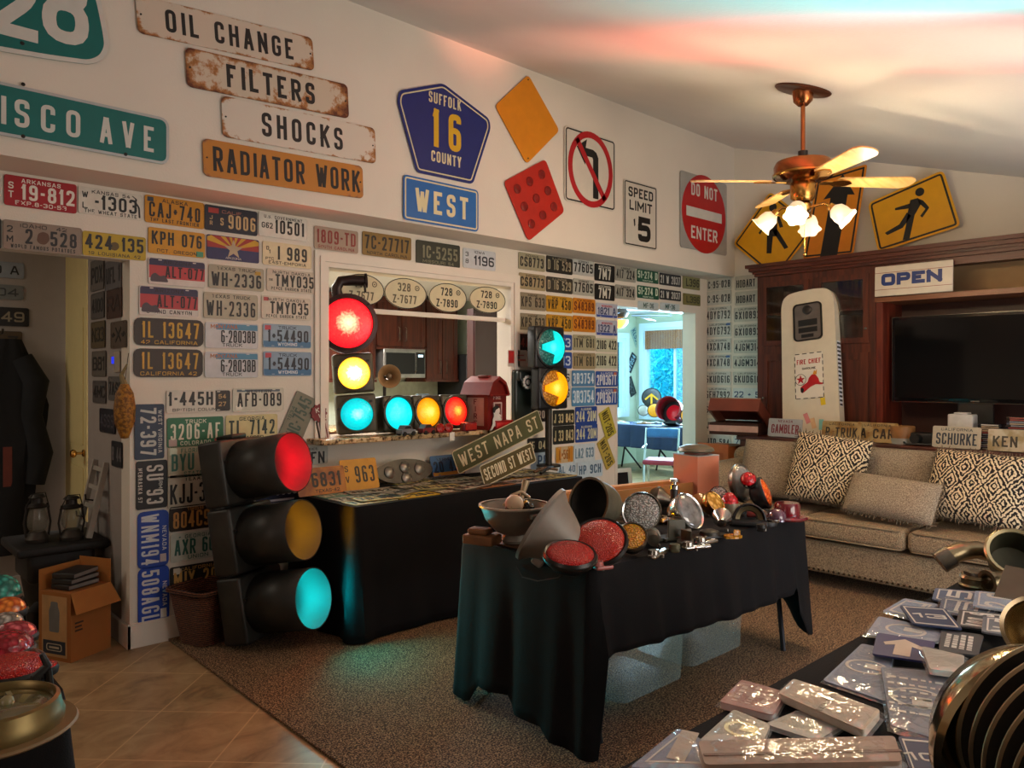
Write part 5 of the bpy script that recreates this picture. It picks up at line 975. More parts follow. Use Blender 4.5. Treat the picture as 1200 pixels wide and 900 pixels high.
p_ = onY(606, 420, YW - .012); t = thing('enamel_sign', 'small white and red enamel notice above the telephone', 'sign', frame(p_, (1, 0, 0), (0, 0, 1))); part(t, 'board', MB().prism(rrect(.21, .135, .008), 0, .006), mat('#c9bdb2', .5)); part(t, 'red_field', MB().box(-.10, -.04, .006, -.035, .06, .007), mat('#b52420', .5), None, None, False); part(t, 'red_line', MB().box(0, -.02, .006, .09, -.005, .007).box(0, .02, .006, .07, .03, .007), mat('#b5605a', .5), None, None, False)

# ------------------------------------------------------------------ plates and signs on the long table
ZT = TZ + .026
rg = random.Random(11)
pal = [('#8b8472', 'weathered grey'), ('#b9a86a', 'dull yellow'), ('#6f6a5c', 'dark grey'), ('#a8a390', 'pale grey'), ('#5b5540', 'dark olive'), ('#9a9684', 'stone grey')]
cnt = 0
for c in range(6):
    for r in range(4):
        x = 2.42 + c * .318 + rg.uniform(-.006, .006); y = 3.835 + r * .165 + rg.uniform(-.003, .003)
        if x > 3.65 and r == 0: y += .02
        if r == 3 and (c < 2 or c == 4): continue
        bgc, nm = pal[(c * 5 + r * 3) % 6]; lab = nm + ' embossed plate lying among the rows on the black clothed table'
        if (c, r) == (1, 0): bgc, lab = '#c9a418', 'bright yellow plate lying at the front edge of the plate table'
        if (c, r) == (3, 0): bgc, lab = '#9c5a22', 'rust orange plate lying at the front edge of the plate table'
        if (c, r) == (0, 0): bgc, lab = '#b5b78c', 'pale green plate lying at the front corner of the plate table'
        if (c, r) == (0, 2): bgc, lab = '#5f8a78', 'green plate lying beside the big signal'
        if (c, r) == (4, 0): bgc, lab = '#b9a6a0', 'pinkish plate lying in front of the lower olive street sign'
        if (c, r) == (4, 1): bgc, lab = '#a87f1e', 'mustard plate lying below the olive street signs'
        plate_at(frame((x, y, ZT), (1, 0, 0), (0, 1, 0)) @ R(rg.uniform(-2, 2)), .304, .15, '', bgc, '#231f1a' if bgc > '#7' else '#c9c0a8', rg.choice(('H', 'K', '2', '7')) + '%d-%03d' % (rg.randint(1, 9), rg.randint(100, 999)), '', '', lab, 'plates lying on the long table')
for k, (x, y, a) in enumerate(((2.66, 3.93, 24), (3.02, 3.98, -18), (3.36, 3.92, 12), (2.60, 4.12, -12), (2.95, 4.14, 9), (3.30, 4.12, -20), (3.62, 4.06, 16), (2.50, 3.86, -8), (3.88, 4.02, -14), (3.20, 3.86, 15))):
    bgc, nm = pal[k % 6]; plate_at(frame((x, y, ZT + .008), (1, 0, 0), (0, 1, 0)) @ R(a), .304, .15, '', bgc, '#231f1a' if bgc > '#7' else '#c9c0a8', '%d%s-%03d' % (k, 'ABCD'[k % 4], 111 + 77 * k), '', '', nm + ' plate lying askew on top of the others on the plate table', 'plates lying askew on the long table')
def stand(px, y, lean_, wd, ht, bg, fg, num, label, extra=(), ang=0.0, nb=(.86, .46, 0, -.05), z=None, top='', bgm=None):
    """a plate propped on the table, leaning back by lean_ degrees; px = bottom middle"""
    p = onY(px[0], px[1], y); zz = (ZT + .004 if z is None else z)
    M = frame((p.x, y, zz), (1, 0, 0), (0, math.sin(math.radians(lean_)), math.cos(math.radians(lean_)))) @ R(ang) @ T(0, ht / 2 + abs(math.sin(math.radians(ang))) * wd / 2, 0)
    return plate_at(M, wd, ht, '', bg, fg, num, top, '', label, 'plates propped on the long table', extra, nb, bgm=bgm)
stand((379, 570), 4.22, 16, .33, .17, '#b8741c', '#2c1d10', '6831', 'rusty orange plate numbered 6831 propped beside the big signal', (('t', 'P', -.36, .2, .07, .22), ('t', 'V', -.36, -.1, .08, .22), ('t', 'TEXAS-42', .1, -.36, .5, .12)), bgm=mat('#b8741c', .5, second='#8a4a18', vs=9), nb=(.6, .46, .1, .05))
stand((424, 566), 4.24, 16, .27, .20, '#c9901e', '#33260f', '963', 'golden plate numbered S V 963 propped on the table', (('t', 'S', -.34, .2, .09, .2), ('t', 'V', -.34, -.14, .1, .2)), nb=(.52, .46, .14, 0))
stand((527, 556), 4.40, 18, .30, .155, '#3f6b9c', '#1f3048', '20 451', 'blue plate with an orange foot propped under the ledge', (('p', 'orange_foot', -.49, -.48, .49, -.3, '#c98a2a'), ('t', 'VERMONT', 0, .3, .6, .14, '#1c2a40')))
# oval cast plate with raised round lenses
p = onY(474, 560, 4.36); t = thing('cast_lamp_plate', 'dark oval cast plate with round raised bosses propped under the ledge', 'casting', frame((p.x, 4.36, ZT + .075), (1, 0, 0), (0, .35, 1)))
part(t, 'plate_body', MB().prism(ellipse(.235, .085, 40), -.008, .008), mat('#4a443c', .4, .5, var=.25)); 
for dx, dy in ((-.13, .0), (0, .025), (.12, .005), (0, -.05)): part(t, 'boss', MB().lathe([(.042, .008), (.04, .016), (.028, .024), (0, .028)], 20, T(dx, dy, 0)), mat('#8a8478', .3, .6))
for (pa, pb, h_, st, bg, fgc, lab, yy, off) in (((533, 543), (634, 492), .17, 'WEST NAPA ST', '#4b4d27', '#cdbd9a', 'long olive street sign reading WEST NAPA ST', 4.2, 0), ((564.5, 558.5), (625.5, 529.5), .145, 'SECOND ST WEST', '#54481a', '#e0d6b8', 'shorter olive street sign reading SECOND ST WEST', 3.87, 0)):
    a, c = onY(pa[0], pa[1], yy), onY(pb[0], pb[1], yy); x = c - a; M = frame((a + c) / 2, x, (0, .12, 1)); L = x.length
    o = board('street_name_sign', lab, M, rrect(L, h_, .02), mat(bg, .5, var=.15, vs=5), True, mat(fgc, .5), .0, .006, 'olive street signs propped on the table'); part(o, 'street_name', text(MB(), st, 0, 0, L * .9, h_ * .56, bold=st[0] == 'S', z=.002, gap=.22), mat(fgc, .5, var=.05))
p = onZ(690, 560, ZT); t = thing('binder_clip_bundle', 'small bundle of black handled tools at the table end', 'tools', (4.06, 3.98, ZT + .01)); part(t, 'tool_handle', MB().tube([(-.12, -.04, .01), (0, 0, .04), (.08, .03, .03)], .012), BLACK); part(t, 'tool_handle', MB().tube([(-.10, .05, .01), (0, .03, .035), (.08, -.02, .02)], .011), mat('#6a4a2c', .5)); part(t, 'tool_head', MB().rbox((.02, .08, .02), (.09, .06, .03), .008), CHROME)
# ------------------------------------------------------------------ wall unit with television
CX0 = 6.5; YA, YB, YC = 3.63, 2.565, .75
t = thing('wall_unit', 'large cherry wall unit framing the television', 'wall unit', (CX0, 0, 0))
b = MB().box(0, YB, .97, .45, YB + .03, 2.42).box(0, YA - .03, .97, .45, YA, 2.42).box(.42, YC, .97, .45, YA, 2.42).box(0, YC, 2.40, .45, YA, 2.42).box(0, YB, 1.735, .45, YA, 1.765).box(.02, YB, .97, .42, YA, .99)
part(t, 'tower_carcass', b, CHERRY, None, None, False)
YM = (YA + YB) / 2; b = MB()
for y0, y1 in ((YB, YB + .05), (YM - .035, YM + .035), (YA - .05, YA)): b.box(-.02, y0, .97, .0, y1, 2.42)
b.box(-.019, YB + .001, 2.36, .001, YA - .001, 2.419).box(-.019, YB + .001, 1.70, .001, YA - .001, 1.78); part(t, 'face_frame', b, CHERRY, None, None, False)
for y0, y1 in ((YB + .05, YM - .035), (YM + .035, YA - .05)):
    b = MB(); f = .045; b.box(-.035, y0, 1.78, -.012, y0 + f, 2.36).box(-.035, y1 - f, 1.78, -.012, y1, 2.36).box(-.035, y0 + f, 1.78, -.012, y1 - f, 1.78 + f).box(-.035, y0 + f, 2.36 - f, -.012, y1 - f, 2.36)
    dd = part(t, 'glass_door', b, CHERRY, None, None, False); part(dd, 'door_pane', MB().box(-.026, y0 + f, 1.78 + f, -.022, y1 - f, 2.36 - f), GLASS, None, None, False); part(dd, 'knob', MB().ball((-.045, y0 + .02, 1.9), .012), OLDCHROME)
    b = MB().box(-.03, y0, 1.0, -.008, y1, 1.70); b.box(-.042, y0, 1.0, -.03, y0 + .06, 1.70).box(-.042, y1 - .06, 1.0, -.03, y1, 1.70).box(-.042, y0 + .06, 1.0, -.03, y1 - .06, 1.06).box(-.042, y0 + .06, 1.64, -.03, y1 - .06, 1.70); dd = part(t, 'panel_door', b, CHERRY, None, None, False); part(dd, 'knob', MB().ball((-.055, y1 - .03, 1.3), .012), OLDCHROME)
    part(t, 'inner_shelf', MB().box(.02, y0, 2.06, .42, y1, 2.08), CHERRY, None, None, False)
b = MB()
for k, (o, z0, z1) in enumerate(((.03, 2.42, 2.445), (.05, 2.445, 2.465), (.085, 2.465, 2.495), (.12, 2.495, 2.525))): b.box(-.02 - o, YC, z0, .46, YA + o * .5, z1)
part(t, 'crown', b, CHERRY_H, None, None, False); part(t, 'header_rail', MB().box(-.018, YC, 2.362, .002, YB, 2.418), CHERRY_H, None, None, False)
part(t, 'bridge_shelf', MB().box(-.03, YC, 2.11, .44, YB, 2.15), mat('#7d4a2c', .4, var=.12, vs=5), None, None, False); part(t, 'niche_back', MB().box(.41, YC, .97, .425, YB, 2.11), mat('#3d1a10', .5), None, None, False)
part(t, 'niche_upper_back', MB().box(.41, YC, 2.15, .42, YB, 2.40), mat('#b08e64', .8, var=.05), None, None, False); part(t, 'niche_side', MB().box(0, YB - .05, .97, .41, YB, 2.11), REDWOOD, None, None, False)
b = MB().box(-.36, YC, .1, .45, YA - .02, .93).box(-.34, YC, 0, .45, YA - .04, .1); part(t, 'base_cabinet', b, CHERRY, None, None, False); part(t, 'counter_top', MB().rbox((.035, (YC + YA) / 2, .95), (.83, YA - YC + .02, .04), .01), CHERRY_H)
ZC = .972
# television
yl, yr = 2.485, 1.26; t = thing('television', 'large black flat television in the cherry wall unit', 'television', T(6.62, (yl + yr) / 2, 1.64)); w_ = yl - yr
Mt = frame((0, 0, 0), (0, -1, 0), (0, 0, 1)); part(t, 'casing', MB().rbox((0, 0, -.025), (w_, .70, .05), .012, Mt), mat('#0b0b0d', .15)); part(t, 'screen', MB().box(-w_ / 2 + .025, -.315, 0, w_ / 2 - .025, .325, .003, Mt), mat('#060709', .06, var=0), None, None, False)
part(t, 'trim_edge', MB().ring(rrect(w_, .70, .012), rrect(w_ - .01, .69, .01), -.002, .004, Mt), mat('#6b6661', .2, .9)); part(t, 'badge', MB().box(-.03, -.337, .0, .03, -.329, .004, Mt), CHROME, None, None, False)
part(t, 'stand_neck', MB().box(-.12, -.67, -.04, .12, -.33, -.01, Mt), BLACK, None, None, False); part(t, 'stand_foot', MB().rbox((0, -.658, -.02), (.6, .02, .22), .006, Mt), BLACK)
# OPEN sign standing on the bridge shelf
a = onX(1025.5, 309, 6.44); c = onX(1117, 347, 6.44); wd = a.y - c.y; ht = .245
t = thing('open_sign', 'white board reading OPEN in blue on the shelf over the television', 'sign', frame((6.44, (a.y + c.y) / 2, 2.152 + ht / 2), (0, -1, 0), (.04, 0, 1))); part(t, 'board', MB().rbox((0, 0, 0), (wd, ht, .018), .006), mat('#cdc2ae', .5, var=.05))
part(t, 'lettering', text(MB(), 'OPEN', -.01, .01, wd * .78, ht * .40, z=.0095, gap=.10, t=.003, th=.30), mat('#16326e', .4)); part(t, 'red_line', MB().box(-wd / 2, ht * .27, .009, wd / 2, ht * .285, .0105).box(-wd / 2, -ht * .29, .009, wd / 2, -ht * .275, .0105), mat('#8a3a30', .5), None, None, False)
# road signs leaning on the wall on top of the unit
def on_unit(pts, x=6.9): return [onX(px, py, x) for px, py in pts]
def lean_sign(name, label, pts, m, bm, x=6.9, rad=.05):
    V = on_unit(pts, x); c = sum(V, Vector()) / len(V); M = frame(c, (0, -1, 0), (0, 0, 1)); inv = M.inverted(); L = [(inv @ v) for v in V]
    return board(name, label, M, roundpoly([(p.x, p.y) for p in L], rad), m, True, bm, .018, .016, 'road signs on top of the wall unit'), inv
YW_ = mat('#dda008', .45, var=.04); ORW = mat('#d98410', .45, var=.05)
def person(pr, P0, z=.003):
    """pictogram of a walking person; pr maps the sign's local frame"""
    pass
L0, T0 = onX(859, 286, 6.9), onX(902.5, 224.5, 6.9); e = Vector((-(T0.y - L0.y), T0.z - L0.z)); f = Vector((e.y, -e.x))
back = lambda q: Vector((6.9, -q[0], q[1])); l2 = Vector((-L0.y, L0.z)); cs = [l2, l2 + e, l2 + e + f, l2 + f]
cc = sum(cs, Vector((0, 0))) / 4; M = frame((6.9, -cc.x, cc.y), (0, -1, 0), (0, 0, 1))
o = board('pedestrian_sign', 'yellow pedestrian diamond leaning at the wall corner behind the fan lamps', M, roundpoly([tuple(q - cc) for q in cs], .05), YW_, True, BLACK, .018, .016, 'road signs on top of the wall unit')
def loc_e(M, px, py, x=6.9): v = M.inverted() @ onX(px, py, x); return (v.x, v.y)
fig1 = [[(899, 276), (906, 276), (904, 297), (898.5, 297)], [(905, 270), (910.5, 268), (924, 290), (919.5, 292)], [(898, 262), (901, 256), (891, 275), (889, 273)], [(901, 250), (911, 250), (911, 277), (899, 277)], [(909, 252), (914, 254), (918, 266), (914, 267)]]
b = MB()
for pl in fig1: b.prism([loc_e(M, *q) for q in pl], .002, .004)
b.prism([(x * .04 + loc_e(M, 906, 243)[0], y * .04 + loc_e(M, 906, 243)[1]) for x, y in ellipse(1, 1, 20)], .002, .004); part(o, 'walking_figure', b, BLACK, None, None, False)
o, inv = lean_sign('arrow_sign', 'tall orange sign with black upward arrow on the wall unit', [(941, 304), (957, 210), (1016.5, 192), (1000, 298)], ORW, BLACK, 6.86, .03)
le = lambda px, py, x=6.86: ((inv @ onX(px, py, x)).x, (inv @ onX(px, py, x)).y)
part(o, 'up_arrow', MB().prism([le(*q) for q in ((961, 302), (973.5, 232), (965, 234), (988, 204), (1002, 228), (993.5, 228), (981, 300))], .002, .004), BLACK, None, None, False)
o, inv = lean_sign('pedestrian_sign', 'yellow pedestrian diamond leaning nearest the OPEN sign', [(1017, 238), (1105.5, 199), (1126, 265), (1029, 296)], YW_, BLACK, 6.88, .05)
b = MB(); le = lambda px, py, x=6.88: ((inv @ onX(px, py, x)).x, (inv @ onX(px, py, x)).y)
for pl in ([(1067, 234.5), (1076, 232), (1080, 238), (1072, 252), (1063.5, 251)], [(1068, 238), (1065, 244.5), (1049, 246.5), (1049, 244)], [(1076, 232.5), (1082, 235), (1089, 243), (1086, 246), (1077, 238)], [(1086, 243), (1089, 243.5), (1081, 255), (1078.5, 253)], [(1063, 249), (1068, 253), (1058, 267), (1040, 275.5), (1037, 273), (1054, 263)], [(1064, 251), (1072, 252), (1066, 280), (1058, 281.5), (1062, 264)]): b.prism([le(*q) for q in pl], .002, .004)
h_ = le(1078, 225); b.prism([(h_[0] + x * .036, h_[1] + y * .036) for x, y in ellipse(1, 1, 20)], .002, .004); part(o, 'walking_figure', b, BLACK, None, None, False)
# petrol pump front leaning on the unit
p0 = onX(920, 506, 6.22); p1 = onX(938, 352, 6.40); bot = Vector((6.22, p0.y, ZC)); 
bl, br, tr, tl = onX(917, 508, 6.26), onX(984, 508, 6.26), onX(998, 346, 6.42), onX(937, 346, 6.42); x_ = (br - bl) + (tr - tl); y_ = (tl - bl) + (tr - br); o_ = (bl + br) / 2; o_.z = ZC
L = ((tl + tr) / 2 - o_).length; o_ = Vector((6.27, o_.y, ZC)); wd = x_.length / 2; ht = (tl.z + tr.z) / 2 - ZC + .045; tilt = math.radians(-5.5)
t = thing('petrol_pump_front', 'cream petrol pump front leaning on the wall unit with notes stuck on', 'petrol pump', frame(o_ + Vector((0, 0, .012)), (0, -math.cos(tilt), -math.sin(tilt) * -1 * -1), (.13, math.sin(tilt) * 1.0, 1)))
PUMP = mat('#cfc6b0', .3, var=.04, coat=.4)
ol = [(-wd / 2 - .015, 0.0), (wd / 2 + .015, 0.0)] + [(wd / 2, ht - .12), (wd / 2 - .02, ht - .05), (wd / 2 - .07, ht - .012), (wd * .15, ht), (-wd * .15, ht), (-wd / 2 + .07, ht - .012), (-wd / 2 + .02, ht - .05), (-wd / 2, ht - .12)]
t.location.z += .02; part(t, 'pump_body', MB().prism(roundpoly(ol, .03), -.09, 0), PUMP); part(t, 'edge_trim', MB().box(wd / 2 + .006, .02, -.07, wd / 2 + .012, ht * .62, -.02), nodes_mat('dash', stripes_fn('#20242a', '#d5d8e0', 9.0, 'Y')), None, None, False)
gy = ht * .775; part(t, 'dial_frame', MB().ring(rrect(.26, .335, .04, 5), rrect(.235, .31, .032, 5), 0, .012, T(0.005, gy, 0)), DARKMETAL); dp = part(t, 'dial_plate', MB().prism(rrect(.235, .31, .032, 5), 0, .004, T(.005, gy, 0)), mat('#6f6a66', .4, .4))
part(dp, 'dial_knob', MB().lathe([(.04, 0), (.04, .012), (.026, .02), (0, .022)], 22, T(.005, gy + .105, .004)), mat('#3a3634', .3, .5)); part(dp, 'price_window', MB().box(-.08, gy - .035, .004, .09, gy + .02, .008).box(-.08, gy - .095, .004, .09, gy - .05, .008).box(-.055, gy - .14, .004, .055, gy - .11, .008), BLACK, None, None, False)
cy_ = ht * .40; part(t, 'poster', MB().box(-.125, cy_ - .20, .0, .13, cy_ + .20, .003), mat('#d9d2c2', .5, var=.02), None, None, False)
b = MB()
for k in range(7):
    for sx in (-.124, .126): b.box(sx - .003, cy_ - .195 + k * .056, .003, sx + .003, cy_ - .16 + k * .056, .004)
for k in range(4):
    for sy in (-.196, .196): b.box(-.12 + k * .066, cy_ + sy - .003, .003, -.08 + k * .066, cy_ + sy + .003, .004)
part(t, 'poster_border', b, BLACK, None, None, False); RD = mat('#b8141c', .45)
part(t, 'poster_title', text(MB(), 'FIRE CHIEF', 0.002, cy_ + .125, .215, .042, z=.003), RD); part(t, 'poster_subtitle', text(MB(), 'GASOLINE', .002, cy_ + .065, .12, .018, z=.003), BLACK)
hat = [(-.075, -.14), (-.08, -.10), (-.045, -.075), (-.01, -.055), (0, -.02), (.03, .01), (.06, .005), (.085, -.03), (.092, -.065), (.125, -.072), (.12, -.085), (.09, -.085), (.06, -.08), (.01, -.10), (-.03, -.13), (-.06, -.15)]
part(t, 'helmet_emblem', MB().prism(roundpoly([(x, y + cy_) for x, y in hat], .012), .003, .005), RD); part(t, 'helmet_badge', MB().prism([(.035, cy_ + .005), (.05, cy_ + .045), (.06, cy_ + .03), (.075, cy_ + .05), (.07, cy_ + .005)], .005, .006), mat('#d9902a', .5), None, None, False)
part(t, 'helmet_shade', MB().prism(roundpoly([(-.075, -.14 + cy_), (-.078, -.105 + cy_), (-.055, -.10 + cy_), (-.045, -.125 + cy_), (-.06, -.15 + cy_)], .01), .005, .006), BLACK)
st = [((.042 if k % 2 == 0 else .017) * math.cos(PI / 2 + k * PI / 5) - .075, (.042 if k % 2 == 0 else .017) * math.sin(PI / 2 + k * PI / 5) + cy_ - .03) for k in range(10)]
part(t, 'star_mark', MB().prism(st, .003, .005), RD, None, None, False); part(t, 'star_circle', MB().ring([(x - .075, y + cy_ - .03) for x, y in ellipse(.05, .05, 24)], [(x - .075, y + cy_ - .03) for x, y in ellipse(.046, .046, 24)], .003, .0045), BLACK)
for x, y, col, a in ((.115, .27, '#e0c01c', 6), (-.03, .12, '#d98a8a', 20), (.025, .075, '#dcb68c', 12), (.095, .06, '#7fc0bc', -4)): part(t, 'sticky_note', MB().box(-.02, -.045, 0, .02, .045, .003, T(x, y + .02, 0) @ R(a)), mat(col, .6), None, None, False)
# props on the counter behind the sofa
def cstand(px, x, wd, ht, bg, fg, num, label, lean_=10, top='', nb=(.8, .42, 0, -.06), extra=(), ang=0, bgm=None):
    p = onX(px, 500, x); M = frame((x, p.y, ZC + .004), (0, -1, 0), (math.sin(math.radians(lean_)), 0, math.cos(math.radians(lean_)))) @ T(0, ht / 2 + .03 * abs(ang), 0) @ R(ang)
    return plate_at(M, wd, ht, '', bg, fg, num, top, '', label, 'name plates on the counter behind the sofa', extra, nb, bgm=bgm)
cstand(919, 6.18, .31, .158, '#a9aeb2', '#7a2a34', 'GAMBLER', 'silver Nevada plate reading GAMBLER on the counter', top='NEVADA')
RUSTP = mat('#a58c5c', .55, second='#86642f', vs=10)
cstand(985, 6.16, .32, .158, '#a58c5c', '#2c2114', 'R TRUK', 'rust stained plate reading R TRUK on the counter', top='CALIFORNIA', bgm=RUSTP, extra=(('t', '*', -.2, -.04, .06, .2, '#7a4a20'),)); cstand(1027, 6.21, .32, .158, '#a58c5c', '#2c2114', 'A CAR', 'rust stained plate reading A CAR behind the ikat cushion', top='CALIFORNIA', bgm=RUSTP, extra=(('t', '*', -.2, -.04, .06, .2, '#7a4a20'),))
cstand(1120, 6.14, .32, .158, '#b3ac9a', '#202c3c', 'SCHURKE', 'cream plate with dark blue custom lettering on the counter', top='CALIFORNIA', nb=(.84, .46, 0, -.08))
cstand(1186, 6.13, .30, .155, '#b0a791', '#3a372c', 'KEN 5', 'worn cream plate reading KEN on the counter by the disc cases', top='', bgm=mat('#b8ae97', .55, second='#96855f', vs=10))
p = onX(878, 500, 6.5); t = thing('wooden_chest', 'open red brown wooden chest on the counter beside the pump', 'chest', T(6.29, p.y - .03, ZC) @ R(12)); RB = mat('#7d3d2c', .45, var=.15, vs=5)
b = MB().box(-.2, -.22, 0, .2, .22, .02).box(-.2, -.22, .02, -.185, .22, .11).box(.185, -.22, .02, .2, .22, .11).box(-.185, .205, .02, .185, .22, .11).box(-.185, -.22, .02, .185, -.205, .11); part(t, 'chest_body', b, mat('#3a1c12', .5), None, None, False)
part(t, 'white_band', MB().box(-.204, -.225, .03, -.2, .225, .085), mat('#c9a79c', .5), None, None, False); Ml = T(.2, 0, .115) @ R(28, 'Y'); part(t, 'chest_lid', MB().box(-.41, -.23, 0, 0, .23, .02, Ml).box(-.41, -.23, -.10, -.39, .23, 0, Ml).box(-.39, -.23, -.10, 0, -.21, 0, Ml).box(-.39, .21, -.10, 0, .23, 0, Ml), RB, None, None, False); part(t, 'lid_edge', MB().box(-.414, -.232, .02, -.40, .232, .026, Ml), mat('#b08a70', .4), None, None, False)
p = onX(882, 527, 6.05); t = thing('wooden_crate', 'bright orange brown wooden crate in the corner behind the sofa arm', 'crate', (6.3, 3.88, 0)); cw = mat('#b0602c', .6, var=.1); part(t, 'side_panel', MB().box(-.16, -.16, .0, .16, .16, .86), cw, None, None, False); b = MB()
b.box(-.178, -.16, 0, -.16, -.11, .88).box(-.178, .11, 0, -.16, .16, .88).box(-.178, -.11, .80, -.16, .11, .88).box(-.178, -.11, .4, -.16, .11, .46); part(t, 'frame_rail', b, mat('#c4713a', .6), None, None, False)
for px, x, lab in ((1057, 6.3, 'small round tan wooden box on the counter'),):
    p = onX(px, 500, x); t = thing('round_box', lab, 'box', (x, p.y, ZC)); part(t, 'box_base', MB().lathe([(0, 0), (.10, 0), (.10, .045), (0, .045)], 28), mat('#a5a39a', .4, .3)); part(t, 'box_lid', MB().lathe([(0, .046), (.095, .046), (.095, .135), (.085, .14), (0, .14)], 28), mat('#96683a', .5))
p = onX(1128, 480, 6.33); t = thing('white_carton', 'small white carton behind the cream custom plate', 'carton', (6.33, p.y, ZC)); part(t, 'carton_body', MB().rbox((0, 0, .125), (.12, .17, .24), .01), mat('#c4c1ba', .5)); part(t, 'carton_flap', MB().rbox((0, 0, .252), (.10, .09, .012), .004), mat('#d0cdc6', .5))
p = onX(1078, 500, 6.3); t = thing('black_camera', 'heap of black camera gear on the counter beside the round box', 'camera', (6.3, p.y - .02, ZC)); part(t, 'camera_body', MB().rbox((0, 0, .05), (.1, .17, .09), .015), BLACK); part(t, 'lens_barrel', MB().cyl((-.05, .02, .05), (-.12, .02, .05), .035), BLACK); part(t, 'strap', MB().tube([(0, -.09, .08), (-.06, -.13, .02), (-.1, -.06, .012), (-.12, .08, .012), (-.04, .14, .03), (0, .09, .08)], .008, 6), BLACK)
rg = random.Random(5); 
for st_, (px, x, n, lab) in enumerate(((1163, 6.3, 13, 'disc case in the stack behind the custom name plates'), (1196, 6.3, 17, 'disc case in the taller stack at the picture edge'))):
    p = onX(px, 500, x); z = ZC
    for k in range(n):
        h_ = .0142; c_ = rg.choice(('#18181a', '#22242a', '#33302c', '#b9b3a6', '#2a1f1a', '#4a5a6a', '#8a3a34')); 
        t = solo('disc_case', lab, 'disc case', MB().rbox((0, 0, h_ / 2), (.125, .142, h_ - .001), .002), mat(c_, .25), T(x + rg.uniform(-.006, .006), p.y + rg.uniform(-.006, .006), z) @ R(rg.uniform(-3, 3)), lab.replace('disc case in', 'disc cases in')); part(t, 'spine_label', MB().box(-.0645, -.06, .003, -.0625, .05, h_ - .004), mat(rg.choice(('#c9c4b8', '#8a8f9a', '#b8a080', '#a04a40')), .5), None, None, False); z += h_

# ------------------------------------------------------------------ sofa and cushions
SX0, SX1, SY0, SY1 = 5.2, 6.1, .34, 3.55
t = thing('sofa', 'long beige tweed sofa with nailhead trim before the wall unit', 'sofa', (0, 0, 0))
part(t, 'base', MB().rbox(((SX0 + SX1) / 2 + .03, (SY0 + SY1) / 2, .225), (SX1 - SX0 - .02, SY1 - SY0, .23), .03), SOFA); b = MB()
for k in range(88): y = SY0 + .05 + k * (SY1 - SY0 - .1) / 87; b.ball((SX0 + .042, y, .135), .010, None, 6)
part(t, 'nailhead_trim', b, mat('#4a3a28', .3, .8)); part(t, 'back_frame', MB().rbox((SX1 - .1, (SY0 + SY1) / 2, .52), (.22, SY1 - SY0, .74), .07), SOFA)
for y in (SY0 + .12, SY1 - .12): part(t, 'arm', MB().rbox(((SX0 + SX1) / 2 + .06, y, .42), (SX1 - SX0 - .1, .24, .58), .09).tube([(SX0 + .1, y, .66), (SX1 - .15, y, .68)], .135, 16), SOFA)
for x in (SX0 + .12, SX1 - .12):
    for y in (SY0 + .12, SY1 - .12): part(t, 'foot', MB().lathe([(0, 0), (.03, 0), (.045, .05), (.04, .11), (0, .11)], 16, T(x, y, .012)), mat('#2a160c', .4))
seats = [(.60, 1.12), (1.13, 1.865), (1.875, 2.60), (2.61, 3.30)]
def puff(cx, cy, cz, sx, sy, sz, ex=.5, M=None, n=18, p=4.0):
    """stuffed cushion: rounded slab, thickest in the middle"""
    b = MB(); vs = []; fs = []
    def pt(u, v, s):
        a = max(0, 1 - abs(u) ** p) ** ex; c = max(0, 1 - abs(v) ** p) ** ex
        return (cx + u * sx / 2, cy + v * sy / 2, cz + s * sz / 2 * a * c)
    U = [math.sin(PI / 2 * (2 * i / n - 1)) for i in range(n + 1)]
    for s in (1, -1):
        o = len(vs); vs += [pt(u, v, s) for v in U for u in U]
        for j in range(n):
            for i in range(n):
                q = (o + j * (n + 1) + i, o + j * (n + 1) + i + 1, o + (j + 1) * (n + 1) + i + 1, o + (j + 1) * (n + 1) + i); fs.append(q if s == 1 else q[::-1])
    return b.add(vs, fs, M)
for y0, y1 in seats:
    s = part(t, 'seat_cushion', MB().rbox(((SX0 + SX1) / 2 - .06, (y0 + y1) / 2, .43), (SX1 - SX0 - .1, y1 - y0, .145), .045, None, 5), SOFA); b = MB()
    for zz in (.37, .492): b.tube([(SX0 + .01, y0 + .03, zz), (SX0 - .008, y0 + .05, zz), (SX0 - .008, y1 - .05, zz), (SX0 + .01, y1 - .03, zz)], .006, 6)
    part(s, 'piping', b, mat('#8d7a5e', .9)); Mb = T(SX1 - .30, (y0 + y1) / 2, .735) @ R(-78, 'Y'); part(t, 'back_cushion', puff(0, 0, 0, .48, y1 - y0 - .01, .24, .42, Mb), SOFA2)
def cushion(px, py, x, w_, h_, th, m, label, tilt=20, yaw=0, roll=0, fringe=None, ex=.62):
    p = onX(px, py, x); M = frame(p, (math.sin(math.radians(yaw)), -math.cos(math.radians(yaw)), 0), (math.sin(math.radians(tilt)), 0, math.cos(math.radians(tilt)))) @ R(roll)
    t = thing('cushion', label, 'cushion', M, 'scatter cushions on the sofa'); part(t, 'cushion_cover', puff(0, 0, 0, w_, h_, th, ex, None, 16), m)
    if fringe:
        b = MB(); rg = random.Random(int(px)); pts = []
        for k in range(40):
            for side in range(4):
                s = -.5 + k / 39; q = [(s * w_, h_ / 2), (w_ / 2, s * h_), (s * w_, -h_ / 2), (-w_ / 2, s * h_)][side]; d = Vector([(0, 1), (1, 0), (0, -1), (-1, 0)][side]); q = Vector(q); e = q + d * rg.uniform(.012, .028) + Vector((rg.uniform(-.01, .01), rg.uniform(-.01, .01)))
                b.tube([(q.x - d.x * .006, q.y - d.y * .006, rg.uniform(-.004, .004)), (e.x, e.y, rg.uniform(-.012, .012))], [.004, .002], 4)
        part(t, 'fringe', b, fringe, None, None, False)
    return t
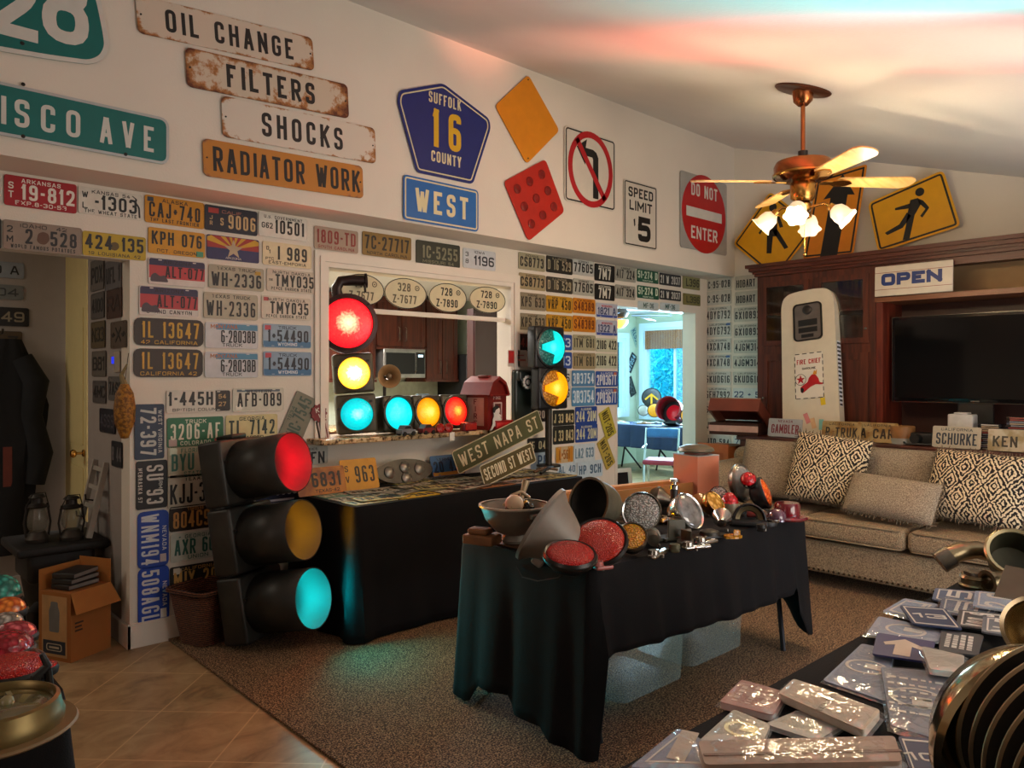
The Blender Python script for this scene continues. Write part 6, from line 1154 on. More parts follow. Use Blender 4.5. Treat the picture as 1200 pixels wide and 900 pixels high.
FRG = mat('#7a6a55', .95, var=.2, vs=40)
cushion(904, 549, 5.60, .48, .44, .16, SOFA2, 'plain taupe cushion against the far sofa arm', 16, 8, -2)
cushion(970, 549, 5.52, .54, .50, .17, IKAT, 'black and cream ikat cushion at the far end of the sofa', 22, 6, -5, FRG)
cushion(1044, 583, 5.37, .60, .29, .15, SOFA2, 'low plain lumbar cushion with frayed edge in mid sofa', 30, -4, -3, FRG)
cushion(1145, 571, 5.52, .60, .46, .17, IKAT, 'black and cream ikat cushion nearest the picture edge', 24, -8, -2, FRG)

# ------------------------------------------------------------------ ceiling fan
fp = atD(941, 200, 4.555); fx, fy = fp.x, fp.y; zc = cz(fy); ROSE = mat('#6b3f2c', .3, .7, var=.15, vs=6)
t = thing('ceiling_fan', 'copper coloured ceiling fan with pale wooden blades and lit tulip lamps', 'ceiling fan', (fx, fy, 0)); slope = math.atan(.311)
part(t, 'ceiling_plate', MB().lathe([(0, -.012), (.155, -.012), (.165, -.004), (.165, 0), (0, 0)], 36, T(0, 0, zc - .002) @ Matrix.Rotation(slope, 4, 'X')), ROSE); part(t, 'canopy', MB().lathe([(.0, -.085), (.03, -.085), (.055, -.06), (.062, 0), (0, 0)], 28, T(0, 0, zc - .01)), COPPER)
part(t, 'down_rod', MB().cyl((0, 0, 2.84), (0, 0, zc - .07), .013), COPPER); part(t, 'rod_collar', MB().lathe([(0, 2.80), (.028, 2.80), (.028, 2.85), (0, 2.85)], 20), BLACK)
part(t, 'motor_housing', MB().lathe([(0, 2.675), (.12, 2.675), (.165, 2.70), (.168, 2.76), (.155, 2.785), (.06, 2.805), (0, 2.81)], 40), COPPER); part(t, 'motor_trim', MB().lathe([(.168, 2.695), (.176, 2.70), (.176, 2.712), (.168, 2.717)], 40), BRASS)
part(t, 'switch_housing', MB().lathe([(0, 2.545), (.05, 2.545), (.072, 2.57), (.075, 2.65), (.06, 2.675), (0, 2.675)], 30), BRASS); OAK = nodes_mat('oak', wood_fn('#c59352', '#dcae6c', '#e6bf84', 0)); az0 = math.degrees(AZ) - 90
for k, a in enumerate((2, 92, 181, -82)):
    Mb = R(az0 + a) @ T(0, 0, 2.668) @ R(-12, 'X'); ol = roundpoly([(.20, -.05), (.62, -.072), (.665, -.05), (.68, 0), (.665, .05), (.62, .072), (.20, .05)], .02)
    bl = part(t, 'blade', MB().prism(ol, -.004, .004, Mb), OAK); part(bl, 'blade_iron', MB().prism(roundpoly([(.10, -.02), (.17, -.018), (.21, -.045), (.27, -.03), (.30, 0), (.27, .03), (.21, .045), (.17, .018), (.10, .02)], .01), -.012, -.005, Mb), BRASS)
part(t, 'lamp_hub', MB().lathe([(0, 2.47), (.02, 2.475), (.045, 2.50), (.05, 2.53), (.03, 2.548), (0, 2.55)], 26), BRASS); SHADE = nodes_mat('lit_shade', shade_fn); BULB = mat('#fff3d8', em='#ffe2b0', es=9, var=0)
for k in range(4):
    a = math.radians(az0 + 60 + 90 * k); d = Vector((math.cos(a), math.sin(a), 0)); p0 = d * .04 + Vector((0, 0, 2.51)); p1 = d * .12 + Vector((0, 0, 2.525)); p2 = d * .155 + Vector((0, 0, 2.50)); ax = (d * .75 + Vector((0, 0, -.66))).normalized()
    ar = part(t, 'lamp_arm', MB().tube([p0, p1, p2], .009, 10), BRASS); Ms = axis(p2, ax); part(ar, 'socket', MB().lathe([(.0, -.01), (.022, -.01), (.026, .02), (0, .02)], 18, Ms), BRASS)
    vs = []; fs = []; n = 30; prf = [(.024, .015), (.048, .04), (.054, .075), (.052, .10), (.066, .125)]
    for r_, z_ in prf:
        for q in range(n): an = 2 * PI * q / n; wv = 1 + (.10 * math.cos(6 * an) if z_ > .11 else 0); vs.append((r_ * wv * math.cos(an), r_ * wv * math.sin(an), z_))
    for j in range(len(prf) - 1):
        for q in range(n): q2 = (q + 1) % n; fs.append((j * n + q, j * n + q2, (j + 1) * n + q2, (j + 1) * n + q))
    sh = part(ar, 'lamp_shade', MB().add(vs, fs, Ms), SHADE); md = sh.modifiers.new('thickness', 'SOLIDIFY'); md.thickness = .003; part(ar, 'bulb', MB().ball((0, 0, .065), .024, Ms, 14, (1, 1, 1.4)), BULB)
    l = bpy.data.lights.new('fan_bulb', 'POINT'); l.energy = 10; l.color = (1, .76, .46); l.shadow_soft_size = .04; lo = bpy.data.objects.new('fan_bulb', l); COL.objects.link(lo); lo.location = Vector((fx, fy, 0)) + p2 + ax * .20
part(t, 'pull_chain', MB().tube([(.02, 0, 2.47), (.02, 0, 2.24)], .002, 6).ball((.02, 0, 2.23), .009), BRASS)
# ------------------------------------------------------------------ old lamps and parts on the middle table
MZ = TZ + .004
def dirc(a, b_, c): return (RGT * a + UP * b_ - FWD * c).normalized()
def tpos(px, py, pb, zt=MZ): return atD(px, py, (CAM_H - zt) * F_PX / (pb - HY))
GL = 'old lamps on the middle table'
def roundlamp(name, label, px, py, pb, n, r, dep, lens, shell, dome=.22, rim=CHROME, cat='lamp', group=GL, zt=MZ, flange=.0, knob=False):
    p = tpos(px, py, pb, zt); t = thing(name, label, cat, axis(p, n), group)
    pr = [(0, -dep), (r * .35, -dep * .97), (r * .75, -dep * .72), (r * .98, -dep * .30), (r * (1 + flange), -.004), (r * (1 + flange), .004), (r * .95, .006), (r * .94, -.004), (0, -.006)]
    part(t, 'shell', MB().lathe(pr, 32), shell)
    part(t, 'lens_rim', MB().lathe([(r * .93, .002), (r * 1.03, -.004), (r * 1.06, .006), (r * 1.0, .018), (r * .93, .014)], 36), rim)
    k = 6; part(t, 'lens', MB().lathe([(r * .94 * math.cos(i / k * PI / 2), .010 + dome * r * math.sin(i / k * PI / 2)) for i in range(k)] + [(0, .010 + dome * r)], 32), lens)
    if knob: part(t, 'mount_stud', MB().cyl((0, 0, -dep), (0, 0, -dep - .05), .012), GUNMETAL)
    return t
# sanding block on a brown leather pad
p = onZ(572, 645, MZ); t = thing('leather_pad', 'brown leather pad at the near end of the lamp parts table', 'pad', T(2.36, 2.50, MZ) @ R(4)); part(t, 'pad_sheet', MB().rbox((0, 0, .004), (.20, .44, .008), .004), mat('#5b3a22', .7, var=.2)); 
p = onZ(563, 637, MZ + .012); t = thing('wooden_block', 'carved wooden block on the leather pad beside the enamel bowl', 'block', T(p.x + .01, p.y, MZ + .010) @ R(20)); WB = mat('#8a5a32', .7, var=.2); part(t, 'block_base', MB().rbox((0, 0, .022), (.10, .15, .042), .008), WB); part(t, 'block_grip', MB().rbox((0, .01, .056), (.07, .10, .028), .012), WB); part(t, 'slot', MB().box(-.02, -.02, .0685, -.008, .04, .071).box(.008, -.02, .0685, .02, .04, .071), mat('#3a2414', .8), None, None, False)
# enamel bowl full of small parts
p = tpos(603, 592, 638); t = thing('enamel_bowl', 'grey enamel bowl with a ribbed rim full of small parts', 'bowl', (p.x, p.y, MZ + .012)); h_ = p.z - MZ - .012
part(t, 'bowl_body', MB().lathe([(0, 0), (.055, 0), (.06, .012), (.05, .035), (.085, .05), (.13, h_ * .62), (.155, h_), (.149, h_), (.124, h_ * .62), (.08, .06), (0, .05)], 40), GREYENAMEL)
rm = part(t, 'bowl_rim', MB().lathe([(.153, h_ - .004), (.162, h_ - .002), (.162, h_ + .006), (.149, h_ + .006)], 40), mat('#b3a896', .4, .4)); rg = random.Random(21)
part(t, 'latch', MB().rbox((-.02, -.148, h_ - .03), (.05, .014, .022), .003), mat('#8a8072', .4, .4))
q = T(p.x, p.y, MZ + .012)
solo('ceramic_ball', 'round pale knob lying on the heap in the bowl', 'ball', MB().ball((0, 0, 0), .042).cyl((0, 0, -.05), (0, 0, -.02), .02), mat('#d6b795', .5), q @ T(-.03, -.03, h_ + .012))
b = MB().tube([(-.03, .02, .0), (.0, .0, .045), (.05, -.01, .06), (.085, -.03, .03)], .008).tube([(.03, -.02, 0), (.07, .0, .05), (.10, .01, .10)], [.012, .012, .018], 10); solo('lamp_bracket', 'bent metal lamp bracket sticking out of the bowl', 'bracket', b, mat('#a58f6e', .4, .5), q @ T(.0, .02, h_ - .005))
for k in range(9):
    a = rg.uniform(0, 6.28); rr = rg.uniform(.03, .105); m_ = rg.choice((OLDCHROME, BRASS, mat('#6a5844', .5), mat('#b0a08a', .5), DARKMETAL))
    solo('small_fitting', 'small metal fitting in the heap inside the enamel bowl', 'fitting', MB().lathe([(0, 0), (.022, 0), (.022, .012), (.012, .018), (.012, .034), (0, .036)], 14), m_, q @ T(math.cos(a) * rr, math.sin(a) * rr, h_ - .032 + rg.uniform(0, .02)) @ R(rg.uniform(-60, 60), 'X') @ R(rg.uniform(0, 360)), 'small fittings in the bowl')
# grey dome reflector leaning on its rim
def dome(name, label, px, py, pb, n, r, h, m, inner, cone=False, lug=True, cat='lamp shade'):
    p = tpos(px, py, pb); t = thing(name, label, cat, axis(p, n), GL); k = 8
    pr = [(0, -h)] + [(r * math.sin(i / k * PI / 2) ** .75, -h * math.cos(i / k * PI / 2) ** .9) for i in range(1, k)] + [(r, -.01), (r + .006, -.008), (r + .006, .006), (r - .004, .006)]
    if cone: pr = [(0, -h), (r * .30, -h), (r * .36, -h * .97), (r * .40, -h * .90), (r * .52, -h * .68), (r * .66, -h * .48), (r * .84, -h * .20), (r * .95, -.02), (r, -.01), (r + .006, -.008), (r + .006, .006), (r - .004, .006)]
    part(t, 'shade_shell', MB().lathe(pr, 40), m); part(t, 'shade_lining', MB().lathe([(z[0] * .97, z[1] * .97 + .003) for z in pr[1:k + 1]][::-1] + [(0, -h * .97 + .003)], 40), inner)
    if lug: part(t, 'neck', MB().lathe([(0, -h - .05), (.032, -h - .05), (.04, -h - .03), (.045, -h + .01)], 20), m); part(t, 'mount_lug', MB().rbox((.0, -r * .82, -h * .35), (.05, .04, .05), .01), m)
    return t
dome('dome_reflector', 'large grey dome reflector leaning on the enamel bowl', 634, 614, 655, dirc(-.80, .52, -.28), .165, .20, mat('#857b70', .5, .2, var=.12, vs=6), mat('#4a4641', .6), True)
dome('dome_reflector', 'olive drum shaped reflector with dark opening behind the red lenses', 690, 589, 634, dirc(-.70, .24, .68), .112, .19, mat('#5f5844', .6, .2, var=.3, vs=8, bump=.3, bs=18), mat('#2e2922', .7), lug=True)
roundlamp('red_signal_lens', 'round red lens lying flat in a black cup at the table edge', 668, 652, 674, dirc(.04, .95, .28), .098, .055, RED_LENS, mat('#22201e', .4, .3), .28, mat('#2b2826', .35, .5), 'signal lens', flange=.08)
roundlamp('red_signal_lens', 'larger red lens tilted on edge behind the flat one', 702, 636, 662, dirc(-.22, .72, .62), .112, .035, nodes_mat('red_orange', reflector_fn('#b01a0a', '#dc3a1c', 220.0)), mat('#33302c', .4, .4), .26, mat('#2b2826', .35, .5), 'signal lens', flange=.05)
roundlamp('amber_lamp', 'round amber lens in a metal bucket tilted upward', 740, 630, 652, dirc(-.15, .66, .7), .064, .075, AMBER_LENS, GUNMETAL, .16, OLDCHROME)
roundlamp('clear_headlamp', 'clear ribbed round headlamp lens with chrome ring facing out', 752, 600, 632, dirc(-.22, .28, .92), .088, .07, CLEAR_LENS, OLDCHROME, .2)
roundlamp('chrome_headlamp', 'chrome headlamp tilted on edge beside the upright black torch', 806, 600, 628, dirc(.52, .42, .6), .088, .10, mat('#8d8a86', .08, .2, var=.3, vs=30, coat=1.0), CHROME, .26, knob=True)
t = thing('black_torch', 'upright black torch tube with a chrome tip', 'torch', tpos(790, 606, 618).to_3d()); t.location.z = MZ + .002; part(t, 'torch_tube', MB().lathe([(0, 0), (.03, 0), (.026, .02), (.019, .08), (.019, .19), (0, .19)], 20), BLACK); part(t, 'torch_cap', MB().lathe([(.022, .19), (.022, .205), (.012, .212), (.012, .225), (.024, .228), (.02, .24), (0, .242)], 20), CHROME)
roundlamp('amber_lamp', 'amber ribbed lamp standing on edge in mid table', 836, 590, 612, dirc(.55, .55, .62), .062, .06, nodes_mat('amber_ribs', reflector_fn('#a8741c', '#ffd070', 40.0)), BRASS, .14, BRASS)
roundlamp('chrome_headlamp', 'small round chrome lamp with glass face behind the amber ribbed one', 842, 581, 604, dirc(-.4, .3, .86), .05, .06, CLEAR_LENS, CHROME, .2)
p = tpos(855, 590, 606); t = thing('beacon_lamp', 'small beacon with red cone lens on a pale cup', 'beacon', (p.x, p.y, MZ + .002), GL); part(t, 'cup', MB().lathe([(0, 0), (.035, 0), (.045, .02), (.048, .075), (0, .075)], 24), mat('#a89a80', .4, .5)); part(t, 'red_cone', MB().lathe([(.046, .075), (.04, .10), (.02, .125), (.012, .13), (0, .132)], 24), nodes_mat('red_cone', reflector_fn('#a01018', '#e8303a', 60.0)))
p = tpos(878, 602, 617); t = thing('lamp_hood', 'black arched lamp hood with brass inside', 'lamp hood', axis((p.x, p.y, MZ + .035), dirc(-.25, .12, 1)), GL)
part(t, 'hood_shell', MB().lathe([(.078, -.05), (.082, .01), (.076, .014), (.070, .004), (.066, -.045), (.078, -.05)], 30, T(0, 0, 0), 0, 180), BLACK); part(t, 'hood_ring', MB().lathe([(.066, -.03), (.066, .002), (.045, -.006), (.04, -.03)], 30, I4, 0, 180), mat('#6f6246', .35, .7)); part(t, 'foot_bar', MB().rbox((0, -.02, -.02), (.18, .03, .07), .01), BLACK)
roundlamp('clear_headlamp', 'big clear round lamp standing on edge against the peach box', 868, 566, 598, dirc(.72, .18, .66), .105, .05, mat('#8f8f8c', .1, var=.3, vs=14, coat=1.0), OLDCHROME, .3, OLDCHROME)
roundlamp('orange_beacon', 'orange lens warning lamp with black housing on edge', 894, 578, 603, dirc(.80, .32, .35), .085, .07, nodes_mat('orange_lens', reflector_fn('#c8450c', '#ff8a30', 60.0)), mat('#18181a', .35), .32, BLACK)
roundlamp('red_dome_lamp', 'small bright red dome lamp leaning on the orange warning lamp', 877, 563, 604, dirc(-.25, .55, .75), .042, .05, nodes_mat('red_dome', reflector_fn('#a50e14', '#f03038', 50.0)), OLDCHROME, .75)
p = tpos(930, 597, 607); t = thing('red_beacon_glass', 'dark red hat shaped beacon glass at the far table corner', 'beacon', (p.x - .05, p.y + .01, MZ + .002), GL); RG = mat('#7a1020', .12, var=.2, coat=.8); part(t, 'glass_brim', MB().lathe([(0, 0), (.10, 0), (.108, .008), (.10, .018), (.07, .022), (0, .022)], 34), RG); part(t, 'glass_crown', MB().lathe([(.066, .022), (.064, .075), (.058, .085), (0, .088)], 34), RG)
p = tpos(913, 600, 610); solo('purple_glass_dome', 'small purple glass dome beside the dark red beacon glass', 'lens', MB().lathe([(.045, 0), (.045, .02), (.038, .045), (.02, .06), (0, .064)][::1], 26).lathe([(0, 0), (.045, 0)], 26), mat('#5e3a4c', .1, var=.15, coat=1.0), (p.x - .02, p.y, MZ + .002), GL)
# salmon box with the mushroom lamp on it, long cardboard trays
p = onZ(846, 586, MZ); t = thing('salmon_box', 'tall salmon coloured carton at the back of the lamp parts table', 'carton', T(3.86, 2.56, MZ + .002) @ R(-12)); hb = .29; part(t, 'carton_body', MB().box(-.085, -.10, 0, .085, .10, hb), mat('#c87f60', .7, var=.04), None, None, False); part(t, 'carton_flap', MB().box(-.087, -.102, hb - .003, .087, .102, hb + .002).box(.0855, -.10, .0, .0875, .10, hb), mat('#a9a6a2', .6), None, None, False)
t = thing('mushroom_lamp', 'grey mushroom shaped lamp lid on the salmon carton', 'lamp', (3.86, 2.56, MZ + .006 + hb)); part(t, 'lamp_cap', MB().lathe([(0, .012), (.09, .012), (.108, .02), (.10, .036), (.06, .052), (0, .056)], 32), mat('#6b6656', .4, .4)); part(t, 'lamp_foot', MB().lathe([(0, 0), (.07, 0), (.07, .012), (0, .012)], 28), mat('#6a3a2c', .5))
a, c = onZ(757, 583, MZ), onZ(846, 600, MZ)
t = thing('cardboard_tray', 'long shallow cardboard tray with yellow inside across the table back', 'tray', T(3.36, 2.64, MZ + .03) @ R(-9)); l_, w_, h_ = .44, .12, .11
b = MB().box(-l_, -w_ / 2, 0, l_, w_ / 2, .006).box(-l_, -w_ / 2, 0, l_, -w_ / 2 + .006, h_).box(-l_, w_ / 2 - .006, 0, l_, w_ / 2, h_).box(-l_, -w_ / 2, 0, -l_ + .006, w_ / 2, h_).box(l_ - .006, -w_ / 2, 0, l_, w_ / 2, h_); part(t, 'tray_body', b, CARDBOARD, None, None, False); part(t, 'tray_flap', MB().box(-l_, w_ / 2, h_ - .004, l_, w_ / 2 + .05, h_, T(0, 0, .0)).box(-l_ + .03, -w_ / 2 + .006, h_ - .03, l_ - .03, w_ / 2 - .006, h_ - .026), TANCARD, None, None, False); part(t, 'tray_support', MB().box(-l_ * .7, -.04, -.03, l_ * .7, .04, 0), mat('#4a3520', .8), None, None, False)
t = thing('paper_bundle', 'bundle of pale papers and rulers behind the clear headlamp', 'papers', T(3.02, 2.62, MZ + .002) @ R(24)); part(t, 'paper_stack', MB().rbox((0, 0, .04), (.22, .13, .08), .006), mat('#bdb8ac', .7, var=.1, vs=30)); part(t, 'ruler', MB().box(-.18, -.02, .10, .16, .01, .106, R(-22, 'Y')), mat('#c9bda4', .6), None, None, False); part(t, 'green_folder', MB().rbox((.06, .02, .10), (.12, .08, .04), .01), mat('#1d4a3a', .6))
def bits(label, name, px, pb, kind, m, ang=0, s=1.0, dz=0):
    p = onZ(px, pb, MZ); M = T(p.x, p.y, MZ + .002 + dz) @ R(ang)
    b = MB()
    if kind == 'tube': b.lathe([(0, -.06 * s), (.026 * s, -.06 * s), (.03 * s, -.02 * s), (.03 * s, .03 * s), (.036 * s, .035 * s), (.036 * s, .05 * s), (0, .05 * s)], 20, T(0, 0, .036 * s) @ R(90, 'Y'))
    if kind == 'bracket': b.prism(roundpoly([(-.09 * s, -.02), (.02 * s, -.025), (.09 * s, .0), (.03 * s, .06 * s), (-.03 * s, .045), (-.09 * s, .02)], .015), 0, .012).prism(roundpoly([(-.01, -.02), (.07 * s, 0), (.02 * s, .05 * s)], .01), .012, .07 * s)
    if kind == 'ring': b.lathe([(.03 * s, 0), (.05 * s, 0), (.054 * s, .01), (.05 * s, .022 * s), (.03 * s, .022 * s), (.03 * s, 0)], 26)
    if kind == 'lever': b.rbox((0, 0, .010), (.17 * s, .04, .018), .008).lathe([(0, .019), (.024, .019), (.022, .036), (0, .04)], 16, T(-.055 * s, 0, 0))
    if kind == 'bulb': b.lathe([(0, -.05 * s), (.02 * s, -.05 * s), (.024 * s, -.02 * s), (.045 * s, .01), (.05 * s, .03), (.035 * s, .055 * s), (0, .065 * s)], 22, T(0, 0, .052 * s) @ R(78, 'Y'))
    if kind == 'plate': b.prism(roundpoly([(-.11 * s, -.03), (.10 * s, -.045), (.12 * s, 0), (.08 * s, .05), (-.10 * s, .035)], .02), 0, .010).lathe([(.05 * s, .010), (.045 * s, .026), (.02 * s, .034), (0, .035)], 20, T(.03 * s, 0, 0))
    t = thing(name, label, 'lamp part', M, 'loose lamp parts'); part(t, 'casting', b, m); part(t, 'screw', MB().lathe([(0, 0), (.007, 0), (.007, .012), (0, .014)], 10, T(-.02 * s, -.025 * s, 0)), OLDCHROME); return t
bits('ribbed chrome tube end in front of the clear headlamp', 'chrome_tube', 765, 640, 'tube', OLDCHROME, 40)
bits('flat chrome lever at the table front edge', 'chrome_lever', 772, 652, 'lever', CHROME, 14); bits('olive cast bracket leaning by the clear headlamp', 'cast_bracket', 783, 633, 'bracket', mat('#4f4a3c', .5, .4), -30, 1.3)
bits('grey metal bracket below the chrome headlamp', 'metal_bracket', 806, 637, 'bracket', OLDCHROME, 20, .8); bits('small chrome lever below the amber ribbed lamp', 'chrome_lever', 828, 638, 'lever', CHROME, -8, .7)
bits('chrome bulb shell by the amber ribbed lamp', 'chrome_shell', 846, 622, 'bulb', CHROME, 30); bits('dark plate with dome in mid table', 'dome_plate', 826, 630, 'plate', GUNMETAL, -12)
bits('mustard yellow wedge lens at the table front', 'wedge_lens', 860, 631, 'bracket', nodes_mat('mustard', reflector_fn('#a86c10', '#e0a030', 60.0)), -40, .5); bits('black ring fitting by the arched hood', 'ring_fitting', 898, 616, 'ring', BLACK)
bits('pale small tube among the lamps near the far corner', 'pale_tube', 892, 606, 'tube', mat('#c9b49a', .5), 60, .6); bits('brass ring behind the chrome headlamp', 'ring_fitting', 770, 612, 'ring', BRASS, 0, 1.2); bits('dull chrome shell behind the clear headlamp', 'chrome_shell', 777, 600, 'bulb', OLDCHROME, 120, 1.3)
bits('dark lever by the arched hood foot', 'dark_lever', 893, 622, 'lever', DARKMETAL, 22, .6); bits('chrome ring in front of the orange warning lamp', 'ring_fitting', 905, 612, 'ring', CHROME, 0, .7)
bits('pink glass piece at the table edge by the flat red lens', 'pink_glass', 707, 668, 'lever', mat('#b86a64', .2), -20, .45)
for a_ in (('rusty brown tube end behind the clear headlamp', 'pipe_end', 768, 592, 'tube', mat('#7a4a24', .5, .5), 80, 1.1), ('pale grey bracket behind the black torch', 'metal_bracket', 784, 590, 'bracket', mat('#8d8a80', .4, .5), 10, 1.1), ('brown glass shell beside the amber ribbed lamp', 'glass_shell', 822, 604, 'bulb', mat('#8a5a20', .15, coat=.6), 60, 1.1),
           ('copper ring under the chrome headlamp', 'ring_fitting', 796, 626, 'ring', COPPER, 0, .8), ('black bracket between amber bucket and tube end', 'black_bracket', 758, 620, 'bracket', BLACK, 70, .7), ('white ceramic tube near the red cone beacon', 'ceramic_tube', 866, 604, 'tube', mat('#cfc8ba', .3), 30, .7), ('long chrome lever in front of the dark domed plate', 'chrome_lever', 816, 644, 'lever', CHROME, -20, .8),
           ('rust red small shell near the arched hood', 'red_shell', 884, 609, 'bulb', mat('#8a3a34', .3, coat=.4), 100, .6), ('grey plate with dome behind the amber bucket', 'dome_plate', 730, 612, 'plate', OLDCHROME, 30, .7), ('olive lever by the ribbed chrome tube', 'olive_lever', 790, 646, 'lever', mat('#5a553c', .5, .3), 40, .6), ('pale bulb shell by the cardboard tray end', 'pale_shell', 848, 598, 'bulb', mat('#b8b4ac', .2, .4), -30, .8)): bits(*a_)
b = MB().tube([onX(606, 664, 2.222), onX(612, 676, 2.212), onX(630, 681, 2.208), onX(655, 677, 2.212), onX(662, 670, 2.226)], .0025, 6); solo('wire_lead', 'thin black wire looping over the end of the lamp parts table', 'wire', b, BLACK)

# ------------------------------------------------------------------ bagged signs on the near table
NZ = TZ + .003
def quad(px, z): return [onZ(x, y, z) for x, y in px]
def bagged(name, label, px, z, th, m, art=(), bag=True, cat='bagged sign', over=.012, rot=0):
    """px: corners in the photo, clockwise from the one that is the text's upper left"""
    V = quad(px, z + th); c = sum(V, Vector()) / 4; x = ((V[1] - V[0]) + (V[2] - V[3])).normalized(); M = frame((c.x, c.y, z), x, Vector((-x.y, x.x, 0))); inv = M.inverted()
    L = [inv @ v for v in V]; L2 = [(p.x, p.y) for p in L]; wd = max(abs(p.x) for p in L) * 2; ht = max(abs(p.y) for p in L) * 2
    t = thing(name, label, cat, M, 'signs on the near table'); part(t, 'sign_panel', MB().prism(roundpoly(L2, .012), 0, th), m)
    for nm, fn, mm in art:
        b = MB(); fn(b, wd, ht, th, L2); part(t, nm, b, mm, None, None, False)
    if bag:
        rg = random.Random(int(px[0][0] * 7 + px[0][1])); n = 9; cx = [sum(p[k] for p in L2) / 4 for k in (0, 1)]
        def pt(u, v, s):
            A = [L2[0][k] * (1 - u) + L2[1][k] * u for k in (0, 1)]; B = [L2[3][k] * (1 - u) + L2[2][k] * u for k in (0, 1)]; q = [A[k] * (1 - v) + B[k] * v for k in (0, 1)]
            f = 1 + over * 2 / max(wd, .05); e = min(u, 1 - u, v, 1 - v); q = [cx[k] + (q[k] - cx[k]) * f for k in (0, 1)]
            return (q[0], q[1], (th + .002 + rg.uniform(0, .004)) if s else (th * .4 if e < .02 else th + .002 + rg.uniform(0, .0035)))
        part(t, 'plastic_bag', MB().grid(lambda u, v: pt(u, v, 0), n, n), PLASTIC)
    return t
NAVY = mat('#1d3157', .5, var=.06); SLATE = mat('#4f5f7c', .5, var=.08); LBLUE = mat('#8b9cb4', .5, var=.1); PINK = mat('#b98a80', .6, var=.12); SILV = mat('#a39d94', .4, .2, var=.15); CRM = mat('#c9b7a2', .6, var=.06); DGREY = mat('#3d3f44', .5, var=.06); LW = mat('#cfcac0', .5, var=.03)
def edge_art(ins, wdt): 
    def f(b, wd, ht, th, L):
        c = [sum(p[k] for p in L) / 4 for k in (0, 1)]; s1, s2 = 1 - ins / max(ht, .1) * 2, 1 - (ins + wdt) / max(ht, .1) * 2
        b.ring([(c[0] + (p[0] - c[0]) * s1, c[1] + (p[1] - c[1]) * s1) for p in L], [(c[0] + (p[0] - c[0]) * s2, c[1] + (p[1] - c[1]) * s2) for p in L], th, th + .001)
    return ('border', f, LW)
def txt_art(lines, mm=LW, name='lettering'):
    def f(b, wd, ht, th, L):
        n = len(lines)
        for k, s in enumerate(lines): text(b, s, 0, ht * (.30 - .62 * k / max(1, n - 1)) if n > 1 else 0, wd * .66, min(ht * .55 / n, wd * .3), z=th)
    return (name, f, mm)
def circ_art(rad=.3, mm=LW):
    def f(b, wd, ht, th, L): r = rad * min(wd, ht); b.ring(ellipse(r, r, 32), ellipse(r - .008, r - .008, 32), th, th + .001); b.box(-r * .2, -r * .8, th, r * .5, r * .1, th + .001)
    return ('circle_mark', f, mm)
def bar_art(n, mm):
    def f(b, wd, ht, th, L):
        rg = random.Random(n)
        for k in range(n):
            x = -wd * .3; y = ht * (.28 - .5 * k / max(1, n - 1)) if n > 1 else 0
            while x < wd * .26: w_ = rg.uniform(.006, .022); b.box(x, y - .006, th, x + w_, y + .006, th + .001); x += w_ + .007
    return ('faded_print', f, mm)
def arrow_art(b, wd, ht, th, L): b.prism([(-wd * .38, .02), (wd * .05, .02), (-wd * .02, ht * .30), (wd * .08, ht * .34), (wd * .34, 0), (wd * .08, -ht * .34), (-wd * .02, -ht * .30), (wd * .05, -.02), (-wd * .38, -.02)], th, th + .001)
ZZ = NZ
bagged('bagged_sign', 'slate sign with one pale bar in a clear bag at the photo\'s lower edge', [(738, 899), (795, 853), (822, 866), (834, 902)], ZZ, .006, mat('#8088a0', .5, var=.05), [edge_art(.02, .006), ('bar_mark', lambda b, wd, ht, th, L: b.box(-wd * .2, -.018, th, wd * .4, .018, th + .001), CRM)])
bagged('bagged_sign', 'silvery pack with a round emblem in crinkled plastic', [(819, 868), (860, 831), (903, 849), (893, 872)], ZZ + .001, .012, SILV, [circ_art(.32, mat('#c9c3a0', .3, .5))])
bagged('bagged_sign', 'pink packet in crinkled plastic at the far cloth edge', [(843, 822), (869, 796), (921, 811), (906, 838)], ZZ + .001, .016, PINK, [bar_art(3, mat('#d8b4a8', .5))])
bagged('bagged_sign', 'long cream pack beside the pink packet', [(912, 812), (930, 795), (1032, 832), (1012, 856)], ZZ + .012, .018, CRM, [bar_art(1, mat('#b8a896', .6))])
bagged('bagged_sign', 'grey pack of thin plates under the cream pack', [(896, 848), (936, 832), (990, 848), (958, 868)], ZZ + .001, .010, mat('#8b8a88', .4, .2, var=.1))
bagged('bagged_sign', 'long pinkish bundle in plastic along the photo\'s lower edge', [(818, 868), (1048, 862), (1058, 892), (826, 896)], ZZ + .016, .022, mat('#b59a88', .6, var=.15, vs=20), [('bundle_stripe', lambda b, wd, ht, th, L: b.box(-wd * .45, -ht * .16, th, wd * .45, -ht * .08, th + .002), mat('#8d6c5c', .6))])
bagged('bagged_sign', 'crumpled plastic pack below the pinkish bundle', [(900, 892), (1050, 886), (1066, 930), (880, 930)], ZZ + .001, .014, mat('#8f877c', .5, var=.2, vs=20))
bagged('bagged_sign', 'blue grey square sign with a circle in a clear bag', [(964, 797), (1010, 754), (1048, 762), (1038, 822)], ZZ + .001, .008, mat('#7686a0', .5, var=.06), [circ_art(.34)])
bagged('bagged_sign', 'bagged blue grey sign with lines of white words and a large arc', [(1032, 781), (1122, 789), (1104, 868), (1044, 850)], ZZ + .011, .008, mat('#6a7488', .5, var=.06), [bar_art(6, LW), circ_art(.30)])
bagged('blue_sign', 'violet blue sign with a white arrow among the bagged signs', [(1022, 766), (1028, 741), (1096, 752), (1090, 776)], ZZ + .022, .005, mat('#2a2d62', .5, var=.04), [('arrow_mark', arrow_art, CRM)], False)
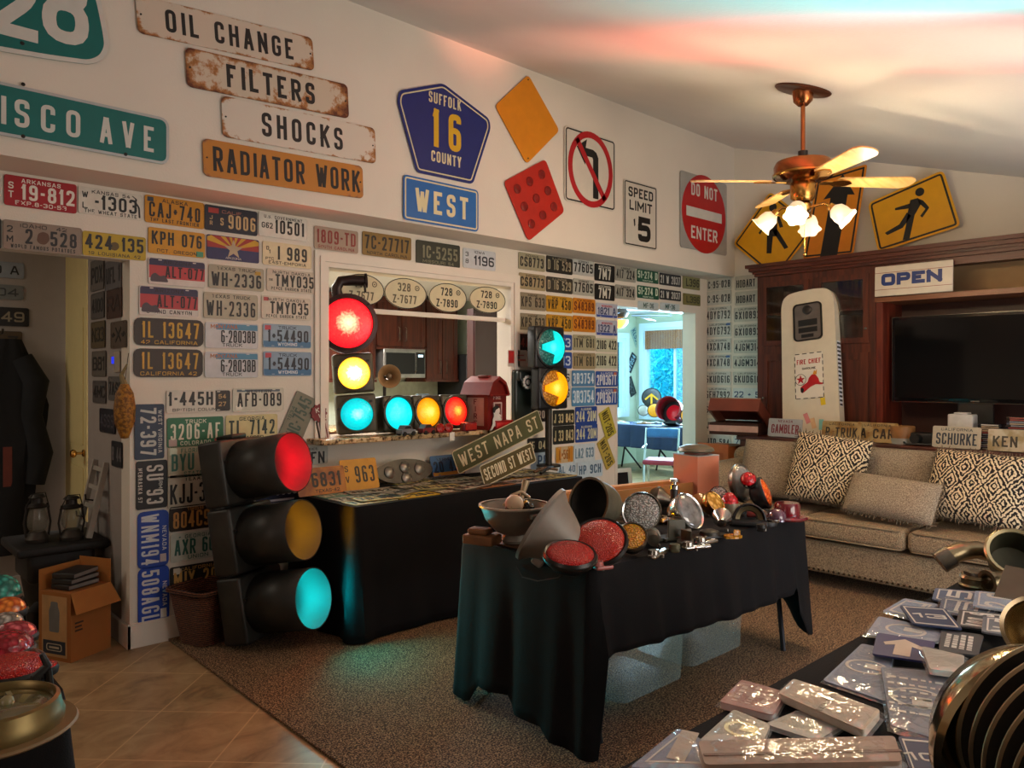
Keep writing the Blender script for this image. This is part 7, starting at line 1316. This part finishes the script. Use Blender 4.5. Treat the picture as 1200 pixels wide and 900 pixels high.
bagged('bagged_sign', 'pale frosted sign behind the violet arrow sign', [(1014, 744), (1030, 722), (1104, 738), (1100, 752)], ZZ + .013, .006, LBLUE, [circ_art(.3)])
bagged('grey_sign', 'dark grey sign with white words beside the arrow sign', [(1100, 762), (1103, 737), (1153, 744), (1146, 768)], ZZ + .020, .005, DGREY, [bar_art(4, LW)], False)
bagged('bagged_sign', 'ribbed pale plastic pack beside the dark grey sign', [(1080, 757), (1130, 768), (1128, 788), (1090, 784)], ZZ + .030, .014, mat('#b9b2a4', .5, var=.1))
PENT = [(1054, 709), (1108, 713), (1128, 737), (1070, 731)]
bagged('blue_sign', 'dark blue shield sign with white 13 on top of the pile', PENT, ZZ + .030, .005, NAVY, [edge_art(.012, .006), txt_art(('13',), LW, 'route_number')], False)
rg = random.Random(31)
for k, (q, m_, tx, lab) in enumerate((([(1034, 716), (1060, 701), (1100, 708), (1072, 727)], LBLUE, 'L', 'pale blue sign tucked under the dark blue 13 shield'), ([(1092, 702), (1096, 689), (1158, 694), (1150, 714)], SLATE, '15', 'slate blue sign with white 15 at the far end of the pile'), ([(1100, 716), (1104, 700), (1170, 708), (1160, 726)], SLATE, '5', 'slate blue sign with white 5 next in the pile'),
        ([(1120, 733), (1124, 714), (1180, 720), (1172, 740)], DGREY, '100 S', 'dark grey sign with 100 in the fan of signs'), ([(1140, 710), (1143, 692), (1204, 698), (1198, 718)], LBLUE, '2 C', 'pale grey blue sign at the far picture edge'), ([(1150, 740), (1152, 722), (1212, 728), (1204, 748)], mat('#6d727a', .5), 'N 5', 'mid grey sign by the chrome siren top'))):
    bagged('blue_sign', lab, q, ZZ + .001 + .0065 * k, .005, m_, [edge_art(.012, .005), txt_art((tx,), LW)], k % 2 == 0)
bagged('blue_sign', 'dark blue sign with white 10 beside the chrome siren', [(1052, 862), (1098, 866), (1114, 915), (1070, 912)], ZZ + .020, .005, NAVY, [edge_art(.014, .007), txt_art(('10',), LW, 'route_number')], False)
# chrome ended stack of dark ribbed discs
c0 = atD(1246, 862, 1.2); ry = rdir(1240, 850).normalized(); e1 = RGT * .76 - UP * .65; e1 = (e1 - ry * e1.dot(ry)).normalized(); ax_ = e1 * .72 - ry * .69
t = thing('mechanical_siren', 'large chrome ended siren of dark stacked ribs at the picture edge', 'siren', axis(c0, ax_)); RIB = mat('#4a443c', .38, .6); RAIN = nodes_mat('rainbow', rainbow_fn)
for k in range(7):
    z = -.02 + k * .032; r = .157; d_ = part(t, 'rib_disc', MB().lathe([(0, z), (r - .006, z), (r, z + .003), (r - .006, z + .006), (0, z + .006)], 64), RIB); part(d_, 'bright_edge', MB().lathe([(r - .003, z - .001), (r + .0015, z + .002), (r + .0015, z + .0045), (r - .003, z + .007)], 64), RAIN)
part(t, 'core_drum', MB().lathe([(0, -.04), (.09, -.04), (.09, .24), (0, .18)], 36), BLACK)
ofs = t.matrix_world.to_3x3().inverted() @ (RGT * -.013 + UP * -.040)
part(t, 'chrome_bell', MB().lathe([(0, -.13), (.09, -.125), (.145, -.10), (.170, -.055), (.176, -.03), (.167, -.022), (.09, -.03), (0, -.03)], 56, T(ofs)), mat('#c9b48c', .14, 1.0, var=.1))
part(t, 'foot_bracket', MB().rbox((0, 0, .10), (.05, .05, .2), .01), GUNMETAL)
t2 = onZ(1196, 772, NZ); t = thing('chrome_bowl', 'polished pale metal bowl rim at the picture edge above the siren', 'bowl', axis(atD(1218, 738, 1.62), dirc(-.62, .1, .78)) @ S3(.72, .72, .72)); part(t, 'bowl_shell', MB().lathe([(0, -.10), (.05, -.095), (.085, -.05), (.095, 0), (.10, .004), (.088, .006), (.078, -.045), (.045, -.085), (0, -.09)], 40), mat('#c4b593', .2, 1.0)); part(t, 'bowl_foot', MB().lathe([(0, -.13), (.04, -.13), (.035, -.10), (0, -.095)], 24), GUNMETAL)
# brass and iron fittings at the far end of the near table
p = onZ(1190, 690, NZ); P_ = lambda px, py: onZ(px, py, NZ)
p = P_(1192, 680); t = thing('brass_bell_horn', 'dark olive cup with brass rim tilted at the far table end', 'horn', axis(atD(1190, 648, (p - CAMP).dot(FWD)), dirc(-.30, .62, .72))); part(t, 'cup_shell', MB().lathe([(0, -.13), (.05, -.13), (.075, -.10), (.088, -.02), (.094, 0), (.084, 0), (.07, -.095), (0, -.11)], 34), mat('#4c4a38', .4, .5)); part(t, 'cup_rim', MB().lathe([(.082, 0), (.094, -.006), (.101, .002), (.094, .010), (.083, .006)], 34), mat('#b5a47c', .3, .9)); part(t, 'cup_stem', MB().cyl((0, 0, -.13), (0, 0, -.16), .03, .035), mat('#6a6450', .4, .6))
TB = mat('#9c8a68', .3, .8, var=.2, vs=15)
p = P_(1143, 688); t = thing('tube_coupling', 'low brass ring coupling on black cloth at the far table end', 'coupling', (p.x, p.y, NZ + .001)); part(t, 'ring_body', MB().lathe([(0, 0), (.05, 0), (.054, .008), (.046, .014), (.046, .03), (.05, .034), (.046, .044), (0, .044)], 28), TB); part(t, 'ring_cap', MB().lathe([(.038, .044), (.038, .056), (.02, .06), (0, .06)], 28), OLDCHROME)
p = P_(1146, 672); t = thing('tube_elbow', 'brass tube elbow joint lying by the dark olive cup', 'tube joint', (p.x, p.y, NZ + .03)); part(t, 'elbow_tube', MB().tube([(-.05, .10, .02), (-.02, .06, .045), (.05, .02, .05), (.12, -.04, .02), (.17, -.08, 0)], [.034, .036, .034, .03, .028], 14), TB); part(t, 'elbow_collar', MB().cyl((-.06, .115, .0), (-.035, .08, .03), .042).cyl((.15, -.065, .0), (.18, -.088, .0), .036), OLDCHROME)
p = P_(1176, 692); t = thing('short_pipe', 'short bronze pipe section in front of the elbow joint', 'pipe', (p.x - .02, p.y, NZ + .036)); part(t, 'pipe_tube', MB().lathe([(.026, -.06), (.034, -.06), (.034, .06), (.026, .06), (.026, -.06)], 24, R(90, 'Y') @ R(30, 'X')), mat('#7d6a4a', .3, .8)); part(t, 'pipe_flange', MB().lathe([(.03, -.064), (.042, -.064), (.042, -.05), (.03, -.05)], 24, R(90, 'Y') @ R(30, 'X')), TB)
p = P_(1196, 712); t = thing('dark_leaf_plate', 'dark pointed metal sheet at the picture edge beyond the sign pile', 'metal sheet', T(p.x + .02, p.y + .02, NZ + .05) @ R(-20)); part(t, 'sheet', MB().add([(-.16, -.02, -.045), (.10, .10, .05), (.16, -.12, .04), (-.158, -.022, -.047), (.102, .098, .046), (.162, -.122, .036)], [(0, 2, 1), (3, 4, 5), (0, 1, 4, 3), (1, 2, 5, 4), (2, 0, 3, 5)]), mat('#4a4236', .5, .5)); part(t, 'sheet_prop', MB().cyl((.06, 0, -.048), (.06, 0, .02), .012), DARKMETAL)

# ------------------------------------------------------------------ table at the picture's edge: glass lenses
EZ = TZ + .002
p = onZ(-6, 846, EZ + .02); t = thing('round_glass_lens', 'large round glass lens in a brass ring on a tan disc', 'lens', (p.x, p.y, EZ)); SC_ = S3(.76, .76, .8); part(t, 'tan_disc', MB().lathe([(0, .001), (.20, .001), (.205, .006), (.20, .012), (0, .012)], 48, SC_), mat('#7d6440', .5, var=.1)); part(t, 'brass_ring', MB().lathe([(.150, .012), (.170, .012), (.172, .03), (.165, .045), (.158, .075), (.148, .08), (.142, .07), (.146, .04), (.150, .012)], 48, SC_), mat('#7f6c42', .38, .7)); part(t, 'glass_face', MB().lathe([(.146, .055), (.11, .066), (.05, .072), (0, .074)], 40, SC_).lathe([(0, .02), (.146, .02)], 40, SC_), mat('#6d6440', .12, var=.2, vs=10, coat=1.0)); b = MB()
for k in range(4): b.bx((-.04 + k * .024, .04, .057), (.010, .028, .006))
part(t, 'glass_ridge', b, mat('#8a805a', .2)); part(t, 'glass_knob', MB().ball((.02, -.01, .060), .014), mat('#8a805a', .2))
def glassbit(px, py, r, m, lab, sc=(1, 1, .6), name='glass_reflector'):
    p = onZ(px, py, EZ); t = thing(name, lab, 'reflector', (p.x, p.y, EZ + .001), 'glass reflectors on the edge table'); part(t, 'reflector_base', MB().lathe([(0, 0), (r, 0), (r * 1.05, .012), (r * .98, .02), (0, .02)], 26), DARKMETAL); part(t, 'reflector_glass', MB().lathe([(r * .95 * math.cos(i / 6 * PI / 2), .02 + r * sc[2] * math.sin(i / 6 * PI / 2)) for i in range(6)] + [(0, .02 + r * sc[2])], 28), m); return t
glassbit(14, 792, .085, RED_LENS, 'wide red glass reflector just beyond the brass ringed lens', (1, 1, .35)); glassbit(4, 768, .075, nodes_mat('dark_red', reflector_fn('#7a0c18', '#c03040', 60.0)), 'dark red domed reflector behind the wide red one'); glassbit(16, 752, .06, nodes_mat('pink_red', reflector_fn('#8a2030', '#e0707a', 50.0)), 'rosy glass reflector in the middle of the edge table')
glassbit(6, 738, .05, nodes_mat('clear_grey', reflector_fn('#6a665e', '#c9c4ba', 60.0)), 'clear glass reflector behind the rosy one'); glassbit(8, 722, .055, nodes_mat('orange_glass', reflector_fn('#a8480c', '#ff9a38', 50.0)), 'orange glass reflector on the edge table', (1, 1, .7)); glassbit(2, 704, .06, nodes_mat('teal_glass', reflector_fn('#0c5a50', '#3fae9c', 50.0)), 'teal glass reflector farthest on the edge table', (1, 1, 1.1)); glassbit(47, 790, .04, RED_LENS, 'small flat red reflector at the cloth edge', (1, 1, .2))
b = MB(); p = onZ(34, 775, EZ)
b.tube([(p.x + .03 * math.cos(a) * (1 + .25 * math.sin(2.3 * a)), p.y + .05 * math.sin(a), EZ + .006 + .006 * (k % 3)) for k, a in enumerate([x * .5 for x in range(28)])], .003, 6); solo('coiled_wire', 'tangle of pale wire beside the red glass reflectors', 'wire', b, mat('#8a6a5c', .4, .3))
p = onZ(66, 812, EZ); t = thing('black_clamp', 'small black clamp upright at the cloth corner', 'clamp', (p.x - .03, p.y, EZ + .001)); part(t, 'clamp_jaw', MB().tube([(-.02, 0, .0), (-.012, 0, .05), (.012, 0, .07), (.0, 0, .10)], [.014, .012, .010, .006], 8), BLACK); part(t, 'clamp_arm', MB().tube([(.02, .01, 0), (.012, 0, .06)], .009, 8), BLACK)

# ------------------------------------------------------------------ alcove: pedestal, lanterns, rack, carton, coat, maize
t = thing('iron_pedestal', 'dark cast iron pedestal table in the alcove', 'pedestal table', (1.06, 5.08, -.13)); IRON = mat('#191614', .6, .3, var=.15); b = MB().rbox((0, 0, .66), (.46, .5, .05), .015).rbox((0, 0, .56), (.34, .38, .18), .03); part(t, 'table_top', b, IRON); part(t, 'pedestal_body', MB().lathe([(0, .5), (.17, .48), (.15, .36), (.10, .22), (.13, .16), (.13, .14), (0, .14)], 26), IRON)
for a in (45, 135, 225, 315): part(t, 'leg', MB().tube([(.10 * math.cos(math.radians(a)), .10 * math.sin(math.radians(a)), .34), (.20 * math.cos(math.radians(a)), .20 * math.sin(math.radians(a)), .30), (.19 * math.cos(math.radians(a)), .19 * math.sin(math.radians(a)), .22), (.21 * math.cos(math.radians(a)), .21 * math.sin(math.radians(a)), .16)], [.035, .035, .028, .03], 10), IRON)
def lantern(x, y, h, lab):
    t = thing('oil_lantern', lab, 'lantern', (x, y, .557), 'old lanterns on the iron pedestal'); part(t, 'lantern_base', MB().lathe([(0, 0), (.06, 0), (.064, .02), (.045, .05), (.04, .06), (0, .06)], 22), mat('#3a332b', .5, .5)); part(t, 'glass_globe', MB().lathe([(.035, .06), (.05, .09), (.052, .13), (.036, h * .72)], 22), mat('#7d7768', .1, var=.1, alpha=.45)); part(t, 'lantern_cap', MB().lathe([(.05, h * .72), (.055, h * .75), (.03, h * .82), (.028, h * .92), (.045, h * .94), (.03, h), (0, h)], 22), mat('#2d2722', .5, .5))
    part(t, 'side_tube', MB().tube([(-.055, 0, .03), (-.066, 0, h * .4), (-.05, 0, h * .8)], .006).tube([(.055, 0, .03), (.066, 0, h * .4), (.05, 0, h * .8)], .006), mat('#2d2722', .5, .5)); part(t, 'bail_handle', MB().tube([(-.06, 0, h * .7), (-.03, -.05, h * 1.05), (.03, -.05, h * 1.05), (.06, 0, h * .7)], .003, 6), DARKMETAL)
lantern(.96, 5.02, .27, 'old oil lantern on the pedestal by the hanging coat'); lantern(1.12, 4.96, .25, 'old oil lantern on the pedestal in front of the white rack')
t = thing('white_rack', 'small white wooden rack leaning on the alcove wall', 'rack', frame((1.21, 5.02, .559), (.0, -1, 0), (.22, .0, 1))); WP = mat('#a59d92', .6, var=.08); b = MB().box(-.13, 0, 0, -.10, .44, .03).box(.10, 0, 0, .13, .44, .03)
for k in range(4): b.box(-.10, .05 + k * .11, .008, .10, .075 + k * .11, .022)
part(t, 'rack_frame', b, WP, None, None, False); part(t, 'rack_hook', MB().tube([(-.05, .10, .02), (-.05, .10, .06), (-.05, .13, .07)], .005).tube([(.05, .21, .02), (.05, .21, .06), (.05, .24, .07)], .005), DARKMETAL)
p = onZ(93, 772, 0); JC = T(p.x - .05, p.y - .04, 0) @ R(27) @ T(.125, .115, 0); t = thing('jar_carton', 'brown carton printed with a jar on the alcove tiles', 'carton', JC); hx, hy, hb = .125, .115, .36; part(t, 'carton_body', MB().box(-hx, -hy, 0, hx, hy, hb), mat('#9a5d24', .8, var=.08, vs=5), None, None, False)
fl = mat('#a8682a', .8, var=.08); part(t, 'carton_flap', MB().add([(-hx, -hy, hb), (hx, -hy, hb), (hx + .02, -hy - .05, hb - .10), (-hx - .01, -hy - .05, hb - .10), (-hx, -hy, hb + .003), (hx, -hy, hb + .003), (hx + .02, -hy - .053, hb - .10), (-hx - .01, -hy - .053, hb - .10)], [(0, 1, 2, 3), (7, 6, 5, 4), (3, 2, 6, 7), (1, 5, 6, 2), (0, 3, 7, 4)]), fl, None, None, False); part(t, 'carton_flap', MB().box(hx - .003, -hy, 0, hx, hy, .13, T(0, 0, hb) @ R(0)).box(-hx, hy - .003, 0, hx, hy, .11, T(0, 0, hb)), fl, None, None, False)
Mw = frame((-hx - .001, 0, hb / 2), (0, -1, 0), (0, 0, 1)); part(t, 'printed_panel', MB().box(-.09, -.16, 0, .09, .16, .001, Mw), mat('#b58a58', .7), None, None, False); part(t, 'printed_jar', MB().prism(roundpoly([(-.035, -.03), (.035, -.03), (.038, .08), (.025, .11), (.025, .13), (-.025, .13), (-.025, .11), (-.038, .08)], .012), .001, .002, Mw), mat('#6b6a66', .7)); part(t, 'printed_label', MB().box(-.08, -.145, .001, .08, -.075, .002, Mw), mat('#1d2430', .7), None, None, False); part(t, 'label_mark', MB().ring(rrect(.11, .038, .012), rrect(.10, .030, .010), .002, .003, Mw @ T(0, -.11, 0)).box(-.035, -.116, .002, .035, -.106, .003, Mw), mat('#b0a58e', .6))
Mf2 = frame((0, -hy - .001, hb / 2), (1, 0, 0), (0, 0, 1)); part(t, 'side_print', MB().box(-.10, .015, 0, -.05, .024, .001, Mf2).box(-.10, -.005, 0, -.06, .004, .001, Mf2).box(-.10, -.025, 0, -.055, -.016, .001, Mf2), mat('#3a2410', .7))
q = JC @ T(0, 0, hb + .004)
for k in range(3): tt = thing('black_book', 'dark bound book in the pile on the brown carton', 'book', q @ T(-.0, .0, k * .03) @ R(6 * k), 'dark books on the carton'); part(tt, 'book_cover', MB().rbox((0, 0, .014), (.19, .13, .027), .004), mat('#1c1a19', .5)); part(tt, 'page_block', MB().box(-.092, -.0655, .005, .092, -.064, .023), mat('#77706a', .7), None, None, False)
# hanging coat: folded dark cloth on a hook
hk = onY(2, 396, 6.06); b = MB(); n = 28; rows_ = 16; vs = []; fs = []
for j in range(rows_ + 1):
    f = j / rows_; z = hk.z - .01 - f * 1.42; wdt = .07 + .12 * min(1, f * 3.2) + .03 * math.sin(f * 5); dp = .06 + .06 * min(1, f * 2)
    for i in range(n): a = 2 * PI * i / n; rr = 1 + .14 * math.sin(5 * a + 2 * f) + .07 * math.sin(9 * a - 3 * f); vs.append((hk.x + .02 + math.cos(a) * wdt * rr - .05 * f, 6.0 - .03 + math.sin(a) * dp * rr * .7, z))
for j in range(rows_):
    for i in range(n): k = (i + 1) % n; fs.append((j * n + i, (j + 1) * n + i, (j + 1) * n + k, j * n + k))
b.add(vs, fs); b.add([], []); b.f += [tuple(range(n))[::1], tuple(rows_ * n + i for i in range(n))[::-1]]
b.v = [(v[0] - hk.x, v[1] - 6.0, v[2] - hk.z) for v in b.v]; t = thing('hanging_coat', 'black coat hanging on the hall wall below the old plates', 'coat', (hk.x, 6.0, hk.z)); COAT = mat('#0f0f12', .9, var=.2, bump=.4, bs=14); part(t, 'coat_body', b, COAT)
part(t, 'sleeve', MB().tube([(.09, -.03, -.14), (.17, -.06, -.30), (.14, -.07, -.52), (.19, -.07, -.78), (.16, -.07, -.98)], [.075, .085, .07, .085, .065], 14), mat('#15181c', .9, var=.2, bump=.4, bs=14)); part(t, 'coat_hook', MB().tube([(0, .08, .03), (0, .03, .03), (0, .02, .06)], .007), OLDCHROME); part(t, 'red_tag', MB().box(-.02, -.115, -.98, .03, -.108, -.72), mat('#6a2a1a', .7), None, None, False)
p = onX(146, 478, 1.27); t = thing('maize_cob', 'dried golden maize bundle hanging in the alcove', 'maize', (1.27, p.y, p.z)); part(t, 'cob', MB().lathe([(0, -.17), (.02, -.165), (.05, -.08), (.055, .0), (.045, .08), (.02, .13), (0, .135)], 20), mat('#a06c1c', .6, second='#6b430e', vs=60, bump=.8, bs=60)); part(t, 'husk', MB().tube([(0, 0, .12), (-.01, .02, .18), (.01, -.01, .24)], [.02, .012, .004], 8), mat('#8a7a54', .8)); part(t, 'cord', MB().tube([(0, 0, .13), (.02, 0, .30)], .002, 5), DARKMETAL)
# wicker basket by the signal
p = onZ(239, 750, .012); t = thing('wicker_basket', 'square brown wicker basket by the big traffic signal', 'basket', T(p.x + .01, p.y + .0, .014) @ R(20)); b = MB(); lo = rrect(.21, .21, .05, 5); hi = rrect(.30, .30, .05, 5); n = len(lo); zs = (0, .08, .16, .24, .30); vs = []
for z in zs: k = z / .30; vs += [(lo[i][0] * (1 - k) + hi[i][0] * k, lo[i][1] * (1 - k) + hi[i][1] * k, z) for i in range(n)]
fs = [(j * n + i, j * n + (i + 1) % n, (j + 1) * n + (i + 1) % n, (j + 1) * n + i) for j in range(4) for i in range(n)] + [tuple(range(n))[::-1]]; o = part(t, 'basket_body', b.add(vs, fs), WICKER); md = o.modifiers.new('thickness', 'SOLIDIFY'); md.thickness = .012
part(t, 'rolled_rim', MB().tube([(x * 1.02, y * 1.02, .30) for x, y in hi], .014, 8, True), WICKER)

# ------------------------------------------------------------------ sun room: skirted table, lenses, chair, shade, fan
t = thing('folding_table', 'table under a blue cloth in the sun room', 'table', (9.75, 7.0, 0)); part(t, 'tabletop', MB().rbox((0, 0, .72), (.71, 2.26, .03), .01), mat('#b9b3a6', .6))
for sy in (-.8, .1, .8): part(t, 'leg', MB().tube([(-.2, sy - .2, .7), (.15, sy + .2, .01)], .014).tube([(-.2, sy + .2, .7), (.15, sy - .2, .01)], .014), BLACK)
o = cloth('navy cloth skirting the sun room table', 9.38, 10.12, 5.85, 8.15, .738, [flat(.40)] * 4, amp=.05, flare=.02, seed=12, wave=.2); o.data.materials.clear(); o.data.materials.append(mat('#15274a', .8, var=.1, bump=.2, bs=200)); del o['group']
SZ = .746
def far(px, pb): return onZ(px, pb, SZ)
def farlamp(name, lab, px, py, x, n, r, lens, shell=BLACK, arrow=False):
    p = onX(px, py, x); p.z = max(p.z, SZ + r * .8); t = thing(name, lab, 'signal lens', axis(p, n), 'signal lenses on the sun room table'); part(t, 'shell', MB().lathe([(0, -.08), (r * .7, -.07), (r * 1.1, -.01), (r * 1.12, .004), (0, .004)], 28), shell); part(t, 'lens', MB().lathe([(r, .004), (r * .8, .02), (r * .4, .035), (0, .04)], 28), lens)
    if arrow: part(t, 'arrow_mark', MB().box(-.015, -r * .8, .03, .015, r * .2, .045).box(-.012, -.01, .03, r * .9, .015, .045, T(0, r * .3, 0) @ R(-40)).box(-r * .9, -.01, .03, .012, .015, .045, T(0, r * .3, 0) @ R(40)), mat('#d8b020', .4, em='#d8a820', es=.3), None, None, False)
wn = dirc(-.2, .2, 1)
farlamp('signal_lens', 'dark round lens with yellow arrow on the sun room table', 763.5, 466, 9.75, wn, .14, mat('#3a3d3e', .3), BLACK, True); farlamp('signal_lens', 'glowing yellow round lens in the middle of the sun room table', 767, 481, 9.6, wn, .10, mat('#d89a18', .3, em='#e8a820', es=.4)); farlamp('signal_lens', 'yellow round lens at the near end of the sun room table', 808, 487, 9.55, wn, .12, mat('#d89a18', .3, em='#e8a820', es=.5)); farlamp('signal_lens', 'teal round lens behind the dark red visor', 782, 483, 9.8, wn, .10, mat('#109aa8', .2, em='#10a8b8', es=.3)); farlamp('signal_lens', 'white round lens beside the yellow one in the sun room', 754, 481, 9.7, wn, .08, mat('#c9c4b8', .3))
p = onX(790, 468, 9.65); t = thing('signal_visor', 'large dark red signal visor standing on the sun room table', 'signal visor', axis((9.65, p.y, SZ + .20), dirc(-.5, .25, .8))); b = MB(); vs = []; fs = []; n = 24
for zz, rr in ((0, .18), (.30, .19)):
    for k in range(n + 1): a = math.radians(-50 + 280 * k / n); vs.append((rr * math.cos(a), rr * math.sin(a), zz))
for k in range(n): fs.append((k, k + 1, n + 2 + k, n + 1 + k))
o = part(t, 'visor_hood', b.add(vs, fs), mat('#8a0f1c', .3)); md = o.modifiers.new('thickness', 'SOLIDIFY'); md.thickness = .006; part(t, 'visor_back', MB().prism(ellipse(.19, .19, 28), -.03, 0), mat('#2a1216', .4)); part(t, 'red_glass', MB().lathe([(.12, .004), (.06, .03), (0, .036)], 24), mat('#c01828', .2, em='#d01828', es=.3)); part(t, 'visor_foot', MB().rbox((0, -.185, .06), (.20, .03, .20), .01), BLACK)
rg = random.Random(8)
for k in range(12):
    x, y = 9.5 + rg.uniform(0, .45), 6.35 + k * .15; b = MB().prism(roundpoly([(-.11, -.06), (.11, -.06), (.11, .06), (-.11, .06)], .02), 0, .02).prism(ellipse(.04, .04, 16), .02, .035)
    solo('lamp_fitting', 'small fitting spread on the navy sun room cloth', 'fitting', b, mat(rg.choice(('#8a98a8', '#b8b0a0', '#6a7480', '#9c7a58', '#c0c8cc')), .4), T(x, y, SZ) @ R(rg.uniform(0, 180)), 'fittings on the sun room table')
t = thing('folding_chair', 'chrome framed chair with dark pink seat in the sun room', 'chair', T(7.75, 5.62, 0) @ R(28)); CH = mat('#b8c0c8', .2, .9); part(t, 'seat', MB().rbox((0, 0, .45), (.42, .44, .06), .025), mat('#a8344c', .5)); part(t, 'backrest', MB().rbox((.02, .0, .80), (.10, .40, .12), .03, R(0)), mat('#3a78b8', .5))
for sy in (-.2, .2): part(t, 'leg', MB().tube([(-.22, sy, .012), (-.16, sy, .45), (.0, sy, .86)], .012), CH); part(t, 'leg', MB().tube([(.22, sy, .012), (.10, sy, .46)], .012), CH)
part(t, 'armrest', MB().tube([(-.20, .22, .62), (.12, .22, .64)], .014), CH)
b = MB()
for k in range(30): b.tube([(0, .0, -k * .0105), (0, 2.30, -k * .0105)], .0056, 6)
o = solo('roman_shade', 'woven brown shade rolled over the sun room window', 'window shade', b, nodes_mat('shade', stripes_fn('#6b3a20', '#b07c50', 12.0, 'Y')), T(10.53, 5.70, 2.27))
fpp = onX(726, 372, 8.6); t = thing('ceiling_fan', 'sun room ceiling fan with amber glass bowl', 'ceiling fan', (8.6, fpp.y, 0)); zf = fpp.z; part(t, 'down_rod', MB().cyl((0, 0, zf + .1), (0, 0, ZS + .045), .015), BRASS); part(t, 'motor_housing', MB().lathe([(0, zf - .02), (.10, zf), (.14, zf + .06), (.10, zf + .12), (0, zf + .13)], 28), mat('#4a3a30', .4, .5)); part(t, 'light_bowl', MB().lathe([(0, zf - .16), (.06, zf - .15), (.12, zf - .09), (.13, zf - .04), (0, zf - .03)], 28), mat('#e0a850', .4, em='#ffb850', es=1.2))
for a in (-47, 25, 97, 169, 241): part(t, 'blade', MB().rbox((.42, 0, zf + .02), (.55, .12, .01), .004, R(a) @ R(8, 'X')), mat('#8f96b4', .5))
t = thing('framed_picture', 'white framed dark picture leaning low beside the doorway', 'picture', frame(onY(727, 560, 4.72) + Vector((0, 0, -.12)), (1, -.2, 0), (.1, .12, 1))); part(t, 'picture_frame', MB().ring(rrect(.30, .42, .01), rrect(.22, .34, .006), -.008, .012), WHITE); part(t, 'picture_panel', MB().box(-.11, -.17, -.004, .11, .17, .002), mat('#202024', .4), None, None, False)
